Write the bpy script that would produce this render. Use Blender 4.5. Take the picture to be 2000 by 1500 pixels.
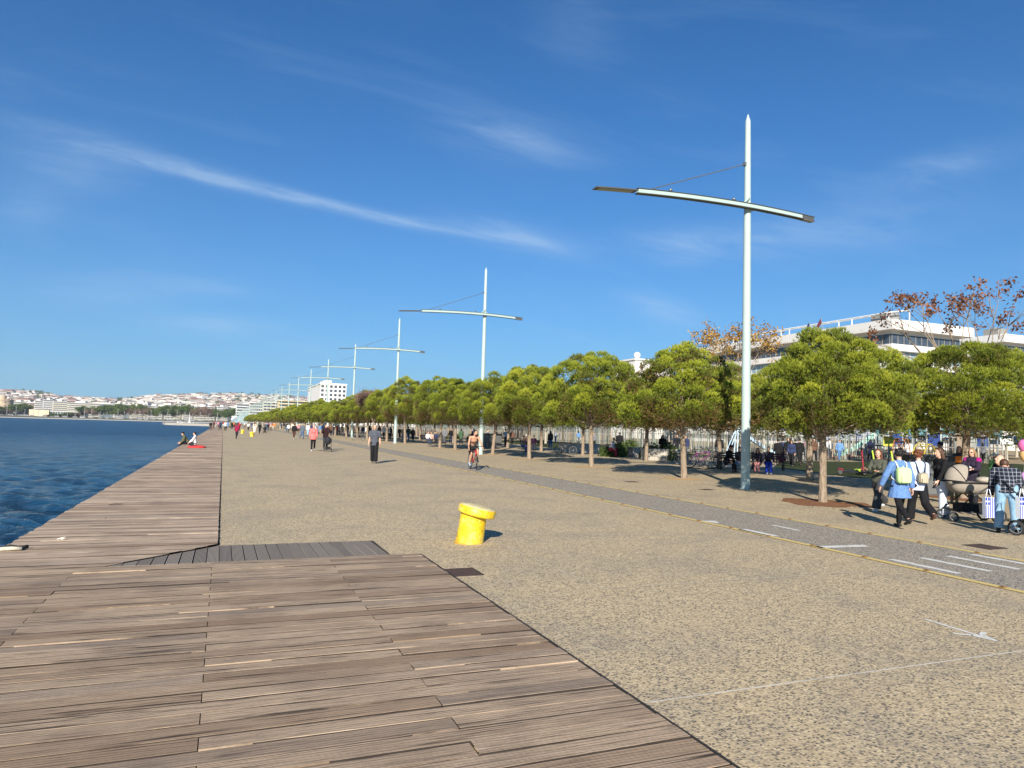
import bpy, math, random
import numpy as np
from mathutils import Vector, Matrix, noise as mnoise
R = math.radians
for o in list(bpy.data.objects): bpy.data.objects.remove(o)
scene = bpy.context.scene
COL = scene.collection
random.seed(7); rng = np.random.default_rng(7)

# ---------------------------------------------------------------- camera
EYE = 1.8; YAW = R(22.009); PITCH = R(3.63); ROLL = R(1.6); FPX = 1387.0
fw = Vector((math.sin(YAW)*math.cos(PITCH), math.cos(YAW)*math.cos(PITCH), math.sin(PITCH)))
r0 = Vector((math.cos(YAW), -math.sin(YAW), 0)); u0 = r0.cross(fw)
rt = r0*math.cos(ROLL) + u0*math.sin(ROLL); up = rt.cross(fw)
camd = bpy.data.cameras.new('camera'); cam = bpy.data.objects.new('camera', camd); COL.objects.link(cam)
camd.sensor_width = 36; camd.lens = 36*FPX/2000; camd.clip_start = 0.1; camd.clip_end = 12000
cam.matrix_world = Matrix(((rt.x, up.x, -fw.x, 0), (rt.y, up.y, -fw.y, 0), (rt.z, up.z, -fw.z, EYE), (0, 0, 0, 1)))
scene.camera = cam
def ray(px, py): return fw*FPX + rt*(px-1000) - up*(py-750)
def gnd(px, py, z=0.0):
    d = ray(px, py); t = (z-EYE)/d.z; return Vector((d.x*t, d.y*t, z))
def dep(px, py, D):
    d = ray(px, py)*(D/FPX); return Vector((d.x, d.y, d.z+EYE))
def direc(px, py): return ray(px, py).normalized()

# ---------------------------------------------------------------- sun, sky, exposure
SUN_EL = 25.5; SUN_AZ = 28.4      # the sun stands behind the camera on the left
sd = bpy.data.lights.new('sun', 'SUN'); sun = bpy.data.objects.new('sun', sd); COL.objects.link(sun)
tos = Vector((-math.sin(R(SUN_AZ))*math.cos(R(SUN_EL)), -math.cos(R(SUN_AZ))*math.cos(R(SUN_EL)), math.sin(R(SUN_EL))))
sd.energy = 5.0; sd.angle = R(0.5); sd.color = (1.0, 0.93, 0.82)
sun.rotation_euler = tos.to_track_quat('Z', 'Y').to_euler()
W = bpy.data.worlds.new('World'); scene.world = W; W.use_nodes = True
nt = W.node_tree; nt.nodes.clear(); N = nt.nodes.new; L = nt.links.new
out = N('ShaderNodeOutputWorld'); bg = N('ShaderNodeBackground'); sky = N('ShaderNodeTexSky')
sky.sky_type = 'NISHITA'; sky.sun_disc = False; sky.sun_elevation = R(SUN_EL)
sky.sun_rotation = math.atan2(tos.x, tos.y); sky.air_density = 1.0; sky.dust_density = 0.5; sky.ozone_density = 3.5; sky.altitude = 0
bg.inputs['Strength'].default_value = 0.078
tc = N('ShaderNodeTexCoord')
def math_(op, a, b=None, c=None):
    n = N('ShaderNodeMath'); n.operation = op
    for i, v in enumerate((a, b, c)):
        if v is None: continue
        if isinstance(v, (int, float)): n.inputs[i].default_value = v
        else: L(v, n.inputs[i])
    return n.outputs[0]
def vdot(v, d):
    n = N('ShaderNodeVectorMath'); n.operation = 'DOT_PRODUCT'; L(v, n.inputs[0]); n.inputs[1].default_value = d; return n.outputs['Value']
gen = tc.outputs['Generated']
# cirrus: soft streaks laid along great circles of the sky and torn up by noise
mapn = N('ShaderNodeMapping'); mapn.inputs['Scale'].default_value = (1, 1, 1)
L(gen, mapn.inputs['Vector'])
nz = N('ShaderNodeTexNoise'); nz.inputs['Scale'].default_value = 9; nz.inputs['Detail'].default_value = 10; nz.inputs['Roughness'].default_value = 0.72; nz.inputs['Distortion'].default_value = 0.6
axis = Vector(direc(1150, 480)-direc(0, 235)).normalized(); nrm = axis.cross(direc(600, 380)).normalized(); third = axis.cross(nrm)
cx = N('ShaderNodeCombineXYZ'); L(math_('MULTIPLY', vdot(gen, axis), 0.5), cx.inputs[0]); L(math_('MULTIPLY', vdot(gen, nrm), 3.2), cx.inputs[1]); L(vdot(gen, third), cx.inputs[2])
L(cx.outputs[0], nz.inputs['Vector'])
nz2 = N('ShaderNodeTexNoise'); nz2.inputs['Scale'].default_value = 3.0; nz2.inputs['Detail'].default_value = 6; nz2.inputs['Roughness'].default_value = 0.65; nz2.inputs['Distortion'].default_value = 1.2
L(cx.outputs[0], nz2.inputs['Vector'])
total = None
streaks = [((-150, 190), (620, 395), 16, .30), ((150, 285), (620, 400), 8, .34), ((330, 320), (860, 452), 9, .50), ((520, 385), (1150, 492), 10, .45), ((800, 415), (1200, 500), 24, .34), ((850, 215), (1180, 330), 26, .22), ((1650, 370), (2050, 270), 22, .22), ((60, 540), (620, 570), 18, .2),
           ((1100, 478), (1750, 462), 26, .26), ((1350, 480), (2050, 380), 50, .16), ((1180, 570), (1420, 640), 22, .30), ((1240, 500), (1420, 500), 18, .22),
           ((180, 625), (640, 645), 16, .26), ((-80, 300), (330, 350), 40, .20), ((-60, 560), (420, 590), 22, .14), ((760, 190), (1120, 330), 46, .12), ((1000, -20), (1250, 120), 50, .12), ((420, 660), (900, 700), 20, .14), ((-40, 420), (160, 400), 26, .16)]
for (a, b, w, s) in streaks:
    A, B = direc(*a), direc(*b); mid = (A+B).normalized(); tan = (B-A).normalized(); nn = tan.cross(mid).normalized()
    half = (B-A).length/2*0.62; wd = w/FPX
    u = math_('DIVIDE', vdot(gen, tan), half); v = math_('DIVIDE', vdot(gen, nn), wd)
    e = math_('ADD', math_('MULTIPLY', u, u), math_('MULTIPLY', v, v))
    g = math_('MULTIPLY', math_('EXPONENT', math_('MULTIPLY', e, -1.0)), s)
    g = math_('MULTIPLY', g, math_('GREATER_THAN', vdot(gen, mid), 0.0))
    total = g if total is None else math_('ADD', total, g)
nn1 = N('ShaderNodeMapRange'); L(nz.outputs['Fac'], nn1.inputs['Value']); nn1.inputs['From Min'].default_value = 0.34; nn1.inputs['From Max'].default_value = 0.72; nn1.inputs['To Min'].default_value = 0.15; nn1.inputs['To Max'].default_value = 1.25
nn2 = N('ShaderNodeMapRange'); L(nz2.outputs['Fac'], nn2.inputs['Value']); nn2.inputs['From Min'].default_value = 0.5; nn2.inputs['From Max'].default_value = 0.9; nn2.inputs['To Min'].default_value = 0.0; nn2.inputs['To Max'].default_value = 0.13
sz = N('ShaderNodeSeparateXYZ'); L(gen, sz.inputs[0])
cl = math_('ADD', math_('MULTIPLY', math_('MULTIPLY', total, nn1.outputs[0]), 1.15), nn2.outputs[0])
clc = math_('MINIMUM', cl, 0.42)
grade = N('ShaderNodeMix'); grade.data_type = 'RGBA'; grade.blend_type = 'MULTIPLY'; grade.inputs[0].default_value = 1
L(sky.outputs[0], grade.inputs[6]); grade.inputs[7].default_value = (0.15, 0.57, 0.93, 1)
hz = N('ShaderNodeMix'); hz.data_type = 'RGBA'; sz0 = N('ShaderNodeSeparateXYZ'); L(gen, sz0.inputs[0])
hzf = math_('MULTIPLY', math_('EXPONENT', math_('MULTIPLY', math_('ABSOLUTE', sz0.outputs[2]), -5.6)), .82)
L(hzf, hz.inputs[0]); L(grade.outputs[2], hz.inputs[6]); hz.inputs[7].default_value = (2.45, 4.1, 5.7, 1)
mx = N('ShaderNodeMix'); mx.data_type = 'RGBA'; L(clc, mx.inputs[0]); L(hz.outputs[2], mx.inputs[6]); mx.inputs[7].default_value = (3.9, 5.3, 7.0, 1)
L(mx.outputs[2], bg.inputs['Color']); L(bg.outputs[0], out.inputs['Surface'])
scene.view_settings.view_transform = 'Standard'; scene.view_settings.look = 'None'; scene.view_settings.gamma = 1
scene.view_settings.exposure = 0.74

# ---------------------------------------------------------------- materials
MATS = {}
class NG:
    def __init__(s, m):
        s.m = m; s.t = m.node_tree; s.b = s.t.nodes['Principled BSDF']
    def n(s, t, **k):
        x = s.t.nodes.new(t)
        for a, v in k.items(): setattr(x, a, v)
        return x
    def l(s, a, b): s.t.links.new(a, b)
    def noise(s, vec, scale, detail=3, rough=.5, dist=0):
        x = s.n('ShaderNodeTexNoise'); x.inputs['Scale'].default_value = scale; x.inputs['Detail'].default_value = detail
        x.inputs['Roughness'].default_value = rough; x.inputs['Distortion'].default_value = dist
        if vec: s.l(vec, x.inputs['Vector'])
        return x.outputs['Fac']
    def ramp(s, fac, stops):
        x = s.n('ShaderNodeValToRGB'); e = x.color_ramp.elements
        while len(e) < len(stops): e.new(0.5)
        for i, (p, c) in enumerate(stops):
            e[i].position = p; e[i].color = (*c, 1) if len(c) == 3 else c
        s.l(fac, x.inputs[0]); return x.outputs[0]
    def mix(s, f, a, b, mode='MIX'):
        x = s.n('ShaderNodeMix', data_type='RGBA', blend_type=mode)
        for i, v in ((0, f), (6, a), (7, b)):
            if isinstance(v, (int, float)): x.inputs[i].default_value = v
            elif isinstance(v, tuple): x.inputs[i].default_value = (*v, 1)[:4]
            else: s.l(v, x.inputs[i])
        return x.outputs[2]
    def mapr(s, v, a, b, c, d):
        x = s.n('ShaderNodeMapRange'); s.l(v, x.inputs['Value'])
        for k, q in zip(('From Min', 'From Max', 'To Min', 'To Max'), (a, b, c, d)): x.inputs[k].default_value = q
        return x.outputs[0]
    def math(s, op, a, b=0.0):
        x = s.n('ShaderNodeMath', operation=op)
        for i, v in enumerate((a, b)):
            if isinstance(v, (int, float)): x.inputs[i].default_value = v
            else: s.l(v, x.inputs[i])
        return x.outputs[0]
    def obj(s, scale=(1, 1, 1), which='Object'):
        t = s.n('ShaderNodeTexCoord'); m = s.n('ShaderNodeMapping'); m.inputs['Scale'].default_value = scale
        s.l(t.outputs[which], m.inputs['Vector']); return m.outputs[0]
    def bump(s, h, strength=.3, dist=.01):
        x = s.n('ShaderNodeBump'); x.inputs['Strength'].default_value = strength; x.inputs['Distance'].default_value = dist
        s.l(h, x.inputs['Height']); s.l(x.outputs[0], s.b.inputs['Normal']); return x
    def col(s, c): s.l(c, s.b.inputs['Base Color'])
def newmat(name, rough=.6, metal=0, spec=.4):
    m = bpy.data.materials.new(name); m.use_nodes = True; g = NG(m)
    g.b.inputs['Roughness'].default_value = rough; g.b.inputs['Metallic'].default_value = metal
    g.b.inputs['Specular IOR Level'].default_value = spec
    return g
def pm(name, c, rough=.65, metal=0, var=.16, scale=9, spec=.35, bump=0):
    """plain procedural material: colour with soft blotches"""
    if name in MATS: return MATS[name]
    g = newmat(name, rough, metal, spec); v = g.obj()
    f = g.noise(v, scale, 5, .6)
    a = tuple(x*(1-var) for x in c); b = tuple(min(1, x*(1+var)) for x in c)
    g.col(g.ramp(f, [(.3, a), (.7, b)]))
    if bump: g.bump(g.noise(v, scale*6, 4), bump, .01)
    MATS[name] = g.m; return g.m
def fabric(name, c, var=.22):
    return pm(name, c, .9, 0, var, 14, .12, .25)

# ---------------------------------------------------------------- mesh builder
class MB:
    def __init__(s): s.v = []; s.f = []; s.m = []
    def add(s, vs, fs, mi=0):
        o = len(s.v); s.v.extend([tuple(p) for p in vs]); s.f.extend([tuple(i+o for i in f) for f in fs]); s.m.extend([mi]*len(fs)); return s
    def box(s, x0, x1, y0, y1, z0, z1, mi=0, M=None):
        vs = [Vector((x, y, z)) for z in (z0, z1) for y in (y0, y1) for x in (x0, x1)]
        if M is not None: vs = [M @ v for v in vs]
        return s.add(vs, [(0, 2, 3, 1), (4, 5, 7, 6), (0, 1, 5, 4), (2, 6, 7, 3), (0, 4, 6, 2), (1, 3, 7, 5)], mi)
    def quad(s, a, b, c, d, mi=0): return s.add([a, b, c, d], [(0, 1, 2, 3)], mi)
    def tube(s, pts, rad, n=8, mi=0, cap=True):
        pts = [Vector(p) for p in pts]
        if isinstance(rad, (int, float)): rad = [rad]*len(pts)
        vs = []; ref = None
        for i, p in enumerate(pts):
            t = (pts[min(i+1, len(pts)-1)]-pts[max(i-1, 0)])
            if t.length < 1e-9: t = Vector((0, 0, 1))
            t.normalize()
            if ref is None: ref = Vector((1, 0, 0)) if abs(t.x) < .8 else Vector((0, 1, 0))
            a = (ref - t*ref.dot(t)).normalized(); b = t.cross(a); ref = a
            for k in range(n):
                q = 2*math.pi*k/n; vs.append(p + (a*math.cos(q)+b*math.sin(q))*rad[i])
        fs = []
        for i in range(len(pts)-1):
            for k in range(n):
                k2 = (k+1) % n; fs.append((i*n+k, i*n+k2, (i+1)*n+k2, (i+1)*n+k))
        if cap: fs.append(tuple(range(n-1, -1, -1))); fs.append(tuple(range((len(pts)-1)*n, len(pts)*n)))
        return s.add(vs, fs, mi)
    def lathe(s, prof, n=24, mi=0, M=None):
        vs = []; fs = []
        for (r, z) in prof:
            for k in range(n):
                q = 2*math.pi*k/n; v = Vector((r*math.cos(q), r*math.sin(q), z)); vs.append(M @ v if M is not None else v)
        for i in range(len(prof)-1):
            for k in range(n):
                k2 = (k+1) % n; fs.append((i*n+k, i*n+k2, (i+1)*n+k2, (i+1)*n+k))
        fs.append(tuple(range(n-1, -1, -1))); fs.append(tuple(range((len(prof)-1)*n, len(prof)*n)))
        return s.add(vs, fs, mi)
    def ell(s, c, r, n=12, mi=0, M=None):
        c = Vector(c); vs = []; fs = []; m = max(4, n//2)
        for i in range(m+1):
            th = math.pi*i/m
            for k in range(n):
                q = 2*math.pi*k/n; v = Vector((math.sin(th)*math.cos(q)*r[0], math.sin(th)*math.sin(q)*r[1], math.cos(th)*r[2]))
                if M is not None: v = M @ v
                vs.append(c+v)
        for i in range(m):
            for k in range(n):
                k2 = (k+1) % n; fs.append((i*n+k, (i+1)*n+k, (i+1)*n+k2, i*n+k2))
        return s.add(vs, fs, mi)
    def torus(s, c, Rr, r, n=32, k=8, mi=0, M=None):
        pts = []
        vs = []; fs = []
        for i in range(n):
            a = 2*math.pi*i/n
            for j in range(k):
                b = 2*math.pi*j/k
                v = Vector((0, math.cos(a)*(Rr+r*math.cos(b)), math.sin(a)*(Rr+r*math.cos(b)))) + Vector((r*math.sin(b), 0, 0))
                if M is not None: v = M @ v
                vs.append(Vector(c)+v)
        for i in range(n):
            for j in range(k):
                i2 = (i+1) % n; j2 = (j+1) % k; fs.append((i*k+j, i2*k+j, i2*k+j2, i*k+j2))
        return s.add(vs, fs, mi)
    def build(s, name, mats, parent=None, smooth=False, col=None, loc=None):
        me = bpy.data.meshes.new(name); me.from_pydata(s.v, [], s.f)
        if not isinstance(mats, (list, tuple)): mats = [mats]
        for m in mats: me.materials.append(m)
        if len(mats) > 1: me.polygons.foreach_set('material_index', s.m)
        if smooth: me.polygons.foreach_set('use_smooth', [True]*len(s.f))
        if col is not None:
            at = me.color_attributes.new('tint', 'FLOAT_COLOR', 'POINT'); at.data.foreach_set('color', np.asarray(col, dtype=np.float32).ravel())
        o = bpy.data.objects.new(name, me); COL.objects.link(o)
        if parent is not None: o.parent = parent
        if loc is not None: o.location = loc
        return o
def autosmooth(o, ang=40):
    me = o.data; me.polygons.foreach_set('use_smooth', [True]*len(me.polygons)); me.set_sharp_from_angle(angle=R(ang)); return o
def fastmesh(name, V, F, mats, parent=None, midx=None, col=None, smooth=False):
    """numpy mesh; F is an (n,k) array"""
    V = np.asarray(V, dtype=np.float32); F = np.asarray(F, dtype=np.int32); k = F.shape[1]
    me = bpy.data.meshes.new(name); me.vertices.add(len(V)); me.vertices.foreach_set('co', V.ravel())
    me.loops.add(F.size); me.loops.foreach_set('vertex_index', F.ravel())
    me.polygons.add(len(F)); me.polygons.foreach_set('loop_start', np.arange(0, F.size, k, dtype=np.int32))
    if not isinstance(mats, (list, tuple)): mats = [mats]
    for m in mats: me.materials.append(m)
    if midx is not None: me.polygons.foreach_set('material_index', np.asarray(midx, dtype=np.int32))
    me.polygons.foreach_set('use_smooth', np.full(len(F), smooth, dtype=bool))
    me.update(calc_edges=True)
    if col is not None:
        at = me.color_attributes.new('tint', 'FLOAT_COLOR', 'POINT'); at.data.foreach_set('color', np.asarray(col, dtype=np.float32).ravel())
    o = bpy.data.objects.new(name, me); COL.objects.link(o)
    if parent is not None: o.parent = parent
    return o
def tag(o, label=None, cat=None, group=None, kind=None):
    if label: o['label'] = label
    if cat: o['category'] = cat
    if group: o['group'] = group
    if kind: o['kind'] = kind
    return o
def empty(name, loc, label=None, cat=None, group=None, rz=0.0):
    o = bpy.data.objects.new(name, None); COL.objects.link(o); o.location = loc; o.rotation_euler = (0, 0, rz); o.empty_display_size = .2
    return tag(o, label, cat, group)
def copy_tree(o, parent=None):
    c = o.copy(); COL.objects.link(c)
    c.parent = parent
    for ch in o.children: copy_tree(ch, c)
    return c
def dup(o, loc, rz=0.0, label=None, sc=1.0, name=None):
    c = copy_tree(o); c.location = loc; c.rotation_euler = (0, 0, rz); c.scale = (sc, sc, sc) if isinstance(sc, (int, float)) else sc
    if label: c['label'] = label
    return c
def rz_of(d): return math.atan2(-d[0], d[1])

# ================================================================ SETTING
# ---- paving: washed aggregate, cream binder with dark pebbles
g = newmat('aggregate_paving', .85, 0, .25)
v = g.obj()
vo = g.n('ShaderNodeTexVoronoi'); vo.inputs['Scale'].default_value = 50; g.l(v, vo.inputs['Vector'])
sep = g.n('ShaderNodeSeparateColor'); g.l(vo.outputs['Color'], sep.inputs[0])
stone = g.ramp(sep.outputs[0], [(0.0, (.02, .022, .03)), (.33, (.075, .075, .085)), (.46, (.30, .26, .20)), (.72, (.56, .46, .30)), (1.0, (.72, .63, .46))])
edge = g.mapr(vo.outputs['Distance'], .35, .62, 0, 1)
c = g.mix(edge, stone, (.54, .44, .28))
n1 = g.noise(v, 25, 3, .6); c = g.mix(g.mapr(n1, .48, .74, 0, .3), c, (.60, .50, .33))
big = g.noise(v, .55, 7, .68, .4); c = g.mix(g.mapr(big, .46, .66, 0, .34), c, (.17, .17, .18))
mid = g.noise(v, 1.7, 5, .65); c = g.mix(g.mapr(mid, .5, .75, 0, .25), c, (.62, .47, .28))
sp = g.noise(v, 6, 4, .7); c = g.mix(g.mapr(sp, .66, .74, 0, .55), c, (.07, .075, .085))
mot = g.noise(v, 30, 5, .8); c = g.mix(g.mapr(mot, .50, .64, 0, .5), c, (.11, .10, .10)); c = g.mix(g.mapr(mot, .46, .32, 0, .35), c, (.74, .64, .46))
mo2 = g.noise(v, 9, 6, .85); c = g.mix(g.mapr(mo2, .50, .62, 0, .32), c, (.13, .125, .125)); c = g.mix(g.mapr(mo2, .46, .36, 0, .3), c, (.74, .64, .46))
c = g.mix(1.0, c, (.99, .935, .85), 'MULTIPLY')
g.col(c); g.bump(vo.outputs['Distance'], .5, .006)
M_pave = g.m
g = newmat('asphalt_cycle_lane', .85, 0, .25); v = g.obj()
vo = g.n('ShaderNodeTexVoronoi'); vo.inputs['Scale'].default_value = 75; g.l(v, vo.inputs['Vector'])
sep = g.n('ShaderNodeSeparateColor'); g.l(vo.outputs['Color'], sep.inputs[0])
c = g.ramp(sep.outputs[0], [(0, (.04, .04, .045)), (.3, (.13, .12, .115)), (.5, (.31, .265, .205)), (.8, (.47, .40, .29)), (1, (.62, .54, .40))])
mot = g.noise(v, 30, 5, .8); c = g.mix(g.mapr(mot, .50, .64, 0, .5), c, (.08, .078, .08))
c = g.mix(g.mapr(g.noise(v, .8, 5, .6), .4, .7, 0, .4), c, (.34, .29, .22))
g.col(c); g.bump(vo.outputs['Distance'], .4, .005); M_lane = g.m
def paint(name, c, wear=.5):
    g = newmat(name, .7, 0, .3); v = g.obj()
    f = g.noise(v, 45, 5, .75); w = g.noise(v, 5, 4, .6)
    k = g.mapr(g.math('ADD', g.math('MULTIPLY', f, .6), g.math('MULTIPLY', w, .4)), wear, wear+.12, 0, .75)
    g.col(g.mix(k, c, (.30, .26, .19))); return g.m
M_yel_line = paint('yellow_line_paint', (.62, .46, .16), .56)
M_white_line = paint('white_marking_paint', (.66, .64, .58), .50)
M_chalk = paint('chalk_line', (.62, .57, .47), .46)
# ---- timber
def timber(name, base, dark, light, sx=1.0):
    g = newmat(name, .85, 0, .2)
    a = g.n('ShaderNodeAttribute', attribute_name='tint')
    sp = g.n('ShaderNodeSeparateColor'); g.l(a.outputs['Color'], sp.inputs[0])
    t = g.n('ShaderNodeTexCoord'); cb = g.n('ShaderNodeCombineXYZ'); s3 = g.n('ShaderNodeSeparateXYZ'); g.l(t.outputs['Object'], s3.inputs[0])
    g.l(g.math('MULTIPLY', s3.outputs[0], 1.1*sx), cb.inputs[0]); g.l(g.math('MULTIPLY', s3.outputs[1], 13), cb.inputs[1]); g.l(g.math('MULTIPLY', sp.outputs[0], 50), cb.inputs[2])
    f1 = g.noise(cb.outputs[0], 1.6, 8, .68, .4)
    cb2 = g.n('ShaderNodeCombineXYZ'); g.l(g.math('MULTIPLY', s3.outputs[0], 3.0*sx), cb2.inputs[0]); g.l(g.math('MULTIPLY', s3.outputs[1], 70), cb2.inputs[1]); g.l(g.math('MULTIPLY', sp.outputs[0], 9), cb2.inputs[2])
    f2 = g.noise(cb2.outputs[0], 1.0, 5, .7)
    f3 = g.noise(t.outputs['Object'], 1.1, 4, .6)
    c = g.ramp(f1, [(.28, dark), (.44, base), (.58, base), (.78, light)])
    c = g.mix(g.mapr(f2, .52, .70, 0, .7), c, dark)
    c = g.mix(g.mapr(f2, .44, .26, 0, .40), c, light)
    c = g.mix(g.mapr(sp.outputs[1], 0, 1, 0, .7), c, (.22, .14, .085))
    c = g.mix(g.mapr(sp.outputs[2], .35, 1, 0, .55), c, (.15, .14, .14))
    c = g.mix(g.mapr(f3, .45, .72, 0, .45), c, (.13, .095, .075))
    cb3 = g.n('ShaderNodeCombineXYZ'); g.l(g.math('MULTIPLY', s3.outputs[0], .9), cb3.inputs[0]); g.l(g.math('MULTIPLY', s3.outputs[1], 34), cb3.inputs[1]); g.l(g.math('MULTIPLY', sp.outputs[0], 77), cb3.inputs[2])
    crk = g.noise(cb3.outputs[0], 1.0, 3, .55, .2); c = g.mix(g.mapr(crk, .60, .66, 0, .9), c, (.03, .021, .017))
    gr = g.n('ShaderNodeTexWave', wave_type='BANDS', bands_direction='Y', wave_profile='SIN'); gr.inputs['Scale'].default_value = 11; gr.inputs['Distortion'].default_value = 1.2; gr.inputs['Detail'].default_value = 3; gr.inputs['Detail Scale'].default_value = 3; g.l(t.outputs['Object'], gr.inputs['Vector'])
    c = g.mix(g.mapr(gr.outputs['Fac'], .25, .0, 0, .55), c, dark)
    g.col(c)
    w = g.n('ShaderNodeTexWave', wave_type='BANDS', bands_direction='Y', wave_profile='SIN'); w.inputs['Scale'].default_value = 26; w.inputs['Distortion'].default_value = .35
    g.l(t.outputs['Object'], w.inputs['Vector'])
    h = g.math('ADD', g.math('MULTIPLY', w.outputs['Fac'], .55), g.math('MULTIPLY', f2, 1.0))
    h = g.math('ADD', h, g.math('MULTIPLY', f1, .8))
    g.bump(h, .6, .006); return g.m
M_wood = timber('weathered_deck_timber', (.45, .33, .222), (.075, .050, .034), (.70, .56, .41))
M_wood2 = timber('pale_weathered_deck_timber', (.56, .425, .305), (.22, .155, .105), (.72, .585, .45))
M_gap = pm('deck_substrate', (.035, .027, .022), .95, var=.3)
M_conc = pm('quay_concrete', (.33, .30, .26), .9, var=.25, scale=3, bump=.4)

DECK_X0, DECK_X1, PLAT_X1, PLAT_Y = -2.65, .03, 2.63, 9.78
# ground sheets (each a real sheet; lane and markings 4 mm above one another)
def sheet(name, pts, z, mat, kind='structure'):
    b = MB(); b.add([(p[0], p[1], z) for p in pts], [tuple(range(len(pts)))]); o = b.build(name, mat); o['kind'] = kind; return o
sheet('promenade_pavement', [(DECK_X1, -15), (900, -15), (900, 5000), (DECK_X1, 5000)], 0, M_pave)
def curve_x(y, a, bow): return a + bow*(1-math.exp(-max(0, y-5)/28))
def strip(name, xa, xb, y0, y1, z, mat, n=60):
    b = MB(); ys = [y0+(y1-y0)*(i/n)**2.2 for i in range(n+1)]
    vs = []
    for y in ys: vs += [(xa(y), y, z), (xb(y), y, z)]
    b.add(vs, [(2*i, 2*i+1, 2*i+3, 2*i+2) for i in range(n)]); o = b.build(name, mat); o['kind'] = 'structure'; return o
XA = lambda y: curve_x(y, 9.03, .95); XB = lambda y: curve_x(y, 11.38, .75)
strip('cycle_lane', lambda y: XA(y)+.05, lambda y: XB(y)-.05, -10, 700, .004, M_lane)
strip('yellow_line', lambda y: XA(y)-.065, lambda y: XA(y)+.065, -10, 700, .008, M_yel_line)
strip('yellow_line', lambda y: XB(y)-.06, lambda y: XB(y)+.06, -10, 700, .008, M_yel_line)
k = 0
for i in range(-1, 30):
    for f, s in ((XA, 0), (XB, .1)):
        y = 5.99+1.055*i + s
        if f is XB: y += .82
        if k == 0:
            b = MB(); b.add([(-.04, -.035, 0), (.04, -.035, 0), (.04, .035, 0), (-.04, .035, 0), (-.028, -.02, .014), (.028, -.02, .014), (.028, .02, .014), (-.028, .02, .014)],
                            [(4, 5, 6, 7), (0, 1, 5, 4), (1, 2, 6, 5), (2, 3, 7, 6), (3, 0, 4, 7)])
            st = b.build('lane_stud', pm('stud_orange', (.20, .10, .03), .5, var=.6, scale=30)); tag(st, 'small dull orange raised stud on the nearer yellow cycle lane line', 'road stud', 'studs along the yellow cycle lane lines')
            st.location = (f(y), y, .009)
        else:
            c = st.copy(); COL.objects.link(c); c.location = (f(y), y, .009); c['label'] = 'small dull orange raised stud on the %s yellow cycle lane line' % ('nearer' if f is XA else 'farther')
        k += 1
# white markings on the lane
b = MB()
for x in (9.33, 9.95, 10.55, 11.12): b.add([(x, 7.86, .008), (x+.13, 7.86, .008), (x+.13, 6.78, .008), (x, 6.78, .008)], [(3, 2, 1, 0)])
for q in ([(9.14, 9.11), (10.17, 9.04), (10.1, 8.86), (9.12, 8.93)], [(9.2, 11.08), (9.42, 11.06), (9.42, 10.2), (9.2, 10.2)], [(10.36, 11.46), (10.46, 11.46), (10.42, 10.7), (10.32, 10.7)],
          [(9.3, 12.35), (9.62, 12.25), (9.45, 11.9), (9.3, 12.15)]):
    b.add([(x, y, .008) for x, y in q], [(3, 2, 1, 0)])
# bicycle symbol strokes farther along the lane
def stroke(b, pts, w, z):
    for (x0, y0), (x1, y1) in zip(pts[:-1], pts[1:]):
        d = Vector((x1-x0, y1-y0, 0)); n = Vector((-d.y, d.x, 0)).normalized()*w/2
        b.quad((x0-n.x, y0-n.y, z), (x1-n.x, y1-n.y, z), (x1+n.x, y1+n.y, z), (x0+n.x, y0+n.y, z))
b.build('lane_marking', M_white_line)['kind'] = 'structure'
b = MB(); stroke(b, [(6.66, 5.18), (6.60, 4.42)], .045, .004)
stroke(b, [(6.44, 4.72), (6.56, 4.62), (6.60, 4.44)], .05, .0045); stroke(b, [(6.78, 4.66), (6.66, 4.60), (6.60, 4.44)], .05, .005)
b.build('white_arrow_marking', M_white_line)['kind'] = 'structure'
b = MB()
for y, x0, x1 in ((4.15, 2.7, 8.9), (7.25, 4.1, 8.9), (13.75, 3.9, 8.9), (20.3, .1, 9.2)): stroke(b, [(x0, y), (x1, y)], .022 if y < 5 else .014, .004)
for x, y0, y1 in ((4.12, 7.25, 13.74), (6.4, .6, 4.13)): stroke(b, [(x, y0), (x, y1)], .012, .004)
b.build('pavement_joint', M_chalk)['kind'] = 'structure'
M_rust = pm('rusty_brown_steel', (.085, .052, .040), .75, .2, .3, 20, .3, .3)
M_frame = pm('cover_frame_steel', (.06, .045, .04), .6, .5)
def hatch(cx, cy, w, d, label):
    t = empty('access_cover', (cx, cy, 0), label, 'access cover')
    b = MB(); b.box(-w/2, w/2, -d/2, d/2, .0, .006)
    b.build('plate', M_rust, t)
    b = MB(); e = .015
    for q in ((-w/2-e, w/2+e, -d/2-e, -d/2-.001), (-w/2-e, w/2+e, d/2+.001, d/2+e), (-w/2-e, -w/2-.001, -d/2-.001, d/2+.001), (w/2+.001, w/2+e, -d/2-.001, d/2+.001)): b.box(*q, 0, .008)
    b.build('frame', M_frame, t)
hatch(2.86, 8.54, .38, .42, 'square rusty brown cover set in the paving at the edge of the wooden platform')
hatch(12.27, 8.4, .45, .46, 'brown steel cover in the paving just beyond the cycle lane on the right')
hatch(14.75, 19.25, .4, .3, 'small dark cover in the paving beside the base of the nearest lamp post')
hatch(13.9, 22.5, .4, .3, 'small dark cover in the paving near the second pine from the lamp post')
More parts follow.
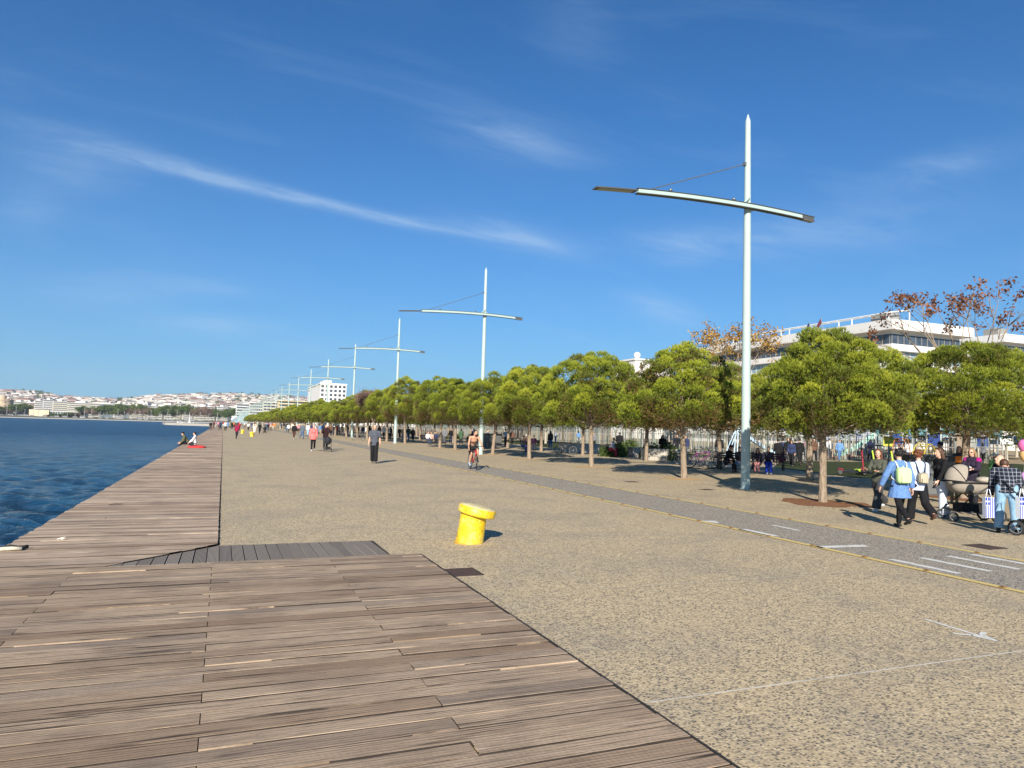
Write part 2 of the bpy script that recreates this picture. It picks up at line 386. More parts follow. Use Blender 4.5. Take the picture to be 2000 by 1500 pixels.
# ---- decks: every board modelled, ragged edges, gaps
def boards(name, rows, mat, seg=.09, jag=.0018):
    V = []; F = []; C = []; MI = []
    for (x0, x1, y0, y1, z0a, z0b) in rows:
        n = max(2, int((x1-x0)/seg)); tint = (random.random(), max(0, random.random()*1.5-.6), max(0, random.random()*1.5-.7), 1)
        zt = random.uniform(-.004, .004); tl = random.uniform(-.003, .003); o = len(V); ph = random.random()*100
        for i in range(n+1):
            x = x0+(x1-x0)*i/n
            sl = (i/n) * getattr(boards, 'slant', {}).get(round(y0, 3), 0)
            j0 = abs(random.gauss(0, jag))+.0016*(1+math.sin(x*2.3+ph*2)); j1 = abs(random.gauss(0, jag))+.0016*(1+math.sin(x*1.7+ph))
            zz = z0a + (z0b-z0a)*0 + zt + .003*math.sin(x*1.3+ph)
            xs_ = x+sl; V += [(x, y0+j0, zz-.05), (x, y0+j0, zz-.0015), (x, y0+j0+.004, zz+tl*.5), (xs_, y1-j1-.004, zz-tl*.5), (xs_, y1-j1, zz-.0015), (xs_, y1-j1, zz-.05)]
            C += [tint]*6
        for i in range(n):
            for k in range(5): a = o+i*6+k; F.append((a, a+6, a+7, a+1)); MI.append(1 if k in (0, 4) and not (math.sin(i*.11+ph*3) > .86) else 0)
    return fastmesh(name, V, F, [mat, M_gap], midx=MI, col=C)
PZ = .03; PITCHB = .178
rows = []
def cutrow(x0, x1, y, par, left=True):
    xs = [-1.5, 1.38] if par else [-.04]
    xs = [x0] + [x for x in xs if x0+.1 < x < x1-.1] + [x1]
    return [(a+.003, b_-.003, y+.0035, y+PITCHB-.0035, PZ, PZ) for a, b_ in zip(xs[:-1], xs[1:])]
y = PLAT_Y - PITCHB; i = 0
while y > -3:
    rows += cutrow(DECK_X0, PLAT_X1, y, i % 2); i += 1; y -= PITCHB
o = boards('timber_platform', rows, M_wood); o['kind'] = 'structure'
b = MB(); b.box(DECK_X0+.02, PLAT_X1-.02, -3, PLAT_Y-.01, -.4, -.03); b.box(DECK_X0+.02, DECK_X1-.01, PLAT_Y-.01, 900, -.4, -.03); b.build('deck_underlay', M_gap)['kind'] = 'structure'
b = MB(); b.box(PLAT_X1+.006, PLAT_X1+.02, -3, PLAT_Y, -.02, PZ+.002); b.build('platform_edge_steel', pm('dark_edge_steel', (.03, .028, .026), .7))['kind'] = 'structure'
# long quay deck beside the water
rows = []; y = PLAT_Y+.012; SL = {}; boards.slant = SL
WEDGE = lambda x: PLAT_Y + 1.42*max(0, min(1, (x+1.22)/1.25))   # the ramp cuts obliquely into the quay deck
while y < 260:
    p = .178 if y < 60 else (.32 if y < 120 else .8)
    x1 = DECK_X1-.012
    x1c = x1
    if y < PLAT_Y+1.42:
        # board stops where the ramp begins
        t = (y-PLAT_Y)/1.42; t2 = (y+p-PLAT_Y)/1.42; x1c = min(x1, -1.22+1.25*max(0, t)); SL[round(y+.005, 3)] = min(x1, -1.22+1.25*t2)-x1c
    rows.append((DECK_X0+random.uniform(-.012, .02), x1c-random.uniform(0, .008), y+.005, y+p-.003, PZ, PZ)); y += p
o = boards('quay_deck', rows, M_wood2, seg=.3, jag=.002); o['kind'] = 'structure'
b = MB(); b.box(DECK_X0+.01, DECK_X1-.012, y, 900, -.01, PZ); b.build('quay_deck_far', M_wood2, col=[(.5, .2, .2, 1)]*8)['kind'] = 'structure'
# ramp of grey grooved boards, sloping from the platform to the paving
g = newmat('grey_grooved_boards', .85, 0, .2)
a = g.n('ShaderNodeAttribute', attribute_name='tint'); t = g.n('ShaderNodeTexCoord')
w = g.n('ShaderNodeTexWave', wave_type='BANDS', bands_direction='X'); w.inputs['Scale'].default_value = 22; g.l(t.outputs['Object'], w.inputs['Vector'])
f = g.noise(g.obj((60, 2, 2)), 1.2, 5, .6)
c = g.mix(f, (.25, .21, .17), (.36, .30, .24)); c = g.mix(g.mapr(w.outputs['Fac'], .0, .35, .6, 0), c, (.035, .034, .034)); c = g.mix(.6, c, a.outputs['Color'], 'MULTIPLY')
g.col(c); g.bump(w.outputs['Fac'], .8, .008); M_ramp = g.m
V = []; F = []; C = []
x = -1.2; rz0, rz1 = PZ-.004, .003
def rampz(yy): return rz0 + (rz1-rz0)*(yy-PLAT_Y)/1.42
while x < 2.2:
    w_ = .155; xa, xb = x+.006, min(x+w_-.006, 2.3)
    sk = 0
    for (u0_, u1_) in ((xa, xb),):
        ya0 = PLAT_Y+.006; 
        e0 = WEDGE(u0_)-.012 if u0_ < .03 else PLAT_Y+1.42-.006
        e1 = WEDGE(u1_)-.012 if u1_ < .03 else PLAT_Y+1.42-.006
        if min(e0, e1)-ya0 < .01: continue
        if u0_ > 1.95: e0 = e1 = PLAT_Y+1.42-.006
        o_ = len(V); tt = random.uniform(.75, 1.25)
        V += [(u0_, ya0, rz0), (u1_, ya0, rz0), (u1_, e1, rampz(e1)), (u0_, e0, rampz(e0)), (u0_, ya0, -.03), (u1_, ya0, -.03), (u1_, e1, -.03), (u0_, e0, -.03)]
        F += [(o_, o_+1, o_+2, o_+3), (o_, o_+4, o_+5, o_+1), (o_+1, o_+5, o_+6, o_+2), (o_+2, o_+6, o_+7, o_+3), (o_+3, o_+7, o_+4, o_)]
        C += [(tt, tt, tt, 1)]*8
    x += w_
fastmesh('access_ramp', V, F, M_ramp, col=C)['kind'] = 'structure'
b = MB(); b.add([(.035, PLAT_Y, .001), (2.26, PLAT_Y, .001), (2.26, PLAT_Y+1.42, .001), (.035, PLAT_Y+1.42, .001)], [(0, 1, 2, 3)]); b.build('ramp_shadow_gap', M_gap).name = 'ramp_gap_shade'  # dark sheet standing in for the shade in the gaps between ramp boards
bpy.data.objects['ramp_gap_shade']['kind'] = 'structure'
# quay wall
b = MB(); b.box(DECK_X0+.03, DECK_X0+.6, -15, 1050, -3, -.03); b.build('quay_wall', M_conc)['kind'] = 'structure'
b = MB(); b.add([(-30, 440, 0), (DECK_X0+.02, 415, 0), (DECK_X0+.02, 480, 0), (-34, 478, 0), (-30, 440, -2), (DECK_X0+.02, 415, -2), (-34, 478, -2)], [(0, 1, 2, 3), (0, 4, 5, 1), (3, 6, 4, 0)]); b.build('jetty', M_conc)['kind'] = 'structure'
# rope-tied mooring block at the near quay edge (px 15,1078)
q = gnd(15, 1078)
t = empty('driftwood_bundle', (DECK_X0+.12, 11.25, PZ), 'short dark twisted rope scrap lying on the quay edge at far left', 'rope')
b = MB(); b.tube([(-.1, 0, .02), (0, .03, .045), (.12, -.02, .03), (.2, .05, .03)], .022, 8); b.build('rope', pm('dark_rope', (.03, .03, .025), .9), t, True)
b = MB(); b.tube([(-.1, -.06, .02), (.05, -.09, .03), (.16, -.07, .02)], .026, 8); b.build('frayed_end', pm('pale_rope', (.5, .44, .34), .9), t, True)
t.name = 'mooring_rope'
for px, py, nm, lb, cat, c in ((225, 985, 'twig', 'thin dark twig lying across the quay deck boards', 'twig', (.06, .045, .035)), (120, 1053, 'feather', 'small white feather on the quay deck', 'feather', (.6, .57, .5)), (205, 1012, 'pebble', 'tiny pebble lying on the quay deck', 'pebble', (.2, .17, .13))):
    q = gnd(px, py, PZ+.012); b = MB()
    if nm == 'twig': b.tube([(-.11, -.03, 0), (0, .0, .01), (.1, .02, .005), (.14, .06, .01)], [.008, .01, .008, .004], 6)
    elif nm == 'feather': b.tube([(-.06, 0, 0), (0, .015, .012), (.05, 0, .03)], [.004, .014, .003], 6); b.tube([(.0, -.01, 0), (.06, -.02, .012)], [.01, .004], 6)
    else: b.ell((0, 0, 0), (.018, .014, .012), 8)
    o = b.build(nm, pm(nm+'_mat', c, .8), None, True); o.location = q; tag(o, lb, cat)

# ---- water: displaced waves, fading into bump far away
nr, na = 720, 520
rr = 5.0*np.exp(np.linspace(0, math.log(1500/5.0), nr)); aa = np.radians(np.linspace(-95, 2.5, na))
Rg, Ag = np.meshgrid(rr, aa, indexing='ij'); X = Rg*np.sin(Ag); Y = Rg*np.cos(Ag)
cell = np.maximum(Rg*math.log(300)/nr, Rg*np.radians(97.5)/na)
Z = np.zeros_like(X)
for i in range(46):
    lam = .36*(1.07**i); th = R(215)+rng.normal(0, .6); A = .021*lam*rng.uniform(.5, 1.4)
    if lam > 1.1: A *= (1.1/lam)**2.0
    ph = rng.uniform(0, 6.28); k_ = 2*math.pi/lam
    wob = .6*np.sin(X*.21/lam*3+Y*.13+i)+.5*np.sin(Y*.33/lam*2-X*.17+2*i)
    fade = np.clip((lam/cell-2.5)/3, 0, 1)
    s_ = np.sin(k_*(X*math.cos(th)+Y*math.sin(th))+ph+wob*1.3)
    Z += A*fade*(2*((s_+1)/2)**1.5-1)
V = np.stack([X, Y, Z-1.25], -1).reshape(-1, 3)
ii = (np.arange(nr-1)[:, None]*na+np.arange(na-1)[None, :]).ravel(); F = np.stack([ii, ii+1, ii+na+1, ii+na], -1)
g = newmat('sea_water', .07, 0, .36); g.b.inputs['IOR'].default_value = 1.33
v = g.obj((1, 1, 1)); n1 = g.noise(g.obj((.75, 1.2, 1)), 1.7, 6, .62, .5); n2 = g.noise(g.obj((.28, .5, 1)), .8, 4, .6, .3)
lw = g.noise(g.obj((.012, .03, 1)), 1, 4, .6)
c = g.ramp(n2, [(.3, (.0008, .009, .024)), (.7, (.002, .020, .046))]); n3 = g.noise(g.obj((.9, 1.6, 1)), 3.6, 4, .6, .4); n4 = g.noise(g.obj((.5, .9, 1)), 1, 8, .75, .3); c = g.mix(g.mapr(n4, .47, .57, 0, .9), c, (.008, .072, .15)); c = g.mix(g.mapr(lw, .4, .65, 0, .35), c, (.001, .014, .034))  # n4 paints the light and dark of small waves into the base colour
sy = g.n('ShaderNodeSeparateXYZ'); g.l(g.obj(), sy.inputs[0]); g.l(g.mapr(sy.outputs[1], 8, 160, .05, .30), g.b.inputs['Roughness'])
g.col(c); hh = g.math('ADD', g.math('ADD', g.math('MULTIPLY', n1, .9), g.math('MULTIPLY', n3, .28)), g.math('MULTIPLY', n2, .7)); g.bump(hh, 1.0, .46)
o = fastmesh('sea_water', V, F, g.m, smooth=True); o['kind'] = 'structure'
b = MB(); b.add([(-4000, -200, -1.45), (900, -200, -1.45), (900, 1300, -1.45), (-4000, 1300, -1.45)], [(0, 1, 2, 3)]); b.build('sea_water_outer', g.m)['kind'] = 'structure'

# ================================================================ LAMP POSTS
M_pole = pm('pale_green_painted_steel', (.37, .46, .43), .5, .0, .05, 2, .3)
M_rail = pm('dark_aluminium_rail', (.11, .11, .105), .5, .4, .1)
M_glass = pm('lamp_glass_panel', (.34, .32, .28), .25, .1, .1)
M_cable = pm('steel_cable', (.16, .17, .18), .5, .5)
def make_lamp():
    t = empty('street_lamp', (0, 0, 0))
    b = MB(); b.tube([(0, 0, 0), (0, 0, 4), (0, 0, 9), (0, 0, 12.75), (0, 0, 13.0)], [.155, .145, .12, .09, .012], 20)
    autosmooth(b.build('pole', M_pole, t))
    b = MB(); b.lathe([(.175, .0), (.175, .02), (.158, .03)], 20); b.build('base_collar', M_pole, t)
    b = MB(); b.box(-.05, .05, -.157, -.13, .35, .75); b.build('service_door', M_pole, t)
    # curved cross arm along X, fixed in front of the pole (towards -Y)
    def az(x): return 9.66 - .0078*(x)**2 + (-.008*x if x > 0 else 0)
    yc = -.21
    def beam(mb, x0, x1, ya, yb, za, zb, n=14, mi=0):
        for i in range(n):
            a_, c_ = x0+(x1-x0)*i/n, x0+(x1-x0)*(i+1)/n
            za0, za1 = az(a_), az(c_)
            vs = [(a_, ya, za0+za), (a_, yb, za0+za), (a_, yb, za0+zb), (a_, ya, za0+zb), (c_, ya, za1+za), (c_, yb, za1+za), (c_, yb, za1+zb), (c_, ya, za1+zb)]
            fs = [(0, 4, 5, 1), (3, 2, 6, 7), (0, 3, 7, 4), (1, 5, 6, 2)]
            if i == 0: fs.append((0, 1, 2, 3))
            if i == n-1: fs.append((4, 7, 6, 5))
            mb.add(vs, fs, mi)
    b = MB(); beam(b, -4.55, 2.2, yc-.07, yc+.07, -.065, .065); b.build('cross_arm', M_pole, t)
    for za, zb in ((-.09, -.068), (.068, .082)):
        b = MB(); beam(b, -4.6, 2.75, yc-.10, yc+.10, za, zb); b.build('arm_rail', M_rail, t)
    # luminaires at both ends
    def az_l(x): return az(x)
    b = MB(); beam(b, -6.1, -4.62, yc-.15, yc+.15, -.03, .01, 5); l = b.build('luminaire', M_rail, t)
    b = MB(); beam(b, -6.0, -4.75, yc-.12, yc+.12, -.042, -.032, 5); b.build('lamp_glass', M_glass, l)
    b = MB(); beam(b, 2.22, 2.72, yc-.08, yc-.04, -.065, .065, 2); beam(b, 2.22, 2.72, yc+.04, yc+.08, -.065, .065, 2); l = b.build('luminaire', M_rail, t)
    b = MB(); beam(b, 2.25, 2.7, yc-.09, yc+.09, -.104, -.093, 2); b.build('lamp_glass', M_glass, l)
    b = MB(); b.box(-.16, .16, yc+.07, -.05, 9.55, 9.80); b.tube([(-.34, yc, 9.72), (-.1, yc+.05, 9.93), (0, -.1, 9.98)], .035, 8); b.build('bracket', M_pole, t)
    b = MB(); b.tube([(-.11, -.02, 11.2), (-4.1, yc, 9.62)], .018, 6); b.build('stay_cable', M_cable, t)
    b = MB(); b.box(-.17, -.09, -.05, .05, 11.14, 11.26); b.build('cable_clamp', M_cable, t)
    for x in (-3.3, -.75):
        b = MB(); b.ell((x, yc, az(x)+.15), (.06, .06, .05), 10); b.tube([(x, yc, az(x)+.083), (x, yc, az(x)+.15)], .025, 6); b.build('spotlight', M_cable, t)
    return t
proto = make_lamp()
LY = [19.4, 46.1, 72.3, 98.8]
y = 124.8
while y < 900: LY.append(y); y += 26
ordw = ['second', 'third', 'fourth', 'fifth', 'sixth', 'seventh', 'eighth']
for i, y in enumerate(LY):
    x = 16.45
    if i > 3: x = 16.3
    o = proto if i == 0 else copy_tree(proto)
    o.location = (x, y, 0)
    o.rotation_euler.z = R(random.uniform(-1, 1)) if i else 0
    if i == 0: tag(o, 'tallest lamp post, nearest the camera, pale green with a curved cross arm', 'street lamp', 'lamp posts along the promenade')
    elif i < 8: tag(o, 'pale lamp post with a cross arm, %s in the row from the camera' % ordw[i-1], 'street lamp', 'lamp posts along the promenade')
    else: tag(o, 'far lamp post of the row, thin white pole shrinking towards the distance', 'street lamp', 'lamp posts along the promenade')

# ================================================================ BOLLARDS
g = newmat('chipped_yellow_paint', .42, 0, .45); v = g.obj()
f = g.noise(v, 5, 6, .65, .5); f2 = g.noise(v, 22, 6, .75)
c = g.ramp(f, [(.3, (.60, .36, .01)), (.5, (.72, .50, .015)), (.7, (.70, .55, .16))])
c = g.mix(g.mapr(f2, .565, .63, 0, .8), c, (.28, .13, .02)); s3 = g.n('ShaderNodeSeparateXYZ'); g.l(g.obj(), s3.inputs[0])
rim = g.mapr(g.math('ADD', s3.outputs[2], g.math('MULTIPLY', f2, .22)), .11, .20, .8, 0); c = g.mix(rim, c, (.42, .22, .03))
g.col(c); g.bump(f2, .25, .006); M_byel = g.m
M_top = pm('worn_bollard_top', (.62, .52, .26), .6, 0, .25, 12, .3, .2)
def make_bollard():
    t = empty('mooring_bollard', (0, 0, 0))
    b = MB(); b.lathe([(.245, .0), (.245, .015), (.225, .03), (.215, .1), (.21, .40), (.212, .50)], 36); autosmooth(b.build('body', M_byel, t))
    M = Matrix.Translation((.035, 0, .475)) @ Matrix.Rotation(R(5), 4, 'Y')
    b = MB(); b.lathe([(.20, -.02), (.285, .0), (.298, .015), (.298, .105), (.288, .12), (.17, .130)], 40, 0, M)
    autosmooth(b.build('cap', M_byel, t), 35)
    b = MB(); b.lathe([(.275, .121), (.268, .127), (.15, .143), (.01, .148)], 36, 0, M); autosmooth(b.build('cap_top', M_top, t), 50)
    b = MB(); b.tube([(.21*math.cos(q), .21*math.sin(q), .022) for q in [2*math.pi*k/24 for k in range(25)]], .012, 6, cap=False); b.build('weld_ring', pm('rust_ring', (.25, .10, .03), .85), t)
    return t
bo = make_bollard(); bo.location = (3.68, 10.72, 0)
ax = Vector((math.cos(YAW), -math.sin(YAW), 0))
bo.rotation_mode = 'QUATERNION'
from mathutils import Quaternion
tilt = Quaternion(fw.cross(Vector((0, 0, 1))).cross(Vector((0,0,1))).normalized(), 0)
# lean to the right of the view: rotate about the horizontal view axis
axis_v = Vector((math.sin(YAW), math.cos(YAW), 0)); bo.rotation_quaternion = Quaternion(axis_v, R(7.5)) @ Quaternion((0, 0, 1), -YAW)
bo.location.z = -.028
tag(bo, 'big leaning yellow mooring bollard with chipped paint, nearest on the paving', 'bollard', 'yellow mooring bollards')
for (px, py, lb, q) in ((492, 853, 'distant yellow bollard beside the woman in the long cream coat', -6), (473, 847, 'farther small yellow bollard to the right of the person in dark red', 5)):
    c = copy_tree(bo); p = gnd(px, py); c.location = (p.x, p.y, -.02); c.rotation_quaternion = Quaternion(axis_v, R(q)); c['label'] = lb

# ================================================================ TREES
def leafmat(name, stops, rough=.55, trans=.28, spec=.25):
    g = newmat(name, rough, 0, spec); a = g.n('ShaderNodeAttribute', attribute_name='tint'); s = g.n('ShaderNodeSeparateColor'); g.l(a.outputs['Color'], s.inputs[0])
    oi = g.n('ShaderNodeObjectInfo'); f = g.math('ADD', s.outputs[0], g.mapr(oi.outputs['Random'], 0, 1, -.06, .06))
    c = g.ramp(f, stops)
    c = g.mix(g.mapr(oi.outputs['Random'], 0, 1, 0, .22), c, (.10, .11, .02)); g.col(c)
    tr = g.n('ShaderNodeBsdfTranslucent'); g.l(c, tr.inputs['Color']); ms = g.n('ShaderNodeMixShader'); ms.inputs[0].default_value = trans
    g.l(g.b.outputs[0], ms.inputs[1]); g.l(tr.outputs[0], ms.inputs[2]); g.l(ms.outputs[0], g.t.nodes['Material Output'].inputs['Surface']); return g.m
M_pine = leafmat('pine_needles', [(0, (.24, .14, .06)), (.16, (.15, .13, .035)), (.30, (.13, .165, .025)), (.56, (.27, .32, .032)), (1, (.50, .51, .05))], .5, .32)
def barkmat(name, a, b):
    g = newmat(name, .9, 0, .15); v = g.obj((1, 1, .25)); f = g.noise(v, 16, 7, .7, .5); vo = g.n('ShaderNodeTexVoronoi'); vo.inputs['Scale'].default_value = 14; g.l(v, vo.inputs['Vector'])
    c = g.ramp(f, [(.3, a), (.7, b)]); c = g.mix(g.mapr(vo.outputs['Distance'], .0, .3, .6, 0), c, tuple(x*.4 for x in a)); g.col(c); g.bump(g.math('ADD', f, vo.outputs['Distance']), .9, .03); return g.m
M_bark = barkmat('pine_bark', (.16, .12, .085), (.36, .28, .20)); M_bark2 = barkmat('plane_tree_bark', (.30, .26, .20), (.50, .45, .36))
def blades(P, D, n, length, width, spread, r):
    """n narrow blades per tuft at points P pointing roughly along D"""
    m = len(P); P = np.repeat(P, n, 0); D = np.repeat(D, n, 0)
    d = D + r.normal(0, spread, D.shape); d /= np.linalg.norm(d, axis=1)[:, None]
    s = np.cross(d, r.normal(0, 1, d.shape)); s /= np.linalg.norm(s, axis=1)[:, None]+1e-9
    ln = (length*r.uniform(.6, 1.3, len(P)))[:, None]; w = width*r.uniform(.7, 1.3, len(P))[:, None]
    a = P - s*w*.5; b = P + s*w*.5; c = P + d*ln + s*w*.25; e = P + d*ln - s*w*.25
    V = np.stack([a, b, c, e], 1).reshape(-1, 3); F = np.arange(len(P)*4).reshape(-1, 4); return V, F
def pine_crown_data(seed, Rw=2.15, z0=1.85, z1=4.85, nclump=100, tufts=66, nbl=9, brown=.12, ln=.15, wd=.02):
    r = np.random.default_rng(seed); cl = []
    zc = z0+(z1-z0)*.36
    tries = 0
    while len(cl) < nclump and tries < 9000:
        tries += 1
        th = r.uniform(0, 2*math.pi); u = r.uniform(-.75, 1)
        if u > 0: rad = Rw*max(0, 1-u*u)**.56; zz = zc+(z1-.12-zc)*u
        else: rad = Rw*math.sqrt(max(0, 1-(u*.9)**2)); zz = zc+(zc-z0-.1)*u
        k = r.uniform(.86, 1.02) if r.random() < .78 else r.uniform(.35, .85)
        lump = 1+.13*math.sin(2*th+seed*1.7)+.10*math.sin(3*th+seed)+.08*math.sin(5*th+2.1*seed)+.05*math.sin(u*9+seed)
        p = np.array([rad*k*lump*math.cos(th), rad*k*lump*math.sin(th), zz+r.normal(0, .08)])
        if p[2] < z0: continue
        if all(np.linalg.norm((p-q)*np.array([1, 1, 1.25])) > .50 for q, _ in cl) or r.random() < .05: cl.append((p, r.uniform(.34, .56)))
    Vs, Fs, Cs, o = [], [], [], 0
    for (p, cr) in cl:
        outw = p-np.array([0, 0, z0+.2]); outw /= np.linalg.norm(outw)+1e-6
        n = int(tufts*(cr/.4)**2)
        d = r.normal(0, 1, (n, 3)); d += outw*.75+np.array([0, 0, .45]); d /= np.linalg.norm(d, axis=1)[:, None]
        q = p + d*cr*r.uniform(.62, 1.0, n)[:, None]*np.array([1.02, 1.02, .92])
        D = d*.8+np.array([0, 0, .75])+outw*.3
        V, F = blades(q, D/np.linalg.norm(D, axis=1)[:, None], nbl, ln, wd, .38, r)
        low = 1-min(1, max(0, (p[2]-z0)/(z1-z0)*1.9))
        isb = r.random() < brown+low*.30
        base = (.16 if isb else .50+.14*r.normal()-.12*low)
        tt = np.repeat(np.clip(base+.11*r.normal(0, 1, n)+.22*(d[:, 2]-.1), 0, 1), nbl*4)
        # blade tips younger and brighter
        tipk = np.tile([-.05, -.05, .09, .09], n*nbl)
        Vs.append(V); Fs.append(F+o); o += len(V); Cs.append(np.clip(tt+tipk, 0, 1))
    C = np.concatenate(Cs); C = np.stack([C, C, C, np.ones_like(C)], -1)
    return np.concatenate(Vs), np.concatenate(Fs), C, cl
def branchy(seed, cl, fork=1.95, rt_=.12, lean=(0, 0), top=4.6, n_l=8):
    r = random.Random(seed); b = MB(); a = MB()
    lx, ly = lean
    b.tube([(0, 0, -.02), (0, 0, .06), (lx*.3, ly*.3, .7), (lx*.6, ly*.6, 1.35), (lx, ly, fork)], [rt_*1.35, rt_*1.12, rt_, rt_*.93, rt_*.9], 14)
    b.tube([(lx, ly, fork-.05), (lx*1.1, ly*1.1, fork+.8), (lx+.1, ly+.05, top-1.0)], [rt_*.85, rt_*.5, rt_*.18], 9)
    targets = sorted([c[0] for c in cl], key=lambda p: r.random())[:n_l*3]
    for i, p in enumerate(targets):
        h = fork+r.uniform(-.25, .9) if i >= n_l else fork+r.uniform(-.1, .25)
        st = Vector((lx, ly, h)); en = Vector(p); mid_ = st.lerp(en, .5)+Vector((r.uniform(-.2, .2), r.uniform(-.2, .2), r.uniform(-.35, .1)))
        k = .42 if i < n_l else .22
        a.tube([st, st.lerp(mid_, .5)+Vector((0, 0, -.05)), mid_, en], [rt_*k, rt_*k*.8, rt_*k*.6, rt_*k*.2], 6)
    return b, a
pines = []
for i in range(5):
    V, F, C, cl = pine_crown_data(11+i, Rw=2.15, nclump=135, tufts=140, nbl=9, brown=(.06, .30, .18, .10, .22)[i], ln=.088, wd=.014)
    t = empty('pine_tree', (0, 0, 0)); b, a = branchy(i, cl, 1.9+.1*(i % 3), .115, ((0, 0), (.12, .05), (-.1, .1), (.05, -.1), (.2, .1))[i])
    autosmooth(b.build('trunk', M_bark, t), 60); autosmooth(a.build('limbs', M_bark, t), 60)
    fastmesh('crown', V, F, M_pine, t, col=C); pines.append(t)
farp = []
for i in range(3):
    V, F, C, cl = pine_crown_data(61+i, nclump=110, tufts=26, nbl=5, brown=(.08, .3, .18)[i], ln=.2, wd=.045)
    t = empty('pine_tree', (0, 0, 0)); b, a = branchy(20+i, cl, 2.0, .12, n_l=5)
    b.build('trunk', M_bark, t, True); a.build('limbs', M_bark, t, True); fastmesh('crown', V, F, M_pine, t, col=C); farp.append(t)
usedp = set(); treelog = []
M_soil = pm('sandy_soil', (.46, .31, .16), .95, 0, .3, 6, .1, .6); M_soilr = pm('reddish_pine_litter', (.22, .105, .055), .95, 0, .5, 11, .1, .8)
def plant(x, y, w=4.3, top=4.9, var=0, label=None, far=False, rz=None, group=None):
    pool = farp if far else pines; src = pool[var % len(pool)]
    key = (far, var % len(pool))
    o = src if key not in usedp else copy_tree(src); usedp.add(key)
    o.location = (x, y, 0); o.rotation_euler = (0, 0, random.uniform(0, 6.28) if rz is None else rz); o.scale = (w/4.75, w/4.75, top/5.02)
    tag(o, label, 'pine tree', group); treelog.append((x, y)); return o
def soil_ring(x, y, r, mat, nm='tree_pit_soil', z=.004):
    b = MB(); n = 40; vs = [(x, y, z+.02)]
    for k in range(n):
        q = 2*math.pi*k/n; rr_ = r*(1+.10*math.sin(3*q+x)+.07*math.sin(7*q+y)+random.uniform(-.05, .05)); vs.append((x+rr_*math.cos(q), y+rr_*math.sin(q), z))
    b.add(vs, [(0, 1+k, 1+(k+1) % n) for k in range(n)]); o = b.build(nm, mat); o['kind'] = 'structure'
GP = 'pines in the row beside the cycle lane'; GP2 = 'pines in the row next to the park'
row1 = [(1607, 982, 4.25, 4.72, 0, 'large rounded bright green pine just right of the nearest lamp post'),
        (1336, 935, 4.85, 5.15, 1, 'pine with red paint on its trunk, left of the nearest lamp post'),
        (1175, 912, 4.75, 5.75, 3, 'tall front row pine, second to the left of the nearest lamp post'),
        (1060, 897, 4.75, 5.7, 2, 'pine with a forked trunk, third to the left of the nearest lamp post'),
        (977, 888, 4.75, 5.4, 4, 'pine just to the right of the second lamp post'),
        (910, 879, 4.75, 5.6, 0, 'pine with a dark trunk just behind the cyclist, left of the second lamp post'),
        (862, 875, 4.75, 6.0, 3, 'pine with a leaning thin branch between the second and third lamp posts'),
        (819, 867, 5.0, 6.5, 1, 'tall pine just right of the third lamp post'),
        (755, 863, 5.1, 5.8, 0, 'pine just left of the third lamp post')]
for (px, py, w, tp, var, lb) in row1:
    p = gnd(px, py); p.x = min(max(p.x, 15.4), 17.4) if px != 1607 else p.x
    plant(p.x, p.y, w, tp, var, lb, group=GP)
    if px == 1607:
        tr_ = [o for o in COL.objects if o.get('label') == lb][0]; tr_.rotation_euler.z = 0
        for ch in tr_.children:
            if ch.name.startswith('crown'): ch.location.x = .24; ch.location.y = -.05
    if px == 1607: soil_ring(p.x, p.y, 1.15, M_soilr)
    else: soil_ring(p.x-.1, p.y, .85, M_soil)
p = Vector((21.85, 15.6, 0)); plant(p.x, p.y, 5.1, 4.9, 2, 'broad pine with spreading bare lower limbs at the right edge of the photo', group=GP2); soil_ring(p.x, p.y, 1.0, M_soilr)
row2 = [(23.05, 23.2, 5.3, 5.25, 3, 'thick trunked pine right behind the bright green pine'), (24.6, 31.0, 5.0, 5.1, 1, 'dark trunked pine over the parked bicycles'),
        (25.1, 38.9, 4.9, 5.2, 4, 'back row pine over the concrete block seat'), (24.6, 46.6, 4.9, 5.2, 0, 'back row pine seen between the two front pines left of the lamp post')]
for a in row2: plant(*a, group=GP2)
for x, y in ((23.05, 23.2), (24.6, 31.0)): soil_ring(x, y, .8, M_soil)
y = 54.5; i = 0
while y < 100: plant(24.8+random.uniform(-.3, .3), y, 5.2, random.uniform(5.2, 6.0), i, 'back row pine, %s of the shaded pines left of the concrete seat' % ('first', 'second', 'third', 'fourth', 'fifth', 'sixth')[i], group=GP2); y += 8; i += 1
y = 89.5; i = 0
while y < 560:
    f_ = y > 170
    li = int((y-72.3)//26.1); oi_ = int(((y-72.3) % 26.1)//8.7)
    if li < 9: lb = '%s front row pine past the %s lamp post' % (('first', 'second', 'third')[oi_], ('third', 'fourth', 'fifth', 'sixth', 'seventh', 'eighth', 'ninth', 'tenth', 'eleventh')[max(0, li)]); lb2 = lb.replace('front row', 'back row')
    else: lb = 'tiny far pine near the end of the front row'; lb2 = 'tiny far pine near the end of the back row'
    if abs(y-89.5) < 1:
        lb = 'front row pine just beyond the dead brown one'
    plant(16.6+random.uniform(-.4, .4), y, random.uniform(4.8, 6.0), random.uniform(5.0, 6.4), i, lb, far=f_, group=GP)
    plant(24.6+random.uniform(-.6, .6), y+random.uniform(-1, 1) + (10 if y < 100 else 0), random.uniform(4.8, 5.6), random.uniform(5.2, 6.4), i+1, lb2, far=f_, group=GP2)
    y += 8 if y < 300 else 9; i += 1
i = 0
for y in np.arange(100, 330, 10): plant(33+random.uniform(-1.5, 1.5), y, 6.0, random.uniform(5.6, 6.8), i, 'distant pine inside the park', far=True, group='pines inside the park'); i += 1

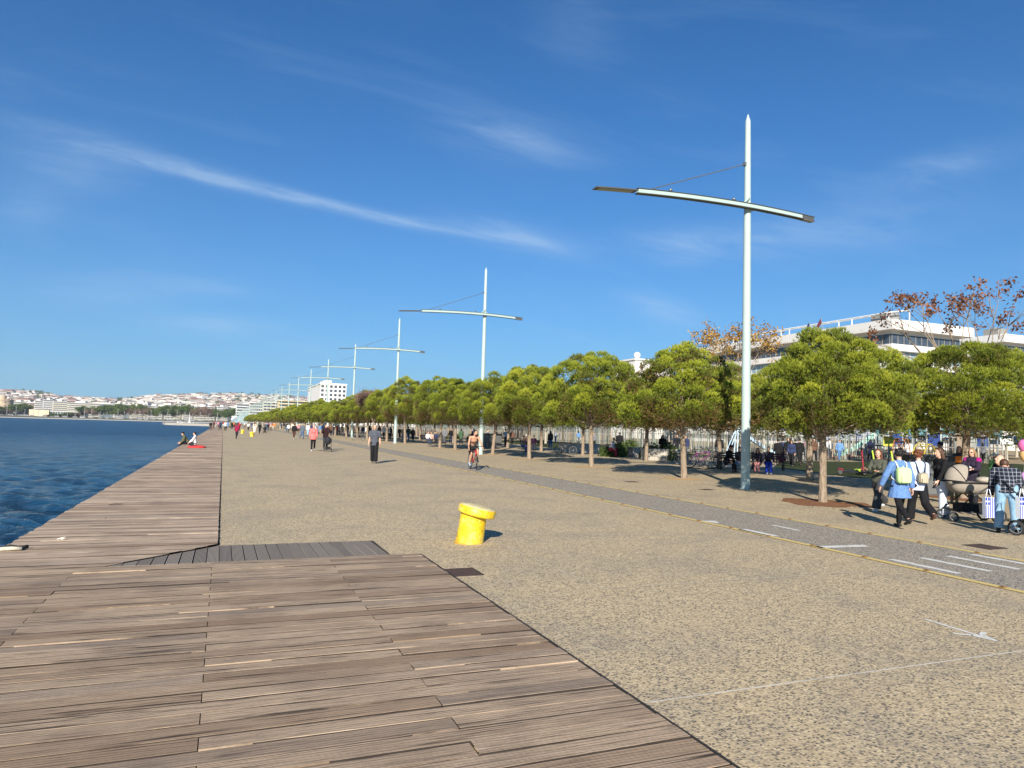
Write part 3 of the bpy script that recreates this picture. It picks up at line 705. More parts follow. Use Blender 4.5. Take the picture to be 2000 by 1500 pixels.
# broadleaf trees ------------------------------------------------
M_orange = leafmat('orange_plane_leaves', [(0, (.14, .08, .03)), (.35, (.36, .18, .04)), (.65, (.50, .29, .06)), (1, (.50, .42, .08))], .6, .3)
M_redlf = leafmat('red_brown_leaves', [(0, (.08, .03, .02)), (.5, (.24, .085, .045)), (1, (.38, .19, .10))], .6, .3)
M_green = leafmat('dark_green_leaves', [(0, (.03, .05, .012)), (.4, (.06, .10, .018)), (.8, (.13, .19, .03)), (1, (.30, .30, .05))], .5, .25)
M_mauve = leafmat('bare_mauve_twigs', [(0, (.10, .06, .05)), (.5, (.20, .125, .10)), (1, (.30, .20, .15))], .8, .1)
def leaves(P, size, r):
    n = len(P); a = r.normal(0, 1, (n, 3)); a /= np.linalg.norm(a, axis=1)[:, None]; b = np.cross(a, r.normal(0, 1, (n, 3))); b /= np.linalg.norm(b, axis=1)[:, None]
    s = (size*r.uniform(.6, 1.3, n))[:, None]
    V = np.stack([P-a*s, P-b*s*.6, P+a*s, P+b*s*.6], 1).reshape(-1, 3); return V, np.arange(n*4).reshape(-1, 4)
def broadleaf(seed, mat, H=8, Rw=3, z0=2.5, nb=60, per=120, size=.09, bark=None, cs=.7, tones=(.5, .18), twigs=3, clumpr=.6):
    r = np.random.default_rng(seed); rr_ = random.Random(seed); t = empty('broadleaf_tree', (0, 0, 0)); b = MB(); l = MB(); tips = []
    b.tube([(0, 0, -.05), (0, 0, .3), (.05, .05, z0)], [.26*H/8, .2*H/8, .17*H/8], 12)
    def grow(p, d, ln, rad, lev):
        q = p + d*ln*.5+Vector((rr_.uniform(-.1, .1), rr_.uniform(-.1, .1), .05))*ln; e = q + (d+Vector((0, 0, .25))).normalized()*ln*.5
        l.tube([p, q, e], [rad, rad*.8, rad*.55], 6 if lev > 1 else 4)
        if lev == 0: tips.append(e); return
        for k in range(twigs if lev < 3 else 4):
            nd = (d+Vector((rr_.gauss(0, .5), rr_.gauss(0, .5), rr_.gauss(.15, .3)))).normalized(); grow(e, nd, ln*rr_.uniform(.55, .8), rad*.55, lev-1)
    for k in range(5):
        q = 2*math.pi*k/5+rr_.uniform(-.4, .4); dd = Vector((math.cos(q)*Rw/H*1.5, math.sin(q)*Rw/H*1.5, 1)).normalized()
        grow(Vector((.05, .05, z0-.1)), dd, (H-z0)*.42, .06*H/8, 2)
    autosmooth(b.build('trunk', bark or M_bark2, t), 60); l.build('limbs', bark or M_bark2, t, True)
    T = np.array([list(p) for p in tips]); T = T[r.integers(0, len(T), nb)] + r.normal(0, .25*cs, (nb, 3))
    P = []; C = []
    for p in T:
        n = int(per*r.uniform(.4, 1.5)); P.append(p+r.normal(0, clumpr*.5, (n, 3))*np.array([1, 1, .8])); C.append(np.full(n, np.clip(r.normal(tones[0], tones[1]), 0, 1))+r.normal(0, .12, n))
    P = np.concatenate(P); C = np.clip(np.repeat(np.concatenate(C), 4), 0, 1); V, F = leaves(P, size, r)
    fastmesh('crown', V, F, mat, t, col=np.stack([C, C, C, np.ones_like(C)], -1)); return t
def put(t, p, label, cat='tree', group=None, name=None, rz=0, sc=1):
    t.location = p; t.rotation_euler.z = rz; t.scale = (sc, sc, sc) if isinstance(sc, (int, float)) else sc; tag(t, label, cat, group)
    if name: t.name = name
    return t
# sparse red-brown plane tree above the right pines
D_ = 62
def base_at(px, py, D): v_ = dep(px, py, D); return Vector((v_.x, v_.y, 0))
topz = dep(1890, 548, D_).z
t = broadleaf(3, M_redlf, H=topz, Rw=5.2, z0=3.5, nb=95, per=20, size=.15, cs=1.6, clumpr=.5, bark=M_bark); put(t, base_at(1868, 700, D_), 'tall sparse plane tree with clusters of red-brown leaves above the right hand pines', 'plane tree', name='plane_tree')
topz = dep(1440, 632, 78).z
t = broadleaf(5, M_orange, H=topz*.97, Rw=2.0, z0=3.5, nb=170, per=20, size=.14, cs=2.6, clumpr=.6, bark=M_bark); put(t, base_at(1432, 700, 78), 'plane tree with orange and yellow leaves behind the nearest lamp post', 'plane tree', name='plane_tree')
mv = broadleaf(8, M_mauve, H=5.9, Rw=2.4, z0=2.2, nb=160, per=110, size=.05, cs=.8, clumpr=.5, bark=M_bark)
put(mv, (16.4, 84.0, 0), 'dead pine with brown mauve bare crown just right of the fourth lamp post', 'dead tree', name='dead_pine')
# green and autumn trees in the park, behind the fence
bg_ = [broadleaf(30, M_green, H=6.5, Rw=3.4, z0=1.6, nb=150, per=150, size=.12, cs=1.1, clumpr=1.1), broadleaf(31, M_green, H=7.5, Rw=3.6, z0=1.8, nb=150, per=150, size=.13, cs=1.1, clumpr=1.1), broadleaf(32, M_orange, H=6.5, Rw=3.2, z0=1.8, nb=130, per=110, size=.12, cs=1.1, clumpr=1.0, tones=(.35, .2))]
k = 0
for i in range(44):
    px = 985+i*24.5+random.uniform(-8, 8); D = random.uniform(62, 88) if px > 1350 else random.uniform(95, 135)
    p = base_at(px, 860, D)
    if px > 1500 and i % 2: p = base_at(px, 860, 92)
    v_ = (i*7) % 9; src = bg_[2] if v_ in (2, 6) and px > 1500 else bg_[i % 2]
    if k < 3 and src.get('label') is None: o = src
    else: o = copy_tree(src)
    k += 1
    zone = 'far left part of the park' if px < 1200 else ('park left of the nearest lamp post' if px < 1450 else ('park behind the bright green pine' if px < 1750 else 'park behind the play frames at the right'))
    lbl = ('orange tinted tree in the ' if src is bg_[2] else 'dense green tree in the ')+zone
    put(o, p, lbl, 'tree', 'trees inside the park behind the fence', rz=random.uniform(0, 6), sc=random.uniform(.72, .95))
if bg_[2].get('label') is None: put(bg_[2], base_at(1760, 860, 84), 'orange tinted tree in the park behind the fence', 'tree', 'trees inside the park behind the fence', sc=.9)

# ================================================================ FENCE AND PARK
M_pick = [pm('fence_slat_white', (.42, .42, .38), .6), pm('fence_slat_grey', (.13, .14, .13), .6), pm('fence_slat_green', (.22, .30, .22), .6), pm('fence_slat_tan', (.30, .24, .16), .7)]
M_fpost = pm('fence_post_steel', (.20, .21, .20), .5, .4)
FL = [gnd(760, 849.0), gnd(900, 852.5), gnd(1020, 859), gnd(1120, 864.5), gnd(1215, 870), gnd(1300, 880), gnd(1400, 889), gnd(1500, 897), gnd(1575, 899), gnd(1660, 899), gnd(1760, 900), gnd(1880, 902), gnd(2040, 907)]
FL = [Vector((min(p.x, 60), p.y, 0)) for p in FL]
ft = empty('picket_fence', FL[4], 'long playground fence of thin crooked upright slats in white, grey and green', 'fence')
def L3(v): return Vector(v)-FL[4]
nseg = 0
for i in range(len(FL)-1):
    a, c = FL[i], FL[i+1]; ln = (c-a).length; n = max(1, int(round(ln/6)))
    for k in range(n):
        p, q = a.lerp(c, k/n), a.lerp(c, (k+1)/n); b = MB(); dd = (q-p); m = int(dd.length/.15); dn = dd.normalized(); nn_ = Vector((-dn.y, dn.x, 0))
        for j in range(m):
            s_ = p + dd*(j+.5)/m + dn*random.uniform(-.04, .04)+nn_*random.uniform(-.05, .05)-FL[4]; e = s_ + dn*random.gauss(0, .14) + nn_*random.uniform(-.05, .05) + Vector((0, 0, random.uniform(2.0, 2.5)))
            s_ = s_ + Vector((0, 0, .06)); w = random.uniform(.02, .036)
            mi = random.choices([0, 1, 2, 3], [4, 4, 3, 2])[0]
            vs = []
            for t_, h_ in ((s_, w), (e, w*.8)):
                vs += [t_-dn*h_-nn_*.012, t_+dn*h_-nn_*.012, t_+dn*h_+nn_*.012, t_-dn*h_+nn_*.012]
            b.add(vs, [(0, 1, 5, 4), (1, 2, 6, 5), (2, 3, 7, 6), (3, 0, 4, 7), (4, 5, 6, 7)], mi)
        b.build('slat_panel', M_pick, ft); nseg += 1
        b = MB(); z = p-FL[4]; b.box(-.045, .045, -.045, .045, 0, 2.15, M=Matrix.Translation(z))
        b.tube([L3(p)+Vector((0, 0, .25)), L3(q)+Vector((0, 0, .25))], .02, 5); b.tube([L3(p)+Vector((0, 0, 1.75)), L3(q)+Vector((0, 0, 1.75))], .02, 5)
        b.build('post', M_fpost, ft)
# park ground: lawn and sandy play area
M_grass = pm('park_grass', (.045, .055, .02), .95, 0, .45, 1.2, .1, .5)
M_sand = pm('play_area_sand', (.34, .26, .16), .95, 0, .2, .8, .1, .4)
def poly(name, pts, z, mat): return sheet(name, pts, z, mat)
poly('park_sand', [(FL[0].x, FL[0].y)]+[(p.x, p.y) for p in FL[2:]]+[(320, 20), (320, 320), (60, 330)], .006, M_sand)
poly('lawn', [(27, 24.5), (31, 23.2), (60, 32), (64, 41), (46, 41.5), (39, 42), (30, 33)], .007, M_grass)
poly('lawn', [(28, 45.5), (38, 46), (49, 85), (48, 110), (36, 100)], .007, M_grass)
M_terra = pm('terracotta_rubber_ground', (.42, .17, .10), .9, var=.2)
b = MB(); pA, pB = gnd(1578, 897), gnd(1665, 897)
poly('play_area_rubber', [tuple(gnd(1580, 895)[:2]), tuple(gnd(1668, 895)[:2]), tuple(gnd(1668, 882)[:2]), tuple(gnd(1580, 882)[:2])], .011, M_terra)

M_block = pm('concrete_block', (.42, .38, .32), .9, 0, .2, 4, .2, .3)
def block(px0, px1, pyb, h, depth_, label):
    a, c = gnd(px0, pyb), gnd(px1, pyb); c.y = a.y; w = (c.x-a.x)
    t = empty('concrete_seat', a+Vector((w/2, depth_/2, 0)), label, 'concrete seat', 'concrete block seats under the trees')
    b = MB(); e = .02
    b.box(-w/2, w/2, -depth_/2, depth_/2, 0, h-.06); b.build('seat_base', M_block, t)
    b = MB(); b.box(-w/2-.03, w/2+.03, -depth_/2-.03, depth_/2+.03, h-.059, h); b.build('seat_slab', M_block, t)
block(1100, 1158, 884, .75, .8, 'concrete block seat with shadowed front, farthest left behind the forked pine')
block(1236, 1262, 893, .7, .8, 'small sunlit concrete block between two back row pines')
block(1266, 1335, 899, .75, .9, 'long shaded concrete block behind the standing person in black')

def paintm(n, c): return pm(n, c, .5, 0, .08)
# ---- slide
def local(t, P): return P
def slide(px, py, D, label, col, L_=3.6, h=2.2, ang=0):
    p = base_at(px, py, D); t = empty('slide', p, label, 'slide', rz=ang)
    m = paintm('slide_'+label[:5], col); b = MB()
    n = 12; V = []
    for i in range(n+1):
        s = i/n; x = -L_/2 + L_*s; z = h*(1-s)**1.15+.25*(s**3) if s < .97 else .3
        V.append((x, z))
    for (x0, z0), (x1, z1) in zip(V[:-1], V[1:]):
        b.add([(x0, -.28, z0), (x0, .28, z0), (x1, .28, z1), (x1, -.28, z1)], [(0, 1, 2, 3)])
        for s_ in (-.3, .28): b.box(0, 1, 0, 1, 0, 1, 0, None) if False else b.add([(x0, s_, z0-.06), (x0, s_+.03, z0-.06), (x0, s_+.03, z0+.2), (x0, s_, z0+.2), (x1, s_, z1-.06), (x1, s_+.03, z1-.06), (x1, s_+.03, z1+.2), (x1, s_, z1+.2)], [(0, 4, 5, 1), (1, 5, 6, 2), (2, 6, 7, 3), (3, 7, 4, 0)])
    b.build('chute', m, t)
    b = MB(); 
    for s_ in (-.32, .32): b.tube([(-L_/2-.15, s_, 0), (-L_/2-.05, s_, h+.9)], .04, 8); b.tube([(-L_/2-1.0, s_, 0), (-L_/2-.1, s_, h)], .035, 8)
    for k in range(7): b.tube([(-L_/2-.95+.12*k, -.32, .12+.29*k), (-L_/2-.95+.12*k, .32, .12+.29*k)], .02, 6)
    b.build('ladder', m, t); return t
slide(1483, 895, 58, 'pale blue slide behind the fence beside the nearest lamp post', (.45, .60, .72), ang=-.35)
slide(1672, 895, 62, 'mint green slide behind the fence in front of the white tent', (.30, .52, .44), ang=math.pi-.3)
# ---- play tower with teal panels
def playtower(px, D, label, c1, c2, w=3.2, panels=3):
    p = base_at(px, 860, D); t = empty('play_tower', p, label, 'play tower', rz=-.35)
    post = paintm('tower_post_pale', (.38, .39, .36))
    xs = [-w/2+w*i/panels for i in range(panels+1)]
    for i, x in enumerate(xs):
        for yy in (-.8, .8):
            b = MB(); b.tube([(x, yy, 0), (x, yy, 3.5+.5*((i*3) % 2))], .055, 8); b.build('post', post, t, True)
    b = MB(); b.box(-w/2, w/2, -.8, .8, 1.25, 1.35); b.build('platform', pm('tower_platform', (.15, .13, .12)), t)
    for i in range(panels):
        for yy in (-.86,):
            b = MB(); z = 2.2 if i % 2 == 0 else 1.4; b.box(xs[i]+.08, xs[i+1]-.08, yy, yy+.04, z, z+.95); b.build('panel', paintm('panel_%s%d' % (label[:4], i % 2), c1 if i % 2 == 0 else c2), t)
    b = MB(); 
    for yy in (-.8, .8): b.tube([(-w/2, yy, 3.3), (w/2, yy, 3.3)], .035, 6); b.tube([(-w/2, yy, 2.1), (w/2, yy, 2.1)], .03, 6)
    b.build('rail', post, t); return t
playtower(1738, 57, 'play tower with teal upper panels behind the fence', (.10, .22, .25), (.025, .05, .17), 3.4)
playtower(1812, 60, 'play frame with pale posts and pale blue panels behind the grey bin', (.18, .28, .31), (.13, .12, .22), 3.6)
playtower(1905, 64, 'play frame with purple panels at the right behind the fence', (.20, .19, .34), (.22, .36, .33), 3.8)
def canopy(px, D, label, c, w=4.2, h=2.5, pk=1.0):
    p = base_at(px, 860, D); t = empty('tent', p, label, 'tent', rz=.3); m = pm('canopy_'+label[:9], c, .6, 0, .06)
    b = MB(); n = 12
    for i in range(n):
        for j in range(n):
            def zf(x, y): return h+pk*(1-max(abs(x), abs(y)))**1.6
            q = [(-1+2*(i+a)/n, -1+2*(j+c_)/n) for a, c_ in ((0, 0), (1, 0), (1, 1), (0, 1))]
            b.add([(x*w/2, y*w/2, zf(x, y)) for x, y in q], [(0, 1, 2, 3)])
    for s_ in ((-1, -1, 1, -1), (1, -1, 1, 1), (1, 1, -1, 1), (-1, 1, -1, -1)): b.add([(s_[0]*w/2, s_[1]*w/2, h-.3), (s_[2]*w/2, s_[3]*w/2, h-.3), (s_[2]*w/2, s_[3]*w/2, h), (s_[0]*w/2, s_[1]*w/2, h)], [(0, 1, 2, 3)])
    b.build('canopy', m, t, True)
    for sx in (-1, 1):
        for sy in (-1, 1): b = MB(); b.tube([(sx*w/2, sy*w/2, 0), (sx*w/2, sy*w/2, h)], .04, 6); b.build('pole', M_fpost, t)
    return t
canopy(1680, 78, 'white peaked tent with bluish shading behind the mint green slide', (.42, .46, .54), 5.2, 1.9, 1.0)
canopy(1975, 80, 'white peaked tent at the right edge behind the fence', (.44, .47, .52), 5.0, 1.9, .9)
canopy(1630, 84, 'green canopy behind the fence just right of the bright green pine trunk', (.12, .36, .26), 4.2, 2.0, .8)
canopy(1800, 82, 'blue canopy behind the teal play tower', (.06, .14, .50), 4.0, 2.2, .5)
# shade frame on poles above the right hand fence
p = base_at(1870, 860, 50); t = empty('shade_frame', p, 'flat grey shade frame on thin poles behind the right edge pine', 'shade frame', rz=-.4)
b = MB()
for yy in (-2.2, 0, 2.2): b.box(-4.5, 4.5, yy-.07, yy+.07, 3.5, 3.62)
b.build('roof_beam', pm('frame_grey', (.42, .43, .42)), t)
for x in (-4.2, -1.4, 1.4, 4.2): b = MB(); b.tube([(x, -2.1, 0), (x, -2.1, 3.5)], .05, 8); b.build('pole', M_fpost, t)
b = MB(); b.box(-4.5, -1.6, -2.2, 2.2, 3.63, 3.66); b.build('shade_panel', pm('shade_panel_m', (.30, .31, .30)), t)
# swing-like yellow arch and white goal frames inside the play area
def arch(px, D, label, c, w=1.8, h=1.6):
    p = base_at(px, 860, D); t = empty('climbing_arch', p, label, 'climbing arch', rz=.2); b = MB()
    for yy in (-.35, .35): b.tube([(w/2*math.cos(a), yy, h*math.sin(a)) for a in [math.pi*k/14 for k in range(15)]], .035, 8)
    for k in range(1, 14): a = math.pi*k/14; b.tube([(w/2*math.cos(a), -.35, h*math.sin(a)), (w/2*math.cos(a), .35, h*math.sin(a))], .018, 6)
    b.build('rungs', paintm('arch_'+label[:6], c), t)
arch(1805, 44, 'yellow climbing arch in front of the play frame', (.45, .33, .04))
arch(1760, 50, 'orange climbing arch beside the teal play tower', (.36, .14, .04), 1.2, 1.9)
arch(1110, 105, 'white climbing arch behind the fence over the left concrete seat', (.6, .6, .58), 4, 4.6)
def panelboard(px, py, D, label, c, w=.7, h=.7):
    p = base_at(px, 860, D); z = dep(px, py, D).z; t = empty('play_sign', p, label, 'sign', rz=-.6)
    b = MB(); b.box(-w/2, w/2, -.02, .02, z-h/2, z+h/2); b.build('board', paintm('board_'+label[:6], c), t)
    b = MB(); b.tube([(0, .04, 0), (0, .04, z+h/2)], .03, 8); b.build('post', M_fpost, t)
panelboard(1735, 862, 52, 'yellow square sign on a post behind the fence', (.45, .41, .04))
panelboard(1966, 862, 60, 'white board on the fence near the right edge', (.62, .62, .58), 1.0, .5)
# dark hedge / bushes
def bush(px, D, label, r_=1.0, h=1.2, mat=None, seed=0):
    r = np.random.default_rng(seed); n = 2600; d = r.normal(0, 1, (n, 3)); d /= np.linalg.norm(d, axis=1)[:, None]; d[:, 2] = abs(d[:, 2])
    P = d*np.array([r_, r_, h])*r.uniform(.6, 1.05, n)[:, None]*(1+.2*np.sin(d[:, :1]*5+seed)); V, F = leaves(P, .07, r); C = np.repeat(np.clip(r.normal(.4, .2, n), 0, 1), 4)
    t = empty('shrub', base_at(px, 860, D), label, 'shrub', 'shrubs along the park fence')
    fastmesh('foliage', V, F, mat or M_green, t, col=np.stack([C, C, C, np.ones_like(C)], -1)); b = MB(); b.tube([(0, 0, 0), (0, 0, h*.5)], .04, 6); b.build('stem', M_bark, t); return t
for i, (px, D, w) in enumerate(((1200, 52, 1.0), (1228, 60, 1.3), (1275, 52, 1.1), (1308, 48, .8), (880, 110, 1.5), (930, 90, 1.2))):
    bush(px, D, ['round dark shrub beside the seated person in white', 'broad shrub behind the small sunlit block', 'low shrub left of the standing person in black', 'small shrub right of the standing person in black', 'broad shrub under the pines left of the second lamp post', 'shrub just left of the second lamp post'][i], w, .9+.2*(i % 2), None, i)

# ================================================================ BUILDINGS ON THE RIGHT

M_wht = pm('white_painted_concrete', (.66, .64, .60), .8, 0, .06, .3)
M_dgl = pm('dark_window_glass', (.05, .065, .085), .15, 0, .4, .6, .6)
M_pgl = pm('pale_glass', (.22, .30, .34), .15, 0, .3, .5, .6)
M_steelw = pm('white_pergola_steel', (.72, .72, .70), .5)
M_ac = pm('rooftop_machine', (.25, .24, .22), .8)
def hotel(x0, x1, y0, y1, H, label, floors=7, fh=3.35, pergola=True, nm='office_building'):
    t = empty(nm, ((x0+x1)/2, (y0+y1)/2, 0), label, 'building'); cx_, cy_ = (x0+x1)/2, (y0+y1)/2; hx, hy = (x1-x0)/2, (y1-y0)/2
    b = MB(); b.box(-hx+1.2, hx-1.2, -hy+1.2, hy-1.2, 0, H-1.2); b.build('wall', M_wht, t)
    b = MB(); b.box(-hx-.6, hx+.6, -hy-.6, hy+.6, H-1.9, H); b.build('roof', M_wht, t)
    for k in range(1, floors):
        z = H-1.9-k*fh-.6
        if z < 1: break
        b = MB(); b.box(-hx, hx, -hy, hy, z, z+1.25); b.build('parapet', M_wht, t)
        # ribbon glazing recessed above each parapet, split by mullions
        b = MB(); zt = z+fh-.003
        b.box(-hx+1.17, hx-1.17, -hy+1.15, -hy+1.19, z+1.3, zt-.02); b.box(-hx+1.15, -hx+1.19, -hy+1.2, hy-1.17, z+1.3, zt-.02); f = b.build('window_band', M_dgl if k < 2 else M_pgl, t)
        b = MB(); n = int(2*hx/1.6)
        for i in range(n): x = -hx+1.4+i*1.6; b.box(x-.05, x+.05, -hy+1.08, -hy+1.14, z+1.3, zt-.02)
        n = int(2*hy/1.6)
        for i in range(n): y_ = -hy+1.4+i*1.6; b.box(-hx+1.08, -hx+1.14, y_-.05, y_+.05, z+1.3, zt-.02)
        b.build('mullion', M_wht if k > 1 else M_ac, f)
    for (px_, py_, w_, h_) in ((-hx+4, hy-14, 2.6, 2.2), (-hx+3, -hy+4, 3.5, 1.8)): b = MB(); b.box(px_-w_/2, px_+w_/2, py_-w_/2, py_+w_/2, H, H+h_); b.lathe([(.5, H+h_), (.5, H+h_+.4)], 12, 0, Matrix.Translation((px_, py_, 0))); b.build('rooftop_unit', M_ac, t)
    if pergola:
        b = MB()
        ys = np.linspace(-hy+1, hy-10, 8)
        for y_ in ys: b.tube([(-hx+.4, y_, H), (-hx+.4, y_, H+1.5), (-hx+6, y_, H+2.4)], .13, 6); b.tube([(-hx+6, y_, H), (-hx+6, y_, H+2.4)], .12, 6)
        b.tube([(-hx+.4, ys[0], H+1.5), (-hx+.4, ys[-1], H+1.5)], .13, 6); b.tube([(-hx+3.2, ys[0], H+1.95), (-hx+3.2, ys[-1], H+1.95)], .1, 6); b.tube([(-hx+6, ys[0], H+2.4), (-hx+6, ys[-1], H+2.4)], .13, 6)
        b.build('pergola', M_steelw, t)
    return t
hotel(116.5, 138, 97, 168, 24.6, 'white modern building with ribbon windows and a rooftop pergola above the pines')
q = dep(1912, 660, 175); hotel(q.x, q.x+45, q.y-6, q.y+20, q.z+.3, 'second white building with balconies, partly hidden at the right edge', 7, 3.3, False, 'apartment_block')
q = dep(1252, 708, 230); 
t = empty('rooftop_building', (q.x, q.y, 0), 'far white rooftop with a round white dome just showing above the pines', 'building')
b = MB(); b.box(-6, 8, -6, 8, 0, q.z); b.build('wall', M_wht, t); b = MB(); b.box(-6.4, 8.4, -6.4, 8.4, q.z+.003, q.z+.5); b.build('roof', M_wht, t)
b = MB(); b.tube([(-3, -3, q.z+.5), (-3, -3, q.z+1.2)], .3, 8); b.ell((-4, -4, q.z+1.7), (1.1, 1.1, 1.1), 16); b.build('dome', M_steelw, t, True)
t.name = 'apartment_block'
for (px, py, c, lb) in ((1580, 640, (.015, .03, .10), 'dark blue flag on the left pole of the white building roof'), (1603, 632, (.10, .025, .04), 'dark red flag on the right pole of the white building roof')):
    p = dep(px, py, 150); p2 = dep(px, py+30, 150); t = empty('flag', p, lb, 'flag')
    b = MB(); b.tube([(1.6, 0, -4.2), (0, 0, 1.2)], .06, 6); b.build('flagpole', M_ac, t)
    b = MB(); b.add([(.0, 0, 1.1), (.3, .03, .1), (-.5, .15, -1.0), (-1.1, .1, -.8), (-.5, .12, .2)], [(0, 1, 2, 3, 4)]); b.add([(.0, .05, 1.1), (.3, .08, .1), (-.5, .2, -1.0), (-1.1, .15, -.8), (-.5, .17, .2)], [(4, 3, 2, 1, 0)]); b.build('cloth', fabric('flag_%d' % px, c), t)
# white block hotel far along the promenade
def grid_block(x, y, wx, wy, H, label, floors, nx, ny, m=M_wht, hole=.62, blindx=True, nm='hotel_block'):
    t = empty(nm, (x, y, 0), label, 'building'); b = MB(); b.box(0, wx, 0, wy, 0, H); b.build('wall', m, t)
    b = MB(); b.box(-.4, wx+.4, -.4, wy+.4, H+.01, H+.8); b.box(wx*.3, wx*.6, wy*.3, wy*.6, H+.81, H+4); b.build('roof', m, t)
    fh = H/floors
    for f in range(floors):
        for i in range(nx):
            w = wx/nx; b = MB(); b.box(i*w+w*(1-hole)/2, i*w+w*(1+hole)/2, -.12, -.02, f*fh+fh*.22, f*fh+fh*.80); b.build('window', M_dgl, t)
    return t
qa = dep(626, 750, 470); grid_block(qa.x, qa.y, 17, 75, qa.z, 'white multi storey block with rows of dark square windows beyond the fifth lamp post', 10, 6, 0)
for i, (px0, px1, py, D, c) in enumerate(((545, 598, 783, 640, (.60, .50, .30)), (515, 548, 786, 720, (.62, .57, .45)), (488, 515, 787, 800, (.60, .56, .50)), (462, 488, 789, 880, (.62, .60, .56)))):
    qa, qb = dep(px0, py, D), dep(px1, py, D); w = (qb-qa).length
    lb = ['long cream balcony block with yellow bands left of the white multi storey block', 'pale cream balcony block, second left of the white multi storey block', 'off white block behind the crowded line of lamp posts', 'small white block just right of the glass roofed hall'][i]
    t = empty('apartment_block', (qa.x, qa.y, 0), lb, 'building'); m = pm('facade_cream%d' % i, c, .8, 0, .08, .1); b = MB(); b.box(0, w, 0, 25, 0, qa.z); b.build('wall', m, t)
    b = MB(); 
    for f in range(7): z = qa.z*(f+.4)/7; b.box(.5, w-.5, -.1, -.01, z, z+qa.z/7*.45)
    b.build('window_row', M_dgl, t)
    b = MB()
    for f in range(7): z = qa.z*(f+.1)/7; b.box(-.3, w+.3, -1.4, -.12, z, z+.9)
    b.build('balcony', m, t); b = MB(); b.box(-.4, w+.4, -1.5, 25.4, qa.z+.01, qa.z+.6); b.build('roof', m, t)
q0, q1 = dep(452, 817, 860), dep(500, 796, 860)
t = empty('glass_roofed_hall', (q0.x, q0.y, 0), 'low hall with a sloping teal glass roof at the end of the pine row', 'building'); w = q1.x-q0.x; h = q1.z
b = MB(); b.add([(0, 0, 3.5), (w, 0, h), (w, 34, h), (0, 34, 3.5), (0, 0, 3), (w, 0, h-.5), (w, 34, h-.5), (0, 34, 3)], [(0, 1, 2, 3), (0, 4, 5, 1), (1, 5, 6, 2), (2, 6, 7, 3), (3, 7, 4, 0), (4, 7, 6, 5)]); b.build('glass_roof', pm('teal_roof_glass', (.34, .47, .47), .3), t)
b = MB(); b.add([(.4, .3, 0), (w-.3, .3, 0), (w-.3, .3, h-.6), (.4, .3, 3), (.4, 33, 0), (w-.3, 33, 0), (w-.3, 33, h-.6), (.4, 33, 3)], [(0, 1, 2, 3), (5, 4, 7, 6), (4, 0, 3, 7), (1, 5, 6, 2)]); b.build('wall', M_pgl, t)

# ================================================================ FAR SHORE AND CITY
def ridge(x, y):
    """height of the hill at a place"""
    a = math.atan2(x, y); pxa = 1000+FPX*math.tan(a-YAW)     # rough picture column of that bearing
    prof = np.interp(pxa, [-600, 0, 60, 120, 200, 240, 300, 380, 470, 560, 640, 720, 900, 1400], [60, 92, 90, 70, 66, 62, 88, 100, 106, 104, 96, 92, 60, 20])
    d = math.hypot(x, y); s = max(0, min(1, (d-1150)/1500)); s = s*s*(3-2*s)
    return 1.0 + prof*s*.78*math.cos(a-YAW)**1.1
V = []; nx, ny = 130, 60
xs = np.linspace(-2200, 1500, nx); ds = np.linspace(0, 2600, ny)
SH0, SH1 = gnd(-60, 812.5+.9, -1.3), None
def shore_y(x): return 1010 + (-x)*.02
for j in range(ny):
    for i in range(nx):
        x = xs[i]; y = shore_y(x)+ds[j]; V.append((x, y, ridge(x, y)-.2 if j else -1.2))
ii = (np.arange(ny-1)[:, None]*nx+np.arange(nx-1)[None, :]).ravel(); F = np.stack([ii, ii+1, ii+nx+1, ii+nx], -1)
M_hill = pm('hill_ground', (.16, .15, .10), .95, 0, .4, .004, .1)
fastmesh('hill_terrain', V, F, M_hill, smooth=True)['kind'] = 'structure'
b = MB(); b.add([(-2200, shore_y(-2200)-2, -2), (20, shore_y(20)-2, -2), (20, shore_y(20)-2, -.5), (-2200, shore_y(-2200)-2, -.5), (-2200, shore_y(-2200)+20, -.5), (20, shore_y(20)+20, -.5)], [(0, 1, 2, 3), (3, 2, 5, 4)]); b.build('far_quay', pm('pale_far_quay', (.36, .34, .31), .8))['kind'] = 'structure'
tones = [(.56, .54, .50), (.50, .45, .39), (.60, .59, .57), (.52, .48, .38), (.44, .37, .33), (.38, .36, .34), (.50, .42, .38), (.56, .53, .46)]
tones = [tuple(min(.7, x*1.12) for x in c) for c in tones]
M_fac = [pm('city_facade_%d' % i, c, .8, 0, .05, .05) for i, c in enumerate(tones)]
M_roof = [pm('city_roof_red', (.24, .15, .12), .85), pm('city_roof_grey', (.20, .19, .19), .85), pm('city_roof_pale', (.55, .52, .48), .85)]
M_win = pm('city_window_shade', (.12, .12, .13), .5)
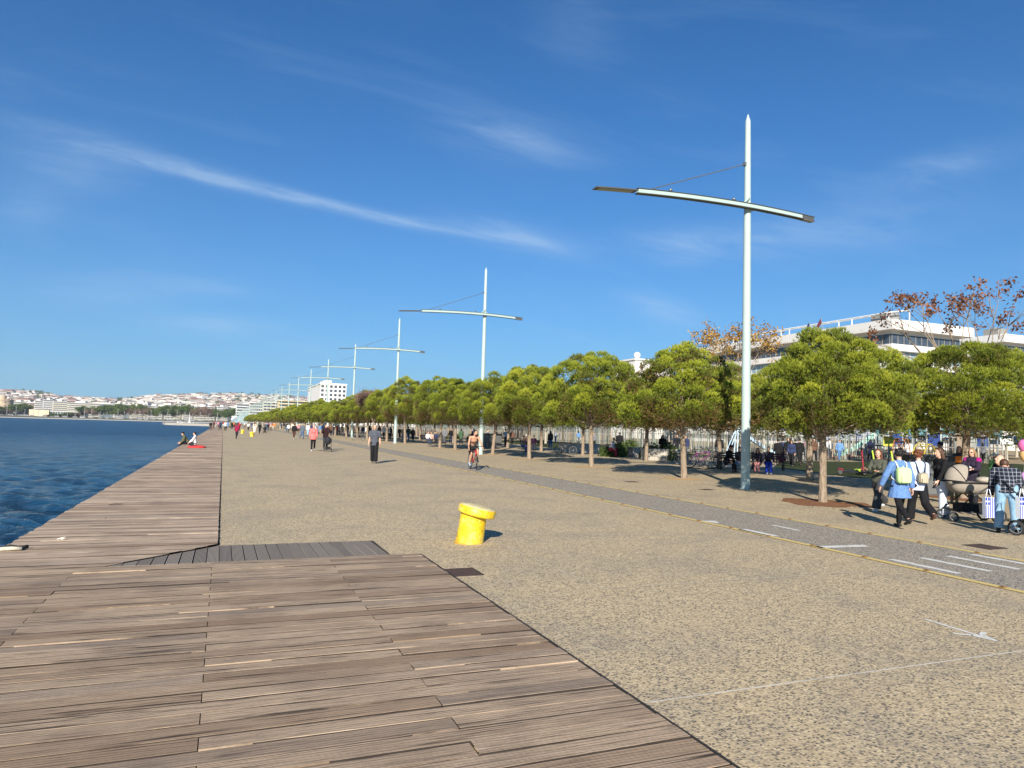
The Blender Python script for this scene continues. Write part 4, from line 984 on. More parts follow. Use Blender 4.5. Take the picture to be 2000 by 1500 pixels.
def block_mesh(b, x, y, z, w, d, h, ang, mf, mr, mw, floors=None, pitched=False, balc=False, mb=None):
    M = Matrix.Translation((x, y, z)) @ Matrix.Rotation(ang, 4, 'Z')
    b.box(-w/2, w/2, -d/2, d/2, -6, h, mf, M)
    if pitched:
        vs = [(-w/2-.3, -d/2-.3, h+.02), (w/2+.3, -d/2-.3, h+.02), (w/2+.3, d/2+.3, h+.02), (-w/2-.3, d/2+.3, h+.02), (-w/4, 0, h+d*.22), (w/4, 0, h+d*.22)]
        b.add([M @ Vector(v) for v in vs], [(0, 1, 5, 4), (1, 2, 5), (2, 3, 4, 5), (3, 0, 4)], mr)
    else: b.box(-w/2+.4, w/2-.4, -d/2+.4, d/2-.4, h+.02, h+.6, mr, M); b.box(-w*.15, w*.2, -d*.2, d*.15, h+.62, h+3.2, mf, M)
    fl = floors or max(2, int(h/3.2))
    for f in range(fl):
        za, zb = h*(f+.30)/fl, h*(f+.74)/fl
        nw = max(2, int(w/4.5))
        if balc: b.box(-w/2+.8, w/2-.8, -d/2-.12, -d/2-.02, za, zb, mw, M)
        else:
            for k in range(nw): xx = -w/2+w*(k+.5)/nw; b.box(xx-w/nw*.27, xx+w/nw*.27, -d/2-.12, -d/2-.02, za, zb, mw, M)
# hill houses: 280 nearest as things, the rest as one mass of buildings
cand = []
r = random.Random(5)
for i in range(5200):
    px = r.uniform(-90, 800); D = 1130*(2750/1130)**(r.random()**.9)
    q = base_at(px, 820, D); cand.append((D, q.x, q.y, r.random()))
cand.sort(); protos = []
for k in range(10):
    t = empty('house', (0, 0, 0)); w, d, h = r.uniform(14, 26), r.uniform(12, 16), r.uniform(10, 21)
    b = MB(); block_mesh(b, 0, 0, 0, w, d, h, 0, 0, 1, 2, pitched=False); 
    bw = MB(); bw.box(-w/2, w/2, -d/2, d/2, -6, h)
    br = MB()
    if k % 3 == 0: br.add([(-w/2-.4, -d/2-.4, h+.02), (w/2+.4, -d/2-.4, h+.02), (w/2+.4, d/2+.4, h+.02), (-w/2-.4, d/2+.4, h+.02), (-w/4, 0, h+d*.2), (w/4, 0, h+d*.2)], [(0, 1, 5, 4), (1, 2, 5), (2, 3, 4, 5), (3, 0, 4)])
    else: br.box(-w/2-.3, w/2+.3, -d/2-.3, d/2+.3, h+.02, h+.7); br.box(-w*.2, w*.15, -d*.2, d*.2, h+.71, h+3)
    br.build('roof', M_roof[k % 3], t)
    fl = max(3, int(h/3.2))
    for f in range(fl):
        for q_ in range(max(2, int(w/5))): n_ = max(2, int(w/5)); xx = -w/2+w*(q_+.5)/n_; bw.box(xx-w/n_*.26, xx+w/n_*.26, -d/2-.12, -d/2-.02, h*(f+.28)/fl, h*(f+.72)/fl, 1)
    bw.build('wall', [M_fac[k % 8], M_win], t); protos.append(t)
HG = 'houses covering the far hillside'
hn = ['flat roofed off white house', 'flat roofed cream house', 'whitish house']
placed = []
for i, (D, x, y, u) in enumerate(cand[:270]):
    k = i % 10; o = protos[k] if i < 10 else copy_tree(protos[k]); z = ridge(x, y); s = r.uniform(.75, 1.15)
    o.location = (x, y, z); o.rotation_euler.z = r.uniform(-.9, .5); o.scale = (s, s, s*r.uniform(.8, 1.2))
    tag(o, 'pale apartment house among many on the far hillside', 'house', HG)
b = MB()
for i, (D, x, y, u) in enumerate(cand[270:]):
    w, d, h = r.uniform(12, 27), r.uniform(11, 15), r.uniform(8, 19)
    if D > 2300: h *= .8
    M = Matrix.Translation((x, y, ridge(x, y))) @ Matrix.Rotation(r.uniform(-.9, .5), 4, 'Z'); mf = r.randrange(8)
    b.box(-w/2, w/2, -d/2, d/2, -8, h, mf, M)
    if u < .2: b.add([M @ Vector(v) for v in [(-w/2-.3, -d/2-.3, h+.02), (w/2+.3, -d/2-.3, h+.02), (w/2+.3, d/2+.3, h+.02), (-w/2-.3, d/2+.3, h+.02), (-w/4, 0, h+d*.22), (w/4, 0, h+d*.22)]], [(0, 1, 5, 4), (1, 2, 5), (2, 3, 4, 5), (3, 0, 4)], 8)
    else: b.box(-w/2+.5, w/2-.5, -d/2+.5, d/2-.5, h+.02, h+.6, 9+(i % 2), M)
    fl = max(2, int(h/3.3))
    for f in range(fl): b.box(-w/2+1.2, w/2-1.2, -d/2-.14, -d/2-.02, h*(f+.32)/fl, h*(f+.68)/fl, 11, M)
tag(b.build('hillside_houses', M_fac+M_roof+[M_win]), 'dense mass of small pale and red roofed houses climbing the far hill', 'houses', None, 'stuff')
# trees scattered on the hill
V, F, C, cl = pine_crown_data(99, Rw=5, z0=1, z1=9, nclump=60, tufts=16, nbl=4, ln=1.0, wd=.45)
Vh = []; Fh = []; Ch = []; o_ = 0
for i in range(420):
    px = r.choice([r.uniform(-60, 780), r.gauss(440, 60), r.gauss(240, 20), r.gauss(70, 20)]); D = 1300+1400*r.random()**.6; q = base_at(px, 820, D); s = r.uniform(1.2, 2.4)
    sub = rng.integers(0, len(F), 260); Vq = V[F[sub].ravel()]*s+np.array([q.x, q.y, ridge(q.x, q.y)]); Vh.append(Vq); Fh.append(np.arange(len(Vq)).reshape(-1, 4)+o_); o_ += len(Vq); Ch.append(C[F[sub].ravel()]*.75)
tag(fastmesh('hill_trees', np.concatenate(Vh), np.concatenate(Fh), M_green, col=np.concatenate(Ch)), 'dark green trees scattered between the houses of the far hill', 'trees', None, 'stuff')
# waterfront apartment row behind the far trees (individual things)
cols = [(.62, .60, .54), (.42, .28, .20), (.62, .60, .56), (.62, .58, .46), (.66, .62, .50), (.66, .64, .58)]
fr = [(27, 48, 785, 0, 'greenish white apartment block just right of the round stone tower'), (48, 66, 787, 1, 'brown and white balcony block, second right of the round tower'), (68, 84, 783, 2, 'white apartment block third right of the round tower'), (85, 104, 781, 2, 'white narrow apartment tower fourth right of the round tower'), (104, 132, 784, 3, 'cream apartment block left of the long pale building'), (133, 195, 787, 4, 'very long cream building with an arcaded top floor on the far shore'),
      (223, 242, 789, 2, 'white block just right of the dark glass building'), (256, 286, 793, 3, 'cream block with a gabled top among the far trees'), (288, 318, 793, 5, 'white block with horizontal bands above the middle of the far tree line'), (322, 342, 791, 5, 'white balcony block above the far tree line, left of the yellowish one'), (342, 354, 788, 3, 'slim yellowish block above the far tree line'), (357, 376, 793, 5, 'pinkish white block above the far tree line'), (380, 420, 794, 4, 'pale yellow banded block near the promenade end'), (424, 445, 795, 5, 'white gabled block at the right end of the far waterfront')]
for (x0, x1, py, ci, lb) in fr:
    D = 1120; qa, qb = dep(x0, py, D), dep(x1, py, D); w = (qb-qa).length; h = qa.z; ang = math.atan2(qb.y-qa.y, qb.x-qa.x)
    t = empty('apartment_block', (qa.x, qa.y, 0), lb, 'building', rz=ang); m = pm('waterfront_facade_%d' % ci, cols[ci], .8, 0, .06, .05)
    b = MB(); b.box(0, w, 0, 18, 0, h); b.build('wall', m, t); b = MB(); b.box(-.4, w+.4, -1.6, 18.4, h+.01, h+.7); b.box(w*.2, w*.5, 3, 10, h+.72, h+3.4); b.build('roof', M_roof[2], t)
    b = MB(); fl = 8
    for f in range(fl): b.box(.6, w-.6, -.12, -.01, h*(f+.30)/fl, h*(f+.80)/fl)
    b.build('window_row', M_win, t); b = MB()
    for f in range(fl): b.box(0, w, -1.5, -.13, h*(f+.04)/fl, h*(f+.28)/fl)
    b.build('balcony', m, t)
for (x0, x1, py, lb) in ((196, 222, 789, 'dark glass fronted building on the far shore'), (242, 256, 790, 'dark blue glass block between two pale buildings on the far shore')):
    qa, qb = dep(x0, py, 1120), dep(x1, py, 1120); w = (qb-qa).length; h = qa.z; t = empty('glass_building', (qa.x, qa.y, 0), lb, 'building', rz=-.2)
    b = MB(); b.box(0, w, 0, 18, 0, h); b.build('wall', pm('blue_grey_glass', (.08, .12, .16), .3), t); b = MB()
    for k in range(9): b.box(w*k/8-.25, w*k/8+.25, -.3, -.02, 0, h)
    b.build('mullion', M_ac, t); b = MB(); b.box(-.5, w+.5, -.6, 18.5, h+.01, h+1); b.build('roof', M_roof[2], t)
# round stone tower
M_stone = pm('old_tower_stone', (.55, .42, .29), .9, 0, .25, .15, .2, .4)
qa = dep(4, 777, 1075); rad = 15.5; t = empty('round_stone_tower', (qa.x, qa.y, 0), 'round stone tower with a small turret at the left edge', 'tower')
b = MB(); b.lathe([(rad*1.02, 0), (rad, 10), (rad*.97, qa.z-5), (rad*1.0, qa.z-4.5), (rad, qa.z-2.5)], 40); autosmooth(b.build('wall', M_stone, t)); b = MB()
for k in range(28):
    if k % 2 == 0: a_ = 2*math.pi*k/28; b.box(-1.2, 1.2, -.5, .5, qa.z-2.49, qa.z-1, M=Matrix.Translation((math.cos(a_)*rad*.96, math.sin(a_)*rad*.96, 0)) @ Matrix.Rotation(a_+math.pi/2, 4, 'Z'))
b.build('battlement', M_stone, t); b = MB(); b.lathe([(6, qa.z-2.4), (6, qa.z+2.6), (5.4, qa.z+3.2)], 24); autosmooth(b.build('turret', M_stone, t))
b = MB()
for k in range(5):
    for z in (9, 15, 20): a_ = -math.pi/2+(k-2)*.5; b.box(-.6, .6, -.2, .2, z, z+1.6, M=Matrix.Translation((math.cos(a_)*rad*1.0, math.sin(a_)*rad*1.0, 0)) @ Matrix.Rotation(a_+math.pi/2, 4, 'Z'))
b.build('window', M_win, t)
# low theatre building
qa, qb, qc = dep(57, 800, 1040), dep(91, 799, 1040), dep(150, 801, 1040); w1 = (qb-qa).length; w2 = (qc-qb).length
t = empty('waterfront_theatre', (qa.x, qa.y, 0), 'low beige stone hall with a columned glass front on the far shore', 'building', rz=-.1)
b = MB(); b.box(0, w1, 0, 30, -1, qa.z); b.build('wall', pm('beige_stone_wall', (.66, .48, .32), .85, 0, .08, .1), t); b = MB(); b.box(w1+.01, w1+w2, 4, 30, -1, qa.z-2); b.build('glass_front', M_pgl, t)
b = MB()
for k in range(13): x = w1+w2*(k+.2)/13; b.box(x-.35, x+.35, 2.6, 3.4, -1, qa.z-2)
b.build('column', M_wht, t); b = MB(); b.box(w1*.35, w1+w2+2, 1.5, 31, qa.z-1.99, qa.z-.6); b.box(-.3, w1*.34, -.3, 30.3, qa.z+.01, qa.z+.5); b.build('roof', M_roof[2], t)
# line of waterfront trees, each a thing
ft3 = [broadleaf(70, M_green, H=14, Rw=7, z0=1.2, nb=90, per=44, size=.55, cs=2.2, clumpr=2.4), broadleaf(71, M_green, H=12, Rw=6.5, z0=1., nb=80, per=44, size=.5, cs=2.0, clumpr=2.2), broadleaf(72, M_mauve, H=12, Rw=6, z0=1.2, nb=80, per=36, size=.4, cs=2.0, clumpr=2.0)]
GT = 'trees along the far waterfront'
px = -30; i = 0
while px < 455:
    D = random.uniform(1030, 1060)
    if 54 < px < 96: px += 9; continue
    pxx = px; kk = random.choices([0, 1, 2], [5, 3, 6 if px > 150 else 1])[0]
    src = ft3[kk]; o = src if src.get('label') is None else copy_tree(src)
    hgt = np.interp(px, [0, 40, 100, 150, 160, 260, 300, 400, 455], [.9, 1.2, .5, .6, 1.2, 1.5, 1.4, 1.55, 1.25])*random.uniform(.85, 1.12)
    if 96 <= px <= 150 and i % 2: hgt *= .6
    put(o, base_at(pxx, 820, D), ['dark green waterfront tree on the far shore', 'round green waterfront tree on the far shore', 'mauve brown bare waterfront tree on the far shore'][kk], 'tree', GT, rz=random.uniform(0, 6), sc=(1.2, 1.2, hgt)); i += 1
    px += random.uniform(5, 8)
# light masts at the shore
mast = None; M_mast = pm('mast_grey', (.30, .31, .30), .6)
for i in range(26):
    px = 12+i*16.5+random.uniform(-4, 4); q = base_at(px, 820, 1015)
    if mast is None:
        mast = empty('light_mast', q, 'thin pale mast standing on the far quay', 'mast', 'masts on the far quay'); b = MB(); b.tube([(0, 0, 0), (0, 0, 14)], [.35, .2], 6); b.build('pole', M_mast, mast); b = MB(); b.box(-1.0, 1.0, -.2, .2, 14.01, 14.3); b.build('lamp_head', M_mast, mast)
    else: c = copy_tree(mast); c.location = q; c.scale = (1, 1, random.uniform(.7, 1.1))
# kiosks, cars and boats along the far quay
def boat(L_, c, label, p, ang, mastc=False, nm='motor_boat'):
    t = empty(nm, p, label, 'boat', rz=ang); b = MB(); n = 12; vs = []
    for i in range(n+1):
        s = i/n; w = L_*.16*(1-(s**3))*(.85+.15*min(1, s*6)); x = -L_/2+L_*s; k = .25*s*s*L_*.2
        vs += [(x, -w, L_*.09+k), (x, -w*.7, -.15), (x, w*.7, -.15), (x, w, L_*.09+k)]
    b.add(vs, [(4*i+j, 4*i+4+j, 4*i+5+j, 4*i+1+j) for i in range(n) for j in range(3)]+[(4*i+3, 4*i+7, 4*i+4, 4*i) for i in range(n)]+[(0, 1, 2, 3)]); b.build('hull', pm('hull_'+label[:8], c, .4), t)
    b = MB(); b.box(-L_*.2, L_*.12, -L_*.1, L_*.1, L_*.11, L_*.22); ca = b.build('cabin', M_steelw, t); b = MB(); b.box(-L_*.16, L_*.1, -L_*.102-.01, -L_*.102+.0, L_*.15, L_*.2); b.build('window', M_dgl, ca)
    if mastc:
        b = MB(); b.tube([(0, 0, L_*.1), (0, 0, L_*1.15)], .09, 6); b.build('mast', M_steelw, t); b = MB(); b.add([(-.1, 0, L_*.25), (-L_*.42, .05, L_*.25), (-.1, 0, L_*1.05), (-.1, .08, L_*.25), (-L_*.42, .13, L_*.25), (-.1, .08, L_*1.05)], [(0, 1, 2), (5, 4, 3)]); b.build('sail', M_steelw, t)
    return t
p = base_at(369, 826, 560); p.z = -1.2; boat(8, (.66, .65, .62), 'white sailing boat with a raised sail beside the jetty', p, 1.9, True, 'sailing_boat')
for i, (px, D, L_, c, lb) in enumerate(((352, 455, 9, (.25, .06, .05), 'dark red boat moored at the left end of the jetty'), (361, 450, 7, (.08, .07, .08), 'dark hulled boat moored between the red and white boats'), (382, 445, 8, (.66, .65, .62), 'white motor boat moored nearest the promenade'), (79, 1000, 13, (.12, .05, .04), 'dark brown boat in front of the beige hall'), (160, 1000, 10, (.66, .66, .64), 'white boat at the far quay right of the beige hall'), (330, 985, 14, (.6, .6, .58), 'long white boat at the far quay near the jetty'))):
    p = base_at(px, 826, D); p.z = -1.2; boat(L_, c, lb, p, random.uniform(-.3, .3))
for i in range(26):
    px = 6+i*15.5+random.uniform(-5, 5); q = base_at(px, 820, 1022)
    if i == 0:
        cart = empty('parked_van', q, 'tiny pale parked vehicle on the far quay', 'van', 'vehicles parked on the far quay'); b = MB()
        b.add([(-3, -1.1, .5), (3, -1.1, .5), (3, -1.1, 1.5), (2, -1.1, 1.7), (1.4, -1.1, 2.7), (-3, -1.1, 2.7), (-3, 1.1, .5), (3, 1.1, .5), (3, 1.1, 1.5), (2, 1.1, 1.7), (1.4, 1.1, 2.7), (-3, 1.1, 2.7)], [(0, 1, 2, 3, 4, 5), (11, 10, 9, 8, 7, 6), (0, 6, 7, 1), (1, 7, 8, 2), (2, 8, 9, 3), (3, 9, 10, 4), (4, 10, 11, 5), (5, 11, 6, 0)]); b.build('body', pm('dull_van_paint', (.30, .29, .28), .5), cart)
        b = MB(); b.box(-2.6, 1.2, -1.13, -1.11, 1.7, 2.4); b.build('window', M_dgl, cart)
        for sx in (-1.9, 1.9):
            for sy in (-1.05, 1.05): b = MB(); b.torus((sx, sy, .45), .33, .14, 16, 6, M=Matrix.Rotation(math.pi/2, 4, 'Z')); b.build('wheel', M_win, cart)
    else: c = copy_tree(cart); c.location = q; c.rotation_euler.z = random.uniform(-.4, .4); c.scale = (random.uniform(.7, 1.3),)*3

# ================================================================ PEOPLE
DG = bpy.context.evaluated_depsgraph_get
def remesh(mb, name, mats, parent, vox, smooth=2, mat_fn=None):
    """fuse the overlapping volumes of mb into one continuous skin"""
    me = bpy.data.meshes.new(name); me.from_pydata(mb.v, [], mb.f); tmp = bpy.data.objects.new(name, me); COL.objects.link(tmp)
    md = tmp.modifiers.new('r', 'REMESH'); md.mode = 'VOXEL'; md.voxel_size = vox; md.use_smooth_shade = True
    if smooth: s = tmp.modifiers.new('s', 'SMOOTH'); s.iterations = smooth; s.factor = .5
    ev = tmp.evaluated_get(DG()); m2 = bpy.data.meshes.new_from_object(ev); m2.name = name
    m2.materials.clear()
    for m in (mats if isinstance(mats, (list, tuple)) else [mats]): m2.materials.append(m)
    bpy.data.objects.remove(tmp); o = bpy.data.objects.new(name, m2); COL.objects.link(o)
    if parent is not None: o.parent = parent
    if mat_fn:
        idx = [mat_fn(p.center) for p in m2.polygons]; m2.polygons.foreach_set('material_index', idx)
    return o
def cap_(mb, p0, r0_, p1, r1_, sy=1.0, lat=None, flat0=False, flat1=False, n=14):
    """tapered capsule, optionally flattened across 'lat' and cut flat at either end"""
    p0, p1 = Vector(p0), Vector(p1); d = p1-p0; L_ = d.length
    if L_ < 1e-6: d = Vector((0, 0, 1))
    d.normalize(); lat = Vector(lat) if lat is not None else (Vector((1, 0, 0)) if abs(d.x) < .9 else Vector((0, 1, 0)))
    a = (lat-d*lat.dot(d)).normalized(); b = d.cross(a)*sy; prof = []
    if flat0: prof += [(.0001, 0), (r0_, 0)]
    else: prof += [(r0_*math.sin(q), -r0_*math.cos(q)) for q in [math.pi/2*k/4+.001 for k in range(5)]]
    if flat1: prof += [(r1_, L_), (.0001, L_)]
    else: prof += [(r1_*math.cos(q), L_+r1_*math.sin(q)) for q in [math.pi/2*k/4-.001 for k in range(5)]]
    vs = []
    for (r_, z) in prof:
        for k in range(n): q = 2*math.pi*k/n; vs.append(p0+d*z+a*(r_*math.cos(q))+b*(r_*math.sin(q)))
    m = len(prof); fs = [(i*n+k, i*n+(k+1) % n, (i+1)*n+(k+1) % n, (i+1)*n+k) for i in range(m-1) for k in range(n)]
    fs += [tuple(range(n-1, -1, -1)), tuple(range((m-1)*n, m*n))]; mb.add(vs, fs)
def RX(a): return Matrix.Rotation(R(a), 3, 'X')
def RY(a): return Matrix.Rotation(R(a), 3, 'Y')
def RZ(a): return Matrix.Rotation(R(a), 3, 'Z')
SKIN = pm('skin_light', (.56, .33, .23), .55, 0, .06, 30, .35); SKIN2 = pm('skin_tan', (.48, .26, .165), .55, 0, .06, 30, .35)
HAIRM = dict(brown=pm('hair_brown', (.075, .035, .018), .5, 0, .4, 60), black=pm('hair_black', (.014, .012, .011), .45, 0, .4, 60), blond=pm('hair_blond', (.26, .16, .08), .5, 0, .35, 60), grey=pm('hair_grey', (.25, .23, .21), .6, 0, .3, 60), auburn=pm('hair_auburn', (.13, .045, .02), .5, 0, .4, 60))
M_eye = pm('eye_dark', (.02, .015, .012), .2); M_lip = pm('lip', (.42, .15, .13), .5)
def person(label, loc, face, h=1.7, pose=None, top=None, bottom=None, shoes=(.03, .03, .03), hair='brown', hairstyle='short', fem=False, skin=None,
           vox=.013, sleeves='long', topfit=.018, toplen=.02, flare=0.0, skirt=None, legs='trousers', topless=False, cat='person', group=None, hat=None, extras=None, mats=None):
    """face: direction the person looks/walks; pose: angles in degrees"""
    P = dict(lean=0, twist=0, hl=5, hr=-5, kl=5, kr=8, al=0, ar=0, sl=-10, sr=12, el=15, er=20, abl=8, abr=8, head=0, headn=0, rl=0, rr=0, pz=0, fl=0, fr=0, wl=0, wr=0, bend=0)
    P.update(pose or {}); s = h/1.75; mt = mats or {}
    t = empty('person', loc, label, cat, group, rz=rz_of(face)); t.scale = (s, s, s)
    sw = .165 if fem else .188; hw = .088; J = {}
    pel = Vector((0, 0, 0)); TR = RX(-P['lean']) ; TR2 = RX(-P['lean']-P['bend']) @ RZ(P['twist'])
    waist = TR @ Vector((0, 0, .13)); chest = waist+TR2 @ Vector((0, .005, .19)); neckb = waist+TR2 @ Vector((0, -.01, .385)); 
    HR = TR2 @ RX(P['lean']*.75+P['bend']*.6-P['headn']) @ RZ(-P['head']); neckt = neckb+TR2 @ Vector((0, .02, .07)); headc = neckt+HR @ Vector((0, .015, .10))
    for sd_, k in ((-1, 'l'), (1, 'r')):
        hip = Vector((sd_*hw, 0, -.02)); a = P['h'+k]; kn = P['k'+k]; ab = P['a'+k]
        D1 = RX(a) @ (RY(-sd_*ab) @ Vector((0, 0, -1))); D2 = RX(a-kn) @ (RY(-sd_*ab*.6) @ Vector((0, 0, -1)))
        knee = hip+D1*.43; ank = knee+D2*.41; fp = P['f'+k]+min(0, (a-kn))*.5
        FD = RX(fp) @ Vector((0, 1, 0)); UP = RX(fp) @ Vector((0, 0, 1)); J[k] = (hip, knee, ank, FD, UP)
    low = min(min((J[k][2]-J[k][4]*.085).z, (J[k][2]-J[k][4]*.07+J[k][3]*.15).z) for k in 'lr')
    off = Vector((0, 0, -low+P['pz'])); 
    A = {}
    for sd_, k in ((-1, 'l'), (1, 'r')):
        sh = waist+TR2 @ Vector((sd_*sw, -.01, .335)); aa_ = P['s'+k]; ab = P['ab'+k]
        U = TR2 @ (RZ(-sd_*P['r'+k]) @ (RX(aa_) @ (RY(-sd_*ab) @ Vector((0, 0, -1))))); 
        U2 = TR2 @ (RZ(-sd_*P['r'+k]+sd_*P['w'+k]) @ (RX(aa_+P['e'+k]) @ (RY(-sd_*ab*.6) @ Vector((0, 0, -1)))))
        el = sh+U*.285; wr = el+U2*.245; A[k] = (sh, el, wr, U, U2)
    # shift everything by off
    def o3(v): return v+off
    pel, waist, chest, neckb, neckt, headc = map(o3, (pel, waist, chest, neckb, neckt, headc))
    for k in 'lr': hp, kn, an, F_, U_ = J[k]; J[k] = (hp+off, kn+off, an+off, F_, U_); sh, el, wr, U, U2 = A[k]; A[k] = (sh+off, el+off, wr+off, U, U2)
    LX = TR2 @ Vector((1, 0, 0)); LX0 = Vector((1, 0, 0)); f_ = .93 if fem else 1.0
    cy = TR2 @ Vector((0, 1, 0))
    def torso(mb, g_=0.0, down=0.0, flare_=0.0):
        cap_(mb, pel+Vector((0, 0, -.02-down)), (.142*(1.04 if fem else 1)+g_+flare_), pel+Vector((0, 0, .04)), .142*(1.04 if fem else 1)+g_, .70, LX0, flat0=down > 0)
        cap_(mb, pel+Vector((0, 0, .03)), .14+g_, waist, .122*f_+g_, .70, LX0); cap_(mb, waist, .122*f_+g_, chest, .150*f_+g_, .68, LX); cap_(mb, chest, .150*f_+g_, neckb-(neckb-chest)*.38, .125*f_+g_, .66, LX)
        cap_(mb, A['l'][0]+LX*.03, .058+g_*.7, A['r'][0]-LX*.03, .058+g_*.7, 1, TR2 @ Vector((0, 0, 1)))
        cap_(mb, chest+(neckb-chest)*.6-LX*.06, .085+g_*.8, chest+(neckb-chest)*.6+LX*.06, .085+g_*.8, .9, TR2 @ Vector((0, 0, 1)))
        if fem:
            for sx in (-1, 1): mb.ell(chest+LX*sx*.068+cy*(.085+g_*.6), (.062, .058, .060), 12)
    # ---- body
    b = MB(); torso(b); cap_(b, neckb-(neckt-neckb)*.5, .058, neckt+Vector((0, 0, .03)), .053*f_)
    M3 = HR.to_4x4()
    b.ell(headc+HR @ Vector((0, -.008, .03)), (.076, .096, .098), 18, M=HR); b.ell(headc+HR @ Vector((0, .028, -.045)), (.054, .062, .068), 14, M=HR)
    b.ell(headc+HR @ Vector((0, .062, -.082)), (.026, .022, .022), 10, M=HR)
    cap_(b, headc+HR @ Vector((0, .088, .02)), .010, headc+HR @ Vector((0, .108, -.016)), .016)
    for sx in (-1, 1): b.ell(headc+HR @ Vector((sx*.077, -.004, -.002)), (.010, .020, .032), 8, M=HR); b.ell(headc+HR @ Vector((sx*.036, .070, -.028)), (.022, .018, .018), 8, M=HR)
    for k, sx in (('l', -1), ('r', 1)):
        sh, el, wr, U, U2 = A[k]; cap_(b, sh, .050*f_, el, .040*f_); cap_(b, el, .040*f_, wr, .026*f_)
        lat = U2.cross(Vector((0, 1, 0)) if abs(U2.y) < .9 else Vector((0, 0, 1))).normalized()*-1; 
        if abs(U2.z) > .5: wide = (Vector((0, 1, 0))-U2*U2.y).normalized()
        else: wide = (Vector((1, 0, 0))-U2*U2.x).normalized()
        nrm_ = U2.cross(wide).normalized()*(1 if U2.cross(wide).dot(Vector((-sx, 0, 0))) > 0 else -1)
        kn_ = wr+U2*.085; cap_(b, wr+U2*.01, .026, kn_-U2*.012, .038, .42, wide)
        for q in range(4):
            ofs = (q-1.5)*.0195; L1 = (.036, .041, .038, .030)[q]; st = kn_+wide*(-ofs); p1 = st+U2*L1+nrm_*.006; p2 = p1+(U2*.8+nrm_*.6).normalized()*L1*.75; p3 = p2+(U2*.4+nrm_*.9).normalized()*L1*.5
            cap_(b, st-U2*.012, .0098, p1, .009, n=8); cap_(b, p1, .009, p2, .0084, n=8); cap_(b, p2, .0084, p3, .0075, n=8)
        ts = wr+U2*.03+wide*.026; tm = ts+(wide*.75+U2*.8+nrm_*.3).normalized()*.036; cap_(b, ts, .013, tm, .0105, n=8); cap_(b, tm, .0105, tm+(U2+nrm_*.5).normalized()*.028, .0085, n=8)
        hp, kn, an, F_, U_ = J[k]
        cap_(b, hp, .082, kn, .052); cap_(b, kn, .052, kn.lerp(an, .35), .053); cap_(b, kn.lerp(an, .35), .053, an, .034)
        cap_(b, an-U_*.045-F_*.045, .032, an-U_*.055+F_*.13, .028, .8, Vector((1, 0, 0)))
    bm_ = remesh(b, 'body', skin or SKIN, t, vox)
    # ---- clothes
    def cloth(nm, mb, col, v_=None, key=None, sm=2):
        m = (mt.get(key) if key else None) or (fabric('%s_cloth_%.2f_%.2f_%.2f' % (nm, *col), col)); return remesh(mb, nm, m, t, v_ or vox, sm)
    if not topless and top is not None:
        b = MB(); torso(b, topfit, toplen+.05, .012)
        cap_(b, neckb-(neckb-chest)*.25, .080, neckb+(neckt-neckb)*.15, .066, flat1=True)
        for k in 'lr':
            sh, el, wr, U, U2 = A[k]
            if sleeves == 'long': cap_(b, sh, .056*f_+topfit*.8, el, .046+topfit*.8); cap_(b, el, .046+topfit*.8, wr-U2*.012, .034+topfit*.6, flat1=True)
            elif sleeves == 'short': cap_(b, sh, .058*f_+topfit*.8, sh+U*.22, .056+topfit*.8, flat1=True)
        if skirt: cap_(b, pel+Vector((0, 0, .02)), max(.15, skirt[1]*.7), pel-Vector((0, 0, skirt[0])), skirt[1], .95, LX0, flat1=True)
        cloth('top', b, top, key='top')
    if bottom is not None:
        b = MB(); g_ = .012 if legs == 'leggings' else .022
        cap_(b, pel+Vector((0, 0, -.05)), .148+g_*.6, pel+Vector((0, 0, .075)), .135+g_*.5, .74, LX0, flat1=True)
        for k in 'lr':
            hp, kn, an, F_, U_ = J[k]; e = an+(kn-an).normalized()*(.01 if legs != 'cropped' else .12)
            if legs == 'shorts': cap_(b, hp, .09+g_, hp.lerp(kn, .8), .085+g_, flat1=True); continue
            cap_(b, hp, .088+g_, kn, .058+g_+flare*.4); cap_(b, kn, .058+g_+flare*.4, e, .042+g_+flare, flat1=True)
        cloth('trousers' if legs in ('trousers', 'cropped') else legs, b, bottom, key='bottom')
    sm_ = pm('shoe_%.2f_%.2f_%.2f' % shoes, shoes, .5)
    for k in 'lr':
        b = MB(); hp, kn, an, F_, U_ = J[k]; cap_(b, an-U_*.042-F_*.05, .040, an-U_*.048+F_*.135, .040, .82, Vector((1, 0, 0))); cap_(b, an-U_*.06, .042, an+(kn-an).normalized()*.01, .043, flat1=True); remesh(b, 'shoe', sm_, t, max(vox, .012), 1)
    # ---- hair
    if hairstyle != 'bald':
        b = MB(); b.ell(headc+HR @ Vector((0, -.022, .044)), (.087, .098, .098), 18, M=HR)
        if hairstyle == 'curly':
            for q in range(26): a_ = random.uniform(0, 6.28); u_ = random.uniform(-.2, 1); b.ell(headc+HR @ Vector((.088*math.cos(a_)*math.sqrt(1-u_*u_*.9), -.035+.092*math.sin(a_)*math.sqrt(1-u_*u_*.9)*(1 if math.sin(a_) < 0 else .35), .05+.09*u_)), (.034,)*3, 8)
        if hairstyle in ('long', 'bob'):
            ln = .30 if hairstyle == 'long' else .10
            for sx in (-1, 0, 1): p0 = headc+HR @ Vector((sx*.055, -.055, .01)); p1 = neckb+TR2 @ Vector((sx*.085, -.075-abs(sx)*-.015, .085-ln)); cap_(b, p0, .05, p1, .044 if hairstyle == 'long' else .05, .7)
            for sx in (-1, 1): cap_(b, headc+HR @ Vector((sx*.078, .0, .03)), .022, neckb+TR2 @ Vector((sx*.088, -.01, .02 if hairstyle == 'long' else .05)), .026)
